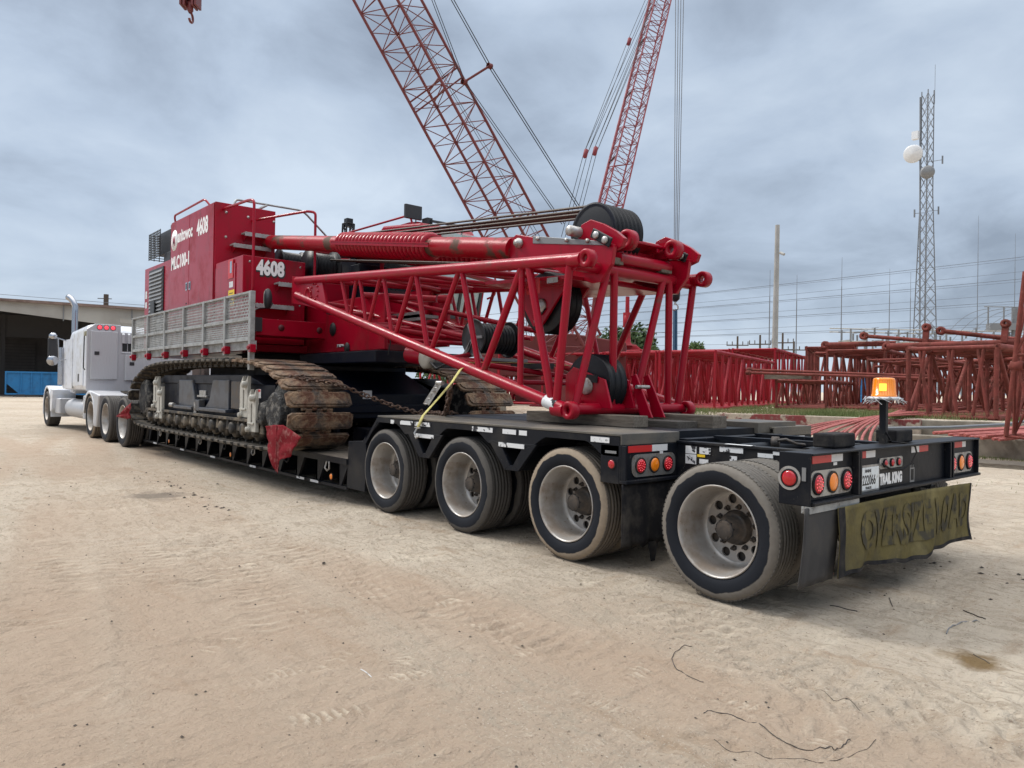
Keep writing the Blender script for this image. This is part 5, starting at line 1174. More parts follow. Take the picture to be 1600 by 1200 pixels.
# lower sheave standing in the boom end
for yy in (.80, 1.12):
    b = MB(); b.poly([(-2.22, yy, 1.20), (-2.22, yy, 1.50), (-2.12, yy, 1.58), (-1.72, yy, 1.46), (-1.64, yy, 1.22), (-1.64, yy, 1.20)], (0, .025, 0)); obj('sheave_cheek', b, RED, BBT, bevel=.004)
b = MB()
for yy in (.86, .94, 1.02): b.lathe((-1.98, yy, 1.42), (0,1,0), [(.05, 0), (.27, 0), (.285, .006), (.26, .02), (.26, .05), (.285, .064), (.27, .07), (.05, .07)], 44)
obj('guide_sheave', b, CABLE, BBT)
b = MB(); b.lathe((-1.94, .80, 1.40), (0,-1,0), [(.08, 0), (.08, .015), (.07, .022), (0, .022)], 22); obj('sheave_pin', b, STEEL, BBT)
b = MB(); b.bar((-1.96, .79, 1.475), (-1.80, .79, 1.465), .07, .012, up=(0,1,0)); obj('pin_keeper', b, CABLE, BBT)
b = MB(); b.tube((-1.60, 1.10, 1.40), (-1.60, 1.28, 1.40), .018, n=8); obj('guide_pin', b, STEEL, BBT)
b = MB(); b.poly([(-1.72, 1.16, 1.5), (-1.66, 1.16, 1.52), (-1.46, 1.16, 1.12), (-1.60, 1.16, 1.12)], (0, .02, 0)); b.poly([(-1.72, 1.34, 1.5), (-1.66, 1.34, 1.52), (-1.46, 1.34, 1.12), (-1.60, 1.34, 1.12)], (0, .02, 0)); b.box(-2.4, -1.8, .5, 1.95, 1.20, 1.215); obj('rope_guard', b, RED, BBT, bevel=.004)
# root plates, step bars, label on the lower chord
for y in (YN, YF):
    b = MB(); b.poly([(-7.5, y-.02, 2.95), (-6.55, y-.02, 2.84), (-6.35, y-.02, 2.35), (-7.1, y-.02, 2.50), (-7.5, y-.02, 2.55)], (0, .04, 0)); rp_ = obj('root_plate', b, RED, BBT, bevel=.006)
    b = MB()
    for k in range(10): a = 6.283*k/10; b.lathe((-6.75+.11*math.cos(a), y-.021, 2.66+.11*math.sin(a)), (0,-1,0), [(.016, 0), (.014, .014), (0, .016)], 6)
    b.lathe((-6.95, y-.021, 2.64), (0,-1,0), [(.10, 0), (.10, .01), (.07, .012), (.07, .004), (0, .004)], 20); obj('root_bolts', b, REDT, rp_)
dch = (BC[YN][1]-BC[YN][0]).normalized()
b = MB(); c = onx(BC[YN], -2.06); b.tube(c, c+dch*.16, .0600, n=20, cap=False); obj('chord_label', b, STICK, BBT)
# extra tubes of the jib and hydraulic lines lying inside the boom root
jr = random.Random(3)
for k, (z0, z1, y0, y1) in enumerate(((2.42, 1.95, .9, 1.2), (2.30, 1.90, 1.2, 1.35), (2.2, 1.86, 1.6, 1.5), (2.52, 1.75, 1.8, 1.9), (2.36, 2.0, 1.9, 2.1), (2.65, 2.1, 1.4, 2.2))):
    b = MB(); b.tube((-6.6, y0, z0), (-4.15, y1, z1), .034, n=10); obj('inner_tube', b, REDT, BBT)
b = MB(); b.path([(-6.6, .5, 2.36), (-6.2, .5, 2.3), (-5.6, .48, 2.2), (-5.2, .49, 2.05), (-4.6, .5, 1.95), (-4.2, .5, 1.82)], .012, 6); b.path([(-5.0, .5, 2.08), (-4.95, .52, 1.9), (-5.0, .52, 1.75)], .008, 5); obj('hydraulic_hose', b, CABLE, BBT)
b = MB(); b.tube((-6.3, .9, 2.62), (-5.4, 1.5, 2.55), .045, n=12); b.tube((-5.35, 1.5, 2.546), (-5.2, 1.6, 2.54), .06, n=12); obj('boom_foot_cylinder', b, REDT, BBT)
b = MB(); b.box(-6.2, -5.5, 1.3, 1.6, 2.30, 2.34); b.box(-6.2, -5.5, 1.3, 1.34, 2.26, 2.38); obj('foot_step', b, GALV, BBT)
# grey roller with its red stub
b = MB(); b.lathe((-4.72, .84, 1.72), (0,1,0), [(0, 0), (.10, 0), (.13, .02), (.13, .09), (.115, .10), (.115, .13), (.13, .14), (.13, .19), (0, .19)], 28); rl_ = obj('boom_roller', b, LGREY, CR)
b = MB(); b.tube((-4.9, 1.0, 1.74), (-5.25, 1.0, 1.78), .11, n=14); b.box(-5.3, -4.9, .95, 1.1, 1.75, 1.95); obj('roller_bracket', b, RED, rl_)
# hose reel
HR = bpy.data.objects.new('hose_reel', None); COL.objects.link(HR); HR.parent = CR; ORG[HR.name] = V(-3.8, 1.1, 1.7); HR.location = ORG[HR.name]-wo(CR)
each('reel_disc', [LA((-3.78, y, 1.93), (0,1,0), [(.0, .0), (.05, -.012), (.12, .0), (.20, .004), (.205, -.006), (.212, .004), (.205, .014), (.12, .012), (0, .012)], 40) for y in (.88, 1.40)], GREYL, HR)
b = MB()
for i in range(10): b.lathe((-3.78, .90+i*.049, 1.93), (0,1,0), [(.10, .0), (.155, .004), (.172, .0245), (.155, .045), (.10, .049)], 30)
obj('wound_hose', b, CABLE, HR)
b = MB(); 
for a in (0, 2.09, 4.19): b.bar((-3.78+.05*math.cos(a), .868, 1.93+.05*math.sin(a)), (-3.78+.18*math.cos(a), .868, 1.93+.18*math.sin(a)), .03, .012, up=(0,1,0))
b.poly([(-3.99, .862, 1.70), (-3.93, .862, 1.70), (-3.76, .862, 1.90), (-3.80, .862, 1.92)], (0, .02, 0)); b.poly([(-3.60, .862, 1.70), (-3.66, .862, 1.70), (-3.80, .862, 1.90), (-3.76, .862, 1.92)], (0, .02, 0))
b.box(-4.0, -3.5, .86, 1.46, 1.665, 1.70); obj('reel_stand', b, TRIM, HR, bevel=.003)
b = MB(); b.box(-4.6, -3.9, .9, 1.3, 1.60, 1.66); obj('bracket_plate', b, CABLE, HR); b = MB(); b.box(-3.5, -2.9, 1.2, 1.3, 1.58, 1.64); obj('bracket_plate', b, CABLE, HR); b = MB(); b.path([(-4.5, .8, 1.66), (-4.3, .75, 1.58), (-4.1, .8, 1.66), (-3.95, .85, 1.6)], .014, 6); obj('hydraulic_hose', b, CABLE, HR)
# ropes' end: small plywood blocks clamped on the boom end
WB = 'wooden blocks tied on top of the boom end'
for (x, y, lb_) in ((-1.74, .90, 'small grey wooden block under the eye lug nearest the sheaves'), (-1.74, 1.62, 'small grey wooden block on the boom end tube, left of the far upper lug')):
    b = MB(); b.box(x-.14, x+.06, y-.07, y+.09, 2.515, 2.575); tag(obj('wooden_block', b, WOODG, origin=(x, y, 2.51), bevel=.004), lb_, 'wood block', WB)
# ================================================================ loads on and about the trailer
def cloth_flag(name, label, outline, y, seed, wob=.012):
    """torn hanging flag: a triangulated fan in the XZ plane with folds"""
    r = random.Random(seed); b = MB(); top = [V(*p) for p in outline[0]]; bot = [V(*p) for p in outline[1]]; n = 26; k = 26; v = []
    def L(P, s):
        s *= len(P)-1; i = min(int(s), len(P)-2); return P[i].lerp(P[i+1], s-i)
    for i in range(n+1):
        for j in range(k+1):
            s, q = i/n, j/k; rag = (r.random()-.5)*.035 if (j == k or i in (0, n)) else 0
            p = L(top, s).lerp(L(bot, s), q*(1+rag*.6)); p.y += wob*math.sin(s*9+q*4)*(.3+q)+wob*.5*math.sin(q*13+s*3); p.x += rag*.5; v.append(p)
    b.add(v, [(i*(k+1)+j, (i+1)*(k+1)+j, (i+1)*(k+1)+j+1, i*(k+1)+j+1) for i in range(n) for j in range(k)], True)
    o = obj(name, b, FLAGR, origin=top[0], recalc=False); md = o.modifiers.new('s', 'SOLIDIFY'); md.thickness = .004
    return tag(o, label, 'flag', 'red warning flags on the crawler track')
F1 = cloth_flag('warning_flag', 'tattered faded red flag hanging from the rear end of the near crawler track', ([(-6.36, -.44, .835), (-6.10, -.44, .865), (-5.82, -.44, .875), (-5.40, -.40, .75)], [(-6.24, -.44, .52), (-6.08, -.45, .33), (-5.98, -.45, .27), (-5.90, -.44, .44), (-5.66, -.42, .50)]), -.44, 4)
b = MB(); b.tube((-5.99, -.452, .865), (-5.97, -.462, .30), .006, n=5)
obj('flag_stick', b, FLAGR, F1)
cloth_flag('warning_flag', 'small dark red flag sticking out at the far front end of the near crawler track', ([(-13.95, -.47, .68), (-13.2, -.47, .88), (-12.8, -.47, .98)], [(-13.95, -.47, .66), (-13.2, -.47, .62), (-12.9, -.47, .66)]), -.45, 6, .02)
# tie-down strap with its ratchet
st = thing('tie_down_strap', (-3.5, 0, 1), 'yellow webbing strap with a steel ratchet hooked to the deck edge over the boom', 'strap')
def ribbon(pts, w, m, nm, par, wd=None):
    b = MB(); P = [V(*p) for p in pts]; v = []
    for i, p in enumerate(P):
        d_ = (P[min(i+1, len(P)-1)]-P[max(i-1, 0)]).normalized(); s = (wd and V(*wd) or d_.cross(V(0, 1, 0))).normalized(); v += [p-s*w/2, p+s*w/2]
    b.add(v, [(2*i, 2*i+2, 2*i+3, 2*i+1) for i in range(len(P)-1)], True); o = obj(nm, b, m, par, recalc=False); md = o.modifiers.new('s', 'SOLIDIFY'); md.thickness = .004; return o
ribbon([(-3.50, -.03, .94), (-3.46, -.03, 1.0), (-3.44, .0, 1.08), (-3.40, .15, 1.25), (-3.34, .28, 1.42), (-3.27, .33, 1.55), (-3.22, .38, 1.60), (-3.20, .46, 1.62)], .055, STRAPY, 'webbing', st, (1, 0, .2))
ribbon([(-3.20, .40, 1.625), (-3.20, .9, 1.64), (-3.2, 1.6, 1.64), (-3.2, 2.1, 1.63)], .05, STRAPY, 'webbing', st, (1, 0, 0))
b = MB(); b.path([(-3.50, -.03, .95), (-3.52, -.05, .90), (-3.49, -.05, .85), (-3.45, -.04, .87)], .011, 6); b.bar((-3.54, -.035, .955), (-3.44, -.035, .955), .012, .012); obj('hook', b, STEEL, st)
rt = MB(); A_, B_ = V(-3.50, .10, 1.19), V(-3.40, .20, 1.42); dd = (B_-A_)
for s in (-.032, .032): rt.bar(A_+V(s, -.03, 0), B_+V(s, -.03, 0), .006, .03)
for k in range(5): p = A_+dd*(.02+k*.24); rt.tube(p+V(-.035, -.03, 0), p+V(.035, -.03, 0), .007, n=6)
rt.tube(B_+V(-.05, -.03, -.01), B_+V(.05, -.03, -.01), .024, n=12)
obj('ratchet', rt, STEEL, st)
# binding chains
def chain(label, pts, link=.085, rad=.0105, group='binding chains'):
    P = [V(*p) for p in pts]; Q = [P[0]]
    L_ = sum((P[i+1]-P[i]).length for i in range(len(P)-1)); n = int(L_/(link*.72)); b = MB(); ds = [0]
    for i in range(len(P)-1): ds.append(ds[-1]+(P[i+1]-P[i]).length)
    def at(s):
        for i in range(len(P)-1):
            if s <= ds[i+1]: return P[i].lerp(P[i+1], (s-ds[i])/(ds[i+1]-ds[i])), (P[i+1]-P[i]).normalized()
        return P[-1], (P[-1]-P[-2]).normalized()
    for k in range(n):
        c, d_ = at(L_*k/n); a = d_.orthogonal().normalized(); q = d_.cross(a); t_ = math.radians(45+90*(k % 2)+random.uniform(-25, 25)); a = a*math.cos(t_)+q*math.sin(t_)
        pts2 = [c+d_*(link*.5*math.cos(u))+a*(link*.30*math.sin(u)) for u in [6.283*j/9 for j in range(10)]]
        b.path(pts2, rad, 5)
    return tag(obj('chain', b, CHAINM, origin=P[0], recalc=False), label, 'chain', group)
chain('rusty chain running from the near track pads down to the rear deck', [(-6.2, -.30, 1.42), (-6.1, -.15, 1.44), (-6.0, .05, 1.43), (-5.95, .25, 1.40), (-5.85, .45, 1.33), (-5.7, .62, 1.24), (-5.4, .80, 1.13), (-5.15, .9, 1.07), (-4.95, .95, 1.04), (-4.2, 1.0, 1.06)])
chain('rusty chain heaped loosely on top of the near crawler track', [(-6.25, -.32, 1.40), (-6.2, -.2, 1.47), (-6.28, -.12, 1.43), (-6.15, -.05, 1.48), (-6.3, -.2, 1.46), (-6.22, -.28, 1.36)], .08)
chain('rusty chain bundle hanging beside the yellow strap ratchet', [(-4.3, .9, 1.06), (-4.0, .7, 1.12), (-3.72, .5, 1.24), (-3.55, .4, 1.40), (-3.45, .35, 1.46), (-3.5, .38, 1.30), (-3.62, .42, 1.16), (-3.5, .36, 1.22), (-3.44, .34, 1.38), (-3.60, .4, 1.12), (-3.9, .6, 1.07), (-4.5, .8, 1.06)], .07)
chain('rusty chain hanging off the front edge of the rear deck', [(-4.9, .95, 1.05), (-4.92, .94, .95), (-4.93, .93, .86)], .07)
# ================================================================ truck tractor
TK = thing('semi_truck', (-18.5, .9, 0), 'white and aluminium long-nosed semi truck with a chrome exhaust stack, coupled to the trailer', 'truck')
TY0, TY1 = -.30, 2.15; zs_ = 1.16
for x, k in ((-14.25, 'g'), (-15.80, 'g'), (-17.35, 'd')):
    wheel(TK, x, TY0, k, x, sc=zs_, hub=False); wheel(TK, x, TY1, k, x, flip=True, sc=zs_, hub=False); wheel(TK, x, TY0+.68, k, x, flip=True, sc=zs_, hub=False)
wheel(TK, -23.15, TY0-.05, 'g', 1, sc=zs_); wheel(TK, -23.15, TY1+.05, 'g', 1, flip=True, sc=zs_)
b = MB(); b.box(-23.6, -13.6, .35, .50, .62, .92); b.box(-23.6, -13.6, 1.4, 1.55, .62, .92)
for x in (-14.25, -15.8, -17.35, -23.15): b.tube((x, -.2, .52), (x, 2.1, .52), .08, n=8)
b.box(-16.5, -14.5, .3, 1.6, .92, 1.12); obj('chassis', b, DARK, TK)
b = MB(); b.poly([(-21.5, -.25, 1.12), (-18.02, -.25, 1.12), (-18.02, -.25, 2.62), (-18.3, -.25, 2.80), (-20.2, -.25, 2.72), (-20.9, -.25, 2.30), (-21.5, -.25, 2.2)], (0, 2.4, 0)); cab_t = obj('cab', b, WHITE, TK, bevel=.12)
b = MB(); b.poly([(-24.2, .2, 1.0), (-21.45, .0, 1.0), (-21.45, .0, 1.95), (-24.2, .2, 1.75)], (0, 1.6, 0)); obj('hood', b, WHITE, TK, bevel=.1)
b = MB(); b.poly([(-21.0, -.256, 1.9), (-19.95, -.256, 1.9), (-19.95, -.256, 2.45), (-20.75, -.256, 2.45)], (0, .003, 0)); obj('side_window', b, GLASS, cab_t)
b = MB(); b.box(-21.2, -19.9, -.262, -.252, 1.15, 2.5); obj('cab_door', b, WHITE, cab_t, bevel=.01)
b = MB(); b.box(-19.2, -18.5, -.268, -.252, 1.25, 2.35); sd_ = obj('sleeper_door', b, WHITE, cab_t, bevel=.01)
b = MB(); b.box(-19.1, -18.95, -.274, -.269, 1.35, 1.55); b.path([(-18.2, -.3, 2.5), (-18.2, -.31, 1.7), (-18.22, -.27, 1.65)], .015, 6); obj('grab_handle', b, GREYL, cab_t)
b = MB(); b.box(-18.30, -18.05, -.30, -.24, 2.50, 2.62); obj('corner_lamp', b, mat('smoky_lens', (.2, .17, .08), .3), cab_t, bevel=.02)
# aluminium headache rack behind the sleeper
b = MB(); b.poly([(-17.96, -.30, 1.12), (-17.96, 2.22, 1.12), (-17.96, 2.22, 2.62), (-17.96, .46, 2.62), (-17.96, .46, 2.80), (-17.96, -.12, 2.80), (-17.96, -.30, 2.66)], (.06, 0, 0)); hr_ = obj('headache_rack', b, ALU, TK, bevel=.012)
b = MB(); b.box(-17.90, -17.84, -.22, .38, 1.42, 2.62); b.box(-17.90, -17.84, .56, 1.4, 1.40, 2.05); b.box(-17.90, -17.88, .48, 2.2, 2.08, 2.12); obj('rack_door', b, ALU, hr_, bevel=.012)
b = MB()
for (y, z) in ((-.14, 2.02), (.66, 1.78)): b.box(-17.84, -17.83, y, y+.11, z, z+.09)
obj('door_latch', b, GREYL, hr_, bevel=.01)
b = MB()
for k in range(10): y = .50+k*.13; b.box(-17.90, -17.885, y, y+.105, 2.14, 2.34)
obj('rack_window', b, DARK, hr_)
b = MB()
for k in range(11): y = .485+k*.13; b.poly([(-17.90, y, 2.34), (-17.86, y, 2.34), (-17.86, y, 2.56), (-17.90, y, 2.60)], (0, .06, 0))
obj('rack_louvre', b, ALU, hr_)
for y in (-.02, .13, .28): lamp(TK, (-17.895, y, 2.715), (1, 0, 0), .052, LEDR2, 0)
# fenders
def fender(x0, x1, y0, y1, zc, R, m, a0=0, a1=180, xc=None):
    b = MB(); xc = xc or (x0+x1)/2; n = 18; v = []
    for i in range(n+1):
        a = math.radians(a0+(a1-a0)*i/n); v += [(xc+R*math.cos(a), y0, zc+R*math.sin(a)), (xc+R*math.cos(a), y1, zc+R*math.sin(a)), (xc+(R-.07)*math.cos(a), y0, zc+(R-.07)*math.sin(a))]
    b.add(v, [(3*i, 3*i+3, 3*i+4, 3*i+1) for i in range(n)]+[(3*i, 3*i+2, 3*i+5, 3*i+3) for i in range(n)], True)
    o = obj('fender', b, m, TK); md = o.modifiers.new('s', 'SOLIDIFY'); md.thickness = .012; return o
fender(0, 0, TY0-.06, TY0+.55, .55, .66, WHITE, 25, 200, -23.1); fender(0, 0, TY1-.5, TY1+.06, .55, .66, WHITE, 25, 200, -23.1)
b = MB(); b.poly([(-22.48, TY0-.06, .46), (-22.30, TY0-.06, .46), (-22.1, TY0-.06, 1.1), (-22.45, TY0-.06, 1.12), (-22.62, TY0-.06, .95)], (0, .60, 0)); b.box(-22.46, -22.44, TY0-.05, TY0+.5, .30, .5); obj('fender_skirt', b, WHITE, TK, bevel=.03)
fender(0, 0, TY0-.04, TY0+.62, .52, .62, WHITE, -20, 175, -17.35)
b = MB(); b.poly([(-16.74, TY0-.04, .30), (-16.55, TY0-.04, .30), (-16.3, TY0-.04, 1.05), (-17.3, TY0-.04, 1.14), (-16.8, TY0-.04, .9)], (0, .64, 0)); obj('fender_skirt', b, ALU, TK, bevel=.03)
b = MB(); b.lathe((-21.4, .08, .60), (1, 0, 0), [(0, 0), (.24, .01), (.26, .05), (.26, 2.9), (.24, 2.95), (0, 2.96)], 24); obj('fuel_tank', b, ALU, TK)
b = MB(); b.box(-22.2, -21.5, -.28, .1, .42, .86); obj('step_box', b, ALU, TK, bevel=.03); b = MB(); b.box(-18.5, -18.3, -.25, .3, .4, 1.0); obj('battery_box', b, ALU, TK, bevel=.03)
b = MB()
for k in range(9): b.path([(-18.4+.1*k, -.15+.03*(k % 3), .98), (-18.3+.1*k, -.18, 1.05+.03*(k % 2)), (-18.2+.1*k, -.1, .95)], .02, 6)
obj('air_fitting', b, STEEL, TK)
b = MB(); b.path([(-20.4, -.13, 1.9), (-20.4, -.13, 3.25), (-20.4, -.13, 3.42), (-20.44, -.17, 3.54), (-20.50, -.22, 3.63), (-20.56, -.27, 3.67)], .075, 18, [.075, .075, .075, .08, .085, .09]); ex = obj('exhaust_stack', b, CHROME, TK)
b = MB(); dx_ = V(-.08, -.06, .04).normalized(); b.disc(V(-20.565, -.274, 3.673), dx_, .085, 18); obj('stack_mouth', b, DARK, ex)
b = MB(); b.tube((-21.2, -.3, 1.25), (-21.2, -.3, 2.3), .09, n=14); obj('air_cleaner', b, CHROME, TK)
b = MB(); b.path([(-20.7, -.28, 2.47), (-20.5, -.50, 2.52), (-20.1, -.70, 2.52)], .018, 6); b.path([(-20.7, -.28, 1.95), (-20.5, -.45, 1.92), (-20.1, -.68, 1.93)], .018, 6); b.path([(-20.5, -.5, 2.5), (-20.5, -.48, 1.95)], .015, 6); mi = obj('side_mirror', b, CHROME, TK)
b = MB(); b.box(-20.14, -20.08, -.80, -.58, 1.92, 2.5); obj('mirror_shell', b, GREYL, mi, bevel=.03)
b = MB(); b.lathe((-20.06, -.69, 2.55), (1, -.4, 0), [(0, .05), (.07, .04), (.10, 0), (.07, -.05), (0, -.06)], 18); obj('convex_mirror', b, CHROME, mi); b = MB(); b.lathe((-20.07, -.69, 1.90), (1, 0, -.2), [(0, .05), (.12, .03), (.14, 0), (0, -.04)], 18); obj('convex_mirror', b, CHROME, mi)
# ================================================================ warehouse, dumpster and the white shed beyond
WH = thing('warehouse', (-72, 6, 0), 'long low open-fronted warehouse with pale beige fascia and rusty roof edge behind the truck', 'building')
def fr(s, o, z):  # s along the facade (0 = left picture edge), o = depth behind it
    d_ = V(1.1, 10.5, 0).normalized(); n_ = V(-10.5, 1.1, 0).normalized(); return V(-69.94, 3.2, 0)+d_*s+n_*o+V(0, 0, z)
def wpoly(nm, m, pts, ext, par=WH, **k): b = MB(); b.poly([fr(*p) for p in pts], ext); return obj(nm, b, m, par, **k)
nn = V(-10.5, 1.1, 0).normalized()
fa = wpoly('fascia', BEIGE, [(-14, 0, 7.0), (-14, 0, 7.75), (16.5, 0, 7.75), (16.5, 0, 6.15), (8, 0, 6.25), (0, 0, 6.95)], nn*.25)
b = MB()
for k in range(5): p = fr(-6+k*5.2, -.03, 0); b.tube(p+V(0, 0, 6.4), p+V(0, 0, 7.7), .05, n=4)
obj('downpipe', b, TRIM, fa)
wpoly('roof', RROOF, [(-14, -.35, 7.75), (16.5, -.35, 7.75), (16.5, 18, 7.9), (-14, 18, 7.9)], V(0, 0, .22))
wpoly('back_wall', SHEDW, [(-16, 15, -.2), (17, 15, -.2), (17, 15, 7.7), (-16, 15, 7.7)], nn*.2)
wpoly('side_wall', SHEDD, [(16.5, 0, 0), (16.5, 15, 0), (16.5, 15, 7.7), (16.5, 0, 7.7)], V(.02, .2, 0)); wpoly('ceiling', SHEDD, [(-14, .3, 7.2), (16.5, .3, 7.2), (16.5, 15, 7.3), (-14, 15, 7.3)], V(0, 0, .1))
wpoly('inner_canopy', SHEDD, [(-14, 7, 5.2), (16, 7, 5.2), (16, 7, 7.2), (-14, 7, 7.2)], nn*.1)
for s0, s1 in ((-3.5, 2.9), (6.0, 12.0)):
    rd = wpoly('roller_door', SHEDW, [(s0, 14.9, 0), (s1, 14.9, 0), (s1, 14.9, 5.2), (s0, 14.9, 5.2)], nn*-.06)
    b = MB()
    for k in range(17): a, c = fr(s0, 14.82, .3*k+.1), fr(s1, 14.82, .3*k+.1); b.bar(a, c, .04, .05)
    obj('slats', b, SHEDD, rd)
for k in range(6):
    p = fr(-11+5.6*k, 7, 0); b = MB(); b.box(p.x-.15, p.x+.15, p.y-.15, p.y+.15, 0, 7.2); obj('column', b, SHEDD, WH)
b = MB(); a, c = fr(8.5, -1.2, 6.6), fr(17, -1.2, 6.2); b.bar(a, c, .2, .35); b.bar(a+V(0, 0, -.5), c+V(0, 0, -.5), .1, .15); b.box(fr(10.8, -1.2, 0).x-.1, fr(10.8, -1.2, 0).x+.1, fr(10.8, -1.2, 0).y-.1, fr(10.8, -1.2, 0).y+.1, 0, 6.5); obj('crane_rail', b, BEIGE, WH)
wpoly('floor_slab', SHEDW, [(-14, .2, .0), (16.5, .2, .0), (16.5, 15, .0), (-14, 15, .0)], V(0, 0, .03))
DP = thing('dumpster', (-70, 6, 0), 'blue open-top steel dumpster standing in front of the dark warehouse opening', 'dumpster')
def dp(s, o, z): return V(-67.2, 3.35, 0)+V(.12, 1, 0).normalized()*s*1.12+V(-1, .12, 0).normalized()*o+V(0, 0, z)
b = MB(); b.poly([dp(0, 0, 1.1), dp(.75, 0, .30), (dp(4.9, 0, .30)), dp(4.9, 0, 1.95), dp(0, 0, 1.95)], V(-1, .12, 0).normalized()*2.2); obj('container', b, BLUE, DP)
b = MB(); b.bar(dp(-.05, -.05, 1.97), dp(4.95, -.05, 1.97), .1, .12); b.bar(dp(-.05, -.05, .24), dp(4.95, -.05, .24), .1, .12); b.bar(dp(0, -.05, .2), dp(0, -.05, 1.95), .12, .1, up=(0, 1, 0))
for k in range(7): b.bar(dp(.9+k*.62, -.04, .3), dp(.9+k*.62, -.04, 1.95), .10, .08, up=(0, 1, 0))
obj('rib', b, BLUE, DP)
b = MB(); b.box(dp(.6, 0, 0).x-.1, dp(.6, 0, 0).x+.2, dp(.6, 0, 0).y, dp(.6, 0, 0).y+.6, 0, .2); b.box(dp(4, 0, 0).x-.1, dp(4, 0, 0).x+.2, dp(4, 0, 0).y, dp(4, 0, 0).y+.6, 0, .2); obj('skid', b, SHEDD, DP)
SH = thing('storage_shed', (-48, 15, 0), 'white corrugated metal shed glimpsed between the catwalk and the near crawler track', 'shed')
b = MB(); b.poly([(-52.0, 14.0, 0), (-47.0, 20.0, 0), (-47.0, 20.0, 3.4), (-52.0, 14.0, 3.4)], (-3, 2.5, 0)); obj('wall', b, WCORR, SH)
b = MB()
for k in range(26): x, y = -52.0+5.0*k/26, 14.0+6.0*k/26; b.tube((x+.03, y-.03, 0), (x+.03, y-.03, 3.4), .04, n=5)
obj('corrugation', b, WCORR, SH)
b = MB(); b.poly([(-52.3, 13.9, 3.4), (-46.8, 20.3, 3.4), (-50, 23, 3.5), (-55.4, 16.6, 3.5)], (0, 0, .12)); obj('roof', b, GALV, SH)
SH2 = thing('shipping_container', (-55, 12, 0), 'brown steel container beside the white corrugated shed', 'container')
b = MB(); b.poly([(-54.5, 10.6, .1), (-52.2, 13.6, .1), (-52.2, 13.6, 2.9), (-54.5, 10.6, 2.9)], (-2, 1.6, 0)); obj('body', b, mat('brown_container', (.07, .05, .045), .7), SH2)
b = MB()
for k in range(4): x, y = -54.4+2.2*k/3.2, 10.7+2.9*k/3.2; b.tube((x+.03, y-.03, .2), (x+.03, y-.03, 2.8), .03, n=5)
obj('lock_rod', b, SHEDD, SH2)
# ================================================================ working cranes behind
def bg_crane(label, base, elbow_dir_top, w, n, m, body, roll, rc, rl, thick_near=False):
    t = thing('lattice_crane', base, label, 'crane')
    ch, lb, cf = lattice(base, elbow_dir_top, w, w, (0, 0, 1), n, rc, rl, roll=roll, nseg=8)
    for b in ch: obj('boom_chord', b, m, t, recalc=False)
    obj('boom_lacing', lb, m, t, recalc=False); return t, cf
LB, LT = V(-20.39, 19.47, 3.14), V(-25.69, 10.10, 21.6)
ext = (LT-LB)
CL, cf = bg_crane('weathered red lattice-boom crane whose wide boom leans to the left over the loaded crane', LB, LB+ext*1.25, 1.86, 30, BOOMR, None, math.radians(45), .062, .022)
b = MB()
def onb(t_, k=None):
    return cf(k, t_) if k is not None else LB+ext*1.25*t_
# pendants with their spreader strut
S1, S0 = V(-21.44, 15.11, 14.88), V(-22.13, 14.3, 14.19)
for dy in (-.07, .07):
    b = MB(); b.tube(V(-20.34+dy, 19.49, 9.45), S1+V(dy, 0, 0), .020, n=6); b.tube(S1+V(dy, 0, 0), V(-23.67+dy, 12.46, 20.84), .020, n=6); obj('pendant_line', b, CABLE, CL)
    b = MB(); b.tube(V(-20.8+dy, 18.95, 8.72), S0+V(dy, 0, 0), .016, n=6); b.tube(S0+V(dy, 0, 0), S0+V(-2.2+dy, -2.5, 8.4), .016, n=6); obj('pendant_line', b, CABLE, CL)
b = MB(); b.tube(S0, S1, .05, n=8); b.lathe(S1, (0,1,0), [(.12, -.1), (.12, .1), (0, .1)], 8); b.lathe(S0, (0,1,0), [(.13, -.1), (.13, .1), (0, .1)], 8); obj('spreader_strut', b, BOOMR, CL)
for (ta, tb) in ((.46, .478), (.478, .495), (.745, .76)):
    b = MB(); b.tube(cf(0, ta), cf(2, tb), .04, n=6); b.tube(cf(1, ta), cf(3, tb), .04, n=6); obj('stiffener', b, BOOMR, CL)
b = MB(); b.tube(LB+V(.2, 0, 2), LB+ext*1.2, .012, n=5); b.tube(LB+V(-.3, .3, 2), LB+ext*1.2, .012, n=5); obj('hoist_rope', b, CABLE, CL)
b = MB(); b.tube(V(-20.34, 19.5, 8.9), V(-19.6, 20.4, 8.1), .05, n=8); b.lathe((-19.75, 20.25, 8.2), (1,.6,0), [(0, -.22), (.2, -.2), (.24, 0), (.2, .2), (0, .22)], 14); b.bar((-20.3, 19.5, 8.9), (-19.9, 20.0, 8.3), .14, .14); b.tube((-19.7, 20.3, 8.1), (-19.9, 20.0, 4.6), .09, n=8); b.tube((-19.9, 20, 8.1), (-22.2, 17.6, 4.4), .08, n=8); b.tube((-19.9, 20, 7.9), (-22.0, 17.8, 3.9), .05, n=6); obj('gantry', b, BOOMR, CL)
b = MB(); b.poly([(-24.4, 17.2, 1.9), (-19.3, 21.6, 1.9), (-19.3, 21.6, 3.5), (-21.2, 20.0, 3.9), (-24.4, 17.2, 3.6)], (-2.2, 2.6, 0)); b.box(-24, -20, 19, 22, .6, 1.9); obj('machine_house', b, BOOMR, CL, bevel=.05)
RB, RTp = V(-39.36, 38.82, 4.59), V(-49.13, 63.97, 53.11)
CR2, cf2 = bg_crane('second lattice-boom crane, slim bright red boom rising almost upright right of the wide one', RB, RTp, 1.75, 44, BOOMR2, None, math.radians(45), .075, .032)
ch_ = MB(); ch_.tube(cf2(0, 0), cf2(0, 1), .13, n=8); obj('ladder_chord', ch_, BOOMR2, CR2)
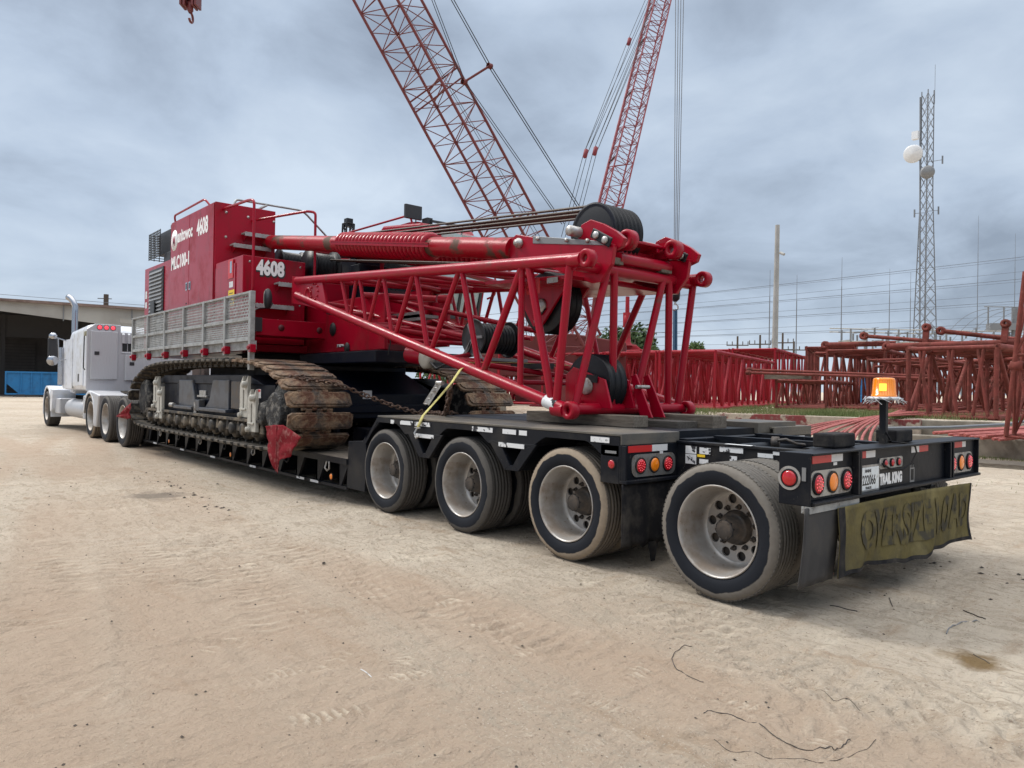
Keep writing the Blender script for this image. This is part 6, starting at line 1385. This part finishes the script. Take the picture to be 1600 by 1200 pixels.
for p, q in (((-43.14, 43.51, 22.41), (-46.59, 53.21, 36.74)), ((-42.58, 44.16, 22.65), (-45.9, 54.2, 36.8)), ((-46.59, 53.21, 36.74), (-49.0, 62, 50)), ((-44.39, 42.1, 14.92), (-43.14, 43.51, 22.41)), ((-43.8, 42.7, 14.9), (-42.58, 44.16, 22.65)), ((-42.58, 44.16, 22.65), (-47.6, 60, 46)), ((-43.14, 43.51, 22.41), (-48.4, 60.4, 46.2))):
    for d_ in (-.12, .12):
        b = MB(); b.tube(V(*p)+V(d_, d_, 0), V(*q)+V(d_, d_, 0), .028, n=5); obj('pendant_line', b, CABLE, CR2)
each('pendant_joint', [LA(p, (0, .3, 1), [(0, -.5), (.2, -.35), (.2, .35), (0, .5)], 8) for p in ((-43.14, 43.51, 22.41), (-42.58, 44.16, 22.65), (-46.59, 53.21, 36.74))], BOOMR2, CR2)
for tt_ in (.2, .365, .52, .66):
    b = MB(); b.tube(cf2(3, tt_), cf2(0, tt_+.008), .08, n=6); obj('stiffener', b, CABLE, CR2)
b = MB(); b.poly([(-40.8, 37.2, 2.6), (-35.6, 43.3, 2.6), (-35.6, 43.3, 4.2), (-36.2, 42.6, 5.0), (-40.8, 37.2, 5.3)], (-2.4, 2.0, 0)); b.box(-40, -36, 40, 43, 0, 2.6); mh = obj('machine_house', b, NEWRED, CR2, bevel=.15)
b = MB(); b.poly([(-37.0, 41.55, 4.3), (-36.5, 42.1, 4.3), (-36.5, 42.1, 4.6), (-37.0, 41.55, 4.6)], (.05, -.04, 0)); obj('vent_opening', b, DARK, mh)
b = MB(); b.tube((-36.66, 41.95, 4.9), (-36.66, 41.95, 8.9), .20, .16, 10); b.lathe((-36.66, 41.95, 4.9), (0,0,1), [(.5, 0), (.3, .3), (.25, 1.6), (.3, 1.7), (.3, 2.4), (.2, 2.5)], 12); b.box(-36.9, -36.4, 41.7, 42.2, 6.4, 7.6); obj('counter_mast', b, NEWRED, CR2)
# third far boom tip left of the cab, hook blocks, hoist falls
lt, _ = lattice_thing('crane_boom', 'tiny dark boom tip poking up behind the red machine house, left of the roof mirror', 'crane boom', None, CABLE, (-38.1, 17.2, 4.0), (-37.9, 17.4, 11.2), 0.5, .5, (1, 0, 0), 8, .06, .035, taper=lambda s: 1)
b = MB(); b.box(-38.1, -37.7, 17.2, 17.6, 11.0, 11.5); obj('boom_head', b, CABLE, lt)
HB = thing('hook_block', (-24.89, 32.6, 6.8), 'black hook block on steel falls holding a blue sling beyond the red boom', 'hook block', 'hook blocks')
for k in range(4):
    dx_ = V(.76, .65, 0)*(-.22+k*.125); b = MB(); b.tube(V(-24.85, 32.63, 7.9)+dx_*.6, V(-24.83, 32.60, 34)+dx_*1.6, .024, n=5); obj('hoist_fall', b, GREYS, HB)
b = MB(); b.lathe((-24.89, 32.62, 6.75), (0,0,1), [(.10, 0), (.26, .15), (.30, .45), (.28, .95), (.18, 1.2), (0, 1.25)], 12); obj('block_body', b, CABLE, HB)
b = MB(); e1 = V(.76, .65, 0); c = V(-24.89, 32.62, 6.42); b.path([c+e1*(.17*math.cos(a))+V(0, 0, .19*math.sin(a)) for a in [math.radians(x) for x in range(110, -150, -20)]][::-1], .05, 6); b.tube((-24.89, 32.62, 6.55), (-24.89, 32.62, 6.8), .06, n=6); obj('hook', b, STEEL, HB)
b = MB(); b.bar((-24.93, 32.6, 6.3), (-24.95, 32.65, 2.4), .16, .05, up=(0, 1, 0)); b.bar((-24.83, 32.65, 6.3), (-24.80, 32.7, 2.4), .14, .05, up=(0, 1, 0))
tag(obj('lifting_sling', b, SLING, origin=(-24.9, 32.6, 6.3)), 'blue webbing sling hanging straight down from the distant black hook', 'sling')
HB2 = thing('hook_block', (-28.6, 5.2, 16.5), 'dark red hook block at the top left edge of the sky', 'hook block', 'hook blocks')
e1 = V(.65, .76, 0); c = V(-28.6, 5.2, 16.5)
b = MB()
for s in (-.30, -.17, .17, .30): b.obox(c+e1*s+V(0, 0, .85), e1*.045, V(-.2, .17, 0), V(0, 0, .75-.12*abs(s)))
b.lathe(c+V(0, 0, .7)-e1*.25, e1, [(0, 0), (.30, 0), (.30, .5), (0, .5)], 16); obj('block_cheek', b, HOOKM, HB2, bevel=.01)
b = MB(); b.lathe(c+V(0, 0, -.1), (0,0,1), [(.06, 0), (.12, .1), (.12, .45), (0, .5)], 10); b.path([c+e1*.03+V(-.14*math.sin(a), .12*math.sin(a), -.28+.19*math.cos(a)) for a in [math.radians(x) for x in range(0, 260, 20)]], .05, 6); obj('hook', b, HOOKM, HB2)
b = MB()
for s in (-.2, -.07, .07, .2): b.tube(c+e1*s+V(0, 0, .9), c+e1*s+V(0, 0, 6), .02, n=5)
obj('hoist_fall', b, CABLE, HB2)
# ================================================================ boom sections stored on the bank
GZ0 = .60
def section(label, p0, dirv, L, w, h, n, m, rc=.06, rl=.034, z=GZ0+.08, group='lattice boom sections stored on the bank', tap=None, tilt=0):
    d_ = V(dirv[0], dirv[1], 0).normalized(); P0 = V(p0[0], p0[1], z+h/2); P1 = P0+d_*L+V(0, 0, tilt)
    global section_last, section_obj
    t, cf_ = lattice_thing('boom_section', label, 'boom section', group, m, P0, P1, w, h, (0, 0, 1), n, rc, rl, taper=tap)
    section_last, section_obj = cf_, t
    return t, cf_
dR = V(-.335, .942, 0); sR = V(-.942, -.335, 0)   # long axis, and sideways towards the left
nr = ['rightmost and nearest row', 'second row from the right', 'third row from the right', 'fourth row, behind the loaded boom end', 'fifth row, behind the hanging sheave', 'sixth row, behind the hose reel']
P = V(-14.02, 20.81, 0)+sR*1.15
for k in range(6):
    q = P+sR*2.55*k+dR*(.4*((k*7) % 3))+ (V(0,0,0))
    for j in range(2):
        section('bright red lattice boom section, '+nr[k]+', front piece', q+dR*(j*12.6), dR, 12.2, 2.25, 2.25, 10, NEWRED, .085, .055, z=.66 if k < 4 else .4) if j == 0 else section('bright red lattice boom section, '+nr[k]+', taller rear piece', q+dR*(j*12.6), dR, 12.2, 2.25, 3.0, 9, NEWRED, .10, .06, z=.66)
# weathered sections
section('low weathered dark-red lattice section with a wooden beam on top', (-12.95, 25.5), (-.30, .95), 11, 2.0, 1.15, 9, RUST, .085, .05)
b = MB(); b.bar((-14.3, 25.0, 2.02), (-12.3, 25.0, 2.02), .24, .24); tag(obj('wooden_beam', b, WOODG, origin=(-13.3, 25, 2.0)), 'grey wooden beam laid across the low weathered lattice section', 'timber')
section('weathered lattice section with crossed bracing stacked behind the low one', (-11.7, 27.8), (-.22, .97), 12, 2.3, 2.5, 8, RUST, .10, .055, z=.7)
for p_, d_2, h_, lb_ in (((-14.8, 33), (-.1, .99), 2.7, 'weathered lattice section in the middle rows, left one of three'), ((-13.2, 37.5), (.3, .95), 3.1, 'weathered lattice section in the middle rows, centre one of three'), ((-17.8, 38), (-.4, .92), 3.3, 'weathered lattice section in the middle rows, furthest one of three')):
    section(lb_, p_, d_2, 12, 2.6, h_, 9, RUST, .10, .06, z=.7)
section('large weathered lattice section with thick tubes nearest the right edge', (-5.75, 21.2), (.06, 1), 11, 2.55, 2.15, 7, RUST, .12, .075, z=.66)
endf = MB(); _p = section_last
for k in range(6): endf.tube(_p(0, 0).lerp(_p(1, 0), (k+.5)/6 if k % 2 else (k+.5)/6), _p(3, 0).lerp(_p(2, 0), (k+1.2)/6 if k % 2 == 0 else (k-.2)/6), .055, n=8)
obj('end_lacing', endf, RUST, section_obj)
section('tapered weathered lattice section lying behind the large one', (-9.2, 26), (.12, .99), 12, 2.5, 2.0, 8, RUST, .07, .04, z=.7, tap=lambda s: 1-.5*s)
section('weathered lattice section stacked on top of the others, just under the substation', (-10.6, 31), (.25, .97), 12, 2.3, 1.5, 8, RUST, .07, .04, z=2.0)
section('weathered lattice section crossing at an angle far behind the large one', (-3.8, 27.0), (-.75, .66), 12, 2.2, 2.0, 8, RUST, .065, .04, z=.7)
section('weathered lattice section in the back row at the right edge', (-2.2, 33.0), (-.6, .8), 12, 2.2, 2.2, 8, RUST, .065, .04, z=.7)
section('weathered lattice section lying furthest back under the telecom tower', (-14, 41), (.5, .86), 14, 2.4, 2.6, 8, RUST, .08, .05, z=.7)
LP = 'loose tubes laid over the low lattice section'
for k, (p, q, lb_) in enumerate((((-14.9, 24.7, 2.30), (-8.2, 26.4, 2.05), 'long weathered red tube, upper one of the pair lying over the low lattice section'), ((-14.7, 24.3, 2.16), (-8.0, 25.8, 1.95), 'long weathered red tube, lower one of the pair lying over the low lattice section'))):
    b = MB(); b.tube(p, q, .055, n=8); b.lathe(p, (1, 0, 0), [(.1, -.1), (.1, .1), (0, .1)], 8); tag(obj('steel_tube', b, RUST, origin=p), lb_, 'tube', LP)
TT = thing('tube_stack', (-9.5, 26.5, 3.1), 'rusty boom-top tubes with big pin eyes lying over the stacked sections below the telecom tower', 'boom part')
for i, (p, q, r_) in enumerate((((-12.6, 26.9, 3.42), (-9.9, 27.4, 3.42), .11), ((-11.0, 27.0, 3.75), (-6.0, 27.6, 3.15), .08), ((-8.2, 27.4, 3.85), (-5.2, 28.4, 3.35), .09), ((-9.9, 26.6, 3.25), (-5.4, 27.5, 3.30), .13))):
    b = MB(); b.tube(p, q, r_, n=12); obj('tube', b, RUST, TT)
    b = MB(); b.lathe(p, (0, 1, 0), [(.05, -.08), (.17, -.08), (.17, .08), (.05, .08)], 14, closed=True); obj('pin_eye', b, RUST, TT)
for x in (-8.7, -6.0): b = MB(); b.bar((x, 27.2, 3.3), (x+.05, 27.2, 4.0), .2, .15, up=(0, 1, 0)); b.lathe((x+.05, 27.1, 4.0), (0, 1, 0), [(.05, 0), (.16, 0), (.16, .2), (.05, .2)], 12, closed=True); obj('lug', b, RUST, TT)
ub, _ = lattice_thing('boom_section', 'upright weathered red boom foot leaning at the right picture edge', 'boom section', 'lattice boom sections stored on the bank', RUST, (-1.62, 12.9, .55), (-1.32, 12.85, 3.75), .5, .5, (0, 1, 0), 2, .05, .03, lace=True)
b = MB(); b.lathe((-1.5, 12.65, 3.72), (0, 1, 0), [(.04, 0), (.10, 0), (.10, .1), (.04, .1)], 14, closed=True); b.tube((-1.6, 12.7, 1.95), (1.0, 13.4, 1.95), .06, n=10); b.lathe((-1.7, 12.65, 1.95), (1, 0, 0), [(0, -.1), (.1, -.1), (.1, .1), (0, .1)], 12); obj('pin_eye', b, RUST, ub)
for k, (x, y, L_) in enumerate(((-2.5, 33.5, 4.5), (-3.3, 27.4, 2.6))):
    b = MB(); d_ = V(-.5, .85, 0).normalized(); c = V(x, y, 1.9-.2*k); b.obox(c, d_*L_/2, V(.5, .3, 0), V(0, 0, .55)); 
    for s in (-1, 0, 1): b.obox(c+d_*s*L_*.42, d_*.06, V(.54, .33, 0), V(0, 0, .62))
    tag(obj('counterweight', b, YELM, origin=c, bevel=.04), ('yellow steel block behind the weathered lattice at the right edge, the longer one', 'shorter yellow steel block low behind the weathered lattice at the right edge')[k], 'steel block', 'yellow steel blocks among the boom sections')
b = MB(); b.box(-22.5, -21.6, 52, 53, .6, 2.8); b.box(-22.6, -21.5, 51.9, 52.0, .6, 1.2); tag(obj('storage_tank', b, BLUE, origin=(-21, 48, .6), bevel=.1), 'blue tank glimpsed through the weathered lattice', 'tank')
# clutter glimpsed beyond the crane's carbody
for k in range(3):
    x, y = -25+k*1.1, 14.5+k*.8; b = MB(); b.box(x, x+.8, y, y+.7, .0, 1.15+.25*((k*5) % 3)); b.box(x+.1, x+.7, y-.04, y, .2, 1.0)
    tag(obj('storage_crate', b, (WCORR, NEWRED, CONC2, WCORR, YELM, NEWRED)[k % 6], origin=(x, y, 0), bevel=.02), ('white crate at the left end of the row glimpsed under the crane body', 'red crate next to the leftmost white one, glimpsed under the crane body', 'stained grey crate in the row glimpsed under the crane body', 'white crate between the grey and the yellow crate under the crane body', 'yellow crate in the row glimpsed under the crane body', 'red crate at the right end of the row glimpsed under the crane body')[k], 'crate', 'crates in a row beyond the trailer')
# walls of the bank and the troughs
def wall(label, p, q, h, t_, m, z=0.0):
    b = MB(); p, q = V(*p, 0), V(*q, 0); n_ = max(2, int((q-p).length/.6)); d_ = (q-p)/n_; nrm = V(-d_.y, d_.x, 0).normalized()*t_
    v = []; r = random.Random(int(abs(p.x)*100))
    for i in range(n_+1):
        c = p+d_*i; dz = r.uniform(-.012, .012); v += [c+V(0, 0, z-.2), c+V(0, 0, z+h+dz), c+nrm+V(0, 0, z+h+dz), c+nrm+V(0, 0, z-.2)]
    f = [(4*i+j, 4*i+4+j, 4*i+4+(j+1) % 4, 4*i+(j+1) % 4) for i in range(n_) for j in range(4)]+[(0, 1, 2, 3), (4*n_, 4*n_+3, 4*n_+2, 4*n_+1)]
    b.add(v, f); return tag(thingkind(obj('concrete_wall', b, m, origin=p, bevel=.02)), label, 'wall', 'low concrete walls of the storage bank')
wall('low concrete wall with peeling dark red paint in front of the grass', (-11.6, 17.3), (-5.6, 18.4), .62, .35, CONC)
wall('bare stained concrete wall at the back of the long trough, right of the beacon', (-6.4, 18.6), (4, 20.2), .62, .3, CONC2)
wall('front concrete wall of the trough under the pile of red bars at the right edge', (-5.2, 14.5), (6, 15.1), .40, .3, CONC2)
wall('short concrete end wall closing the trough behind the beacon', (-5.4, 14.8), (-6.3, 18.6), .46, .3, CONC2)
# piles of long thin red bars
def bars(label, n, P0, P1, P2, spread0, spread1, group, m=None, rad=.028, z0=.5, seed=1, far=None):
    r = random.Random(seed)
    for k in range(n):
        s = k/(n-1)-.5; b = MB(); a = V(*P0)+V(*spread0)*s+V(0, 0, r.uniform(0, .08)); c = V(*P1)+V(*spread0)*s*.8+V(0, 0, r.uniform(0, .1)); e_ = V(*P2)+V(*spread1)*s+V(0, 0, r.uniform(0, .08))
        b.path([a*(1-u)**2+c*2*u*(1-u)+e_*u*u for u in [j/10 for j in range(11)]], rad*r.uniform(.7, 1.2), 6)
        tag(obj('steel_bar', b, m or PINKBAR, origin=a, recalc=False), label, 'steel bar', group)
PINKBAR = mat('faded_red_bar', (.34, .085, .07), .6, noise=(6, 5, .45, .7, (.20, .045, .038)))
bars('long faded red bar in the fanned, curved bundle left of the beacon post', 13, (-3.9, 9.2, .42), (-5.6, 13.4, .62), (-7.0, 21.5, .74), (1.6, .5, 0), (-1.6, 2.2, 0), 'curved bundle of faded red bars', seed=2, rad=.026)
bars('straight faded red bar in the heap lying on the trough wall', 14, (-2.75, 13.3, .46), (-1.6, 15.8, .60), (.2, 21.0, .66), (1.5, -.5, 0), (2.4, -.3, 0), 'heap of faded red bars at the right edge', seed=5, rad=.034)
b = MB(); b.path([(-5.3, 15.0, .48), (-4.0, 16.0, .55), (-3.2, 17.5, .63), (-3.0, 19.5, .74)], .04, 8); tag(obj('grey_pipe', b, GREYS), 'curved grey pipe lying over the concrete trough', 'pipe')
for k in range(5):
    b = MB(); y = 12.0+k*.22; b.bar((-2.9+.1*k, y, .03), (3.5, y+1.0+.05*k, .03), .14, .05); tag(obj('ground_plank', b, WOODG, origin=(-2.5, y, 0)), 'flat weathered plank lying on the ground below the heap of red bars', 'plank', 'weathered planks on the ground')
# white rubble and a plastic scrap at the right edge
r = random.Random(9); b = MB()
for k in range(26):
    x, y = .0+r.random()*1.1, 10.9+r.random()*.6; s = .03+.07*r.random(); b.obox((x, y, .02+s*.4), (s, s*.2, 0), (-s*.2, s*.8, 0), (0, s*.1, s*.4))
tag(obj('rubble_heap', b, REFW, bevel=.01), 'small heap of broken white rubble on the ground at the right edge', 'rubble')
# scraps of wire and twigs on the sand
WG = 'thin wires lying on the sand'
def gwire(label, pts, rad=.0035, m=HUBM):
    rad *= .62; P = [V(x, y, gh(x, y)+rad*.8) for x, y in pts]; Q = []
    for i in range(len(P)-1):
        for s in range(6):
            u = s/6; p0, p1, p2, p3 = P[max(i-1, 0)], P[i], P[i+1], P[min(i+2, len(P)-1)]
            q = .5*((2*p1)+(-p0+p2)*u+(2*p0-5*p1+4*p2-p3)*u*u+(-p0+3*p1-3*p2+p3)*u**3); q.z = gh(q.x, q.y)+rad*.8; Q.append(q)
    Q.append(P[-1]); b = MB(); b.path(Q, rad, 5); tag(obj('wire_scrap', b, m, origin=P[0], recalc=False), label, 'wire', WG)
gwire('short dark wire bent like a hook on the sand in front of the last wheel', [(.38, -.78), (.39, -.92), (.46, -1.06), (.58, -1.14), (.72, -1.16)])
gwire('long wavy dark wire on the sand at the bottom right, upper one of two', [(.93, -1.46), (.95, -1.41), (1.06, -1.37), (1.19, -1.38), (1.29, -1.42), (1.41, -1.34), (1.43, -1.27), (1.43, -1.17)], .0035)
gwire('long pale thin wire on the sand at the bottom right, lower one of two', [(1.09, -1.62), (1.22, -1.62), (1.36, -1.53), (1.46, -1.40), (1.50, -1.21), (1.50, -1.10)], .0025, DEBR)
gwire('faint thin wire between the hooked wire and the brown stain', [(1.07, -.75), (1.20, -.80), (1.29, -.80), (1.37, -.81)], .0025, DEBR)
gwire('short straight wire right of the banner', [(1.09, 1.15), (1.25, 1.04)], .006)
gwire('grey bent wire below the right end of the banner', [(1.19, .57), (1.16, .76), (1.24, .96)], .006, TRIM)
gwire('short dark twig just right of the last tyre', [(.51, .54), (.67, .58)], .006)
gwire('short dark twig under the banner', [(.66, 1.08), (.76, .89)], .005)
gwire('small dark twig beside the brown stain', [(1.41, .31), (1.51, .23)], .004)
gwire('small pale curl of wire alone on the sand left of centre', [(-.43, -2.36), (-.31, -2.37)], .004, REFW)
# dark clods by the trailer
b = MB(); r = random.Random(11)
for (x, y, n_) in ((-6.9, -1.3, 26), (-8.6, -1.2, 22), (-5.6, -1.4, 16), (-10.5, -2.6, 6), (1.2, 2.4, 20), (-2.8, -1.65, 3), (-7.8, -1.1, 14)):
    for k in range(n_):
        X, Y = x+r.gauss(0, .45), y+r.gauss(0, .13); s = .008+.03*r.random()**2.5; a = r.random()*6; z = gh(X, Y)
        b.add([(X+(o[0]*math.cos(a)-o[1]*math.sin(a)*.6)*s, Y+(o[0]*math.sin(a)+o[1]*math.cos(a)*.6)*s, z+s*.15+o[2]*s*.6) for o in OCT], OF)
stuff(obj('mud_clods', b, mat('dark_mud', (.05, .04, .032), .95, bump=(40, .5, .01)), recalc=False), 'dark crumbs of dried mud fallen on the sand beside the trailer', 'mud')
# discarded prototypes without users leave nothing in the scene
for o in list(bpy.data.objects):
    if o.type == 'MESH' and o.parent and 'label' in o and o['label'] == '': del o['label']
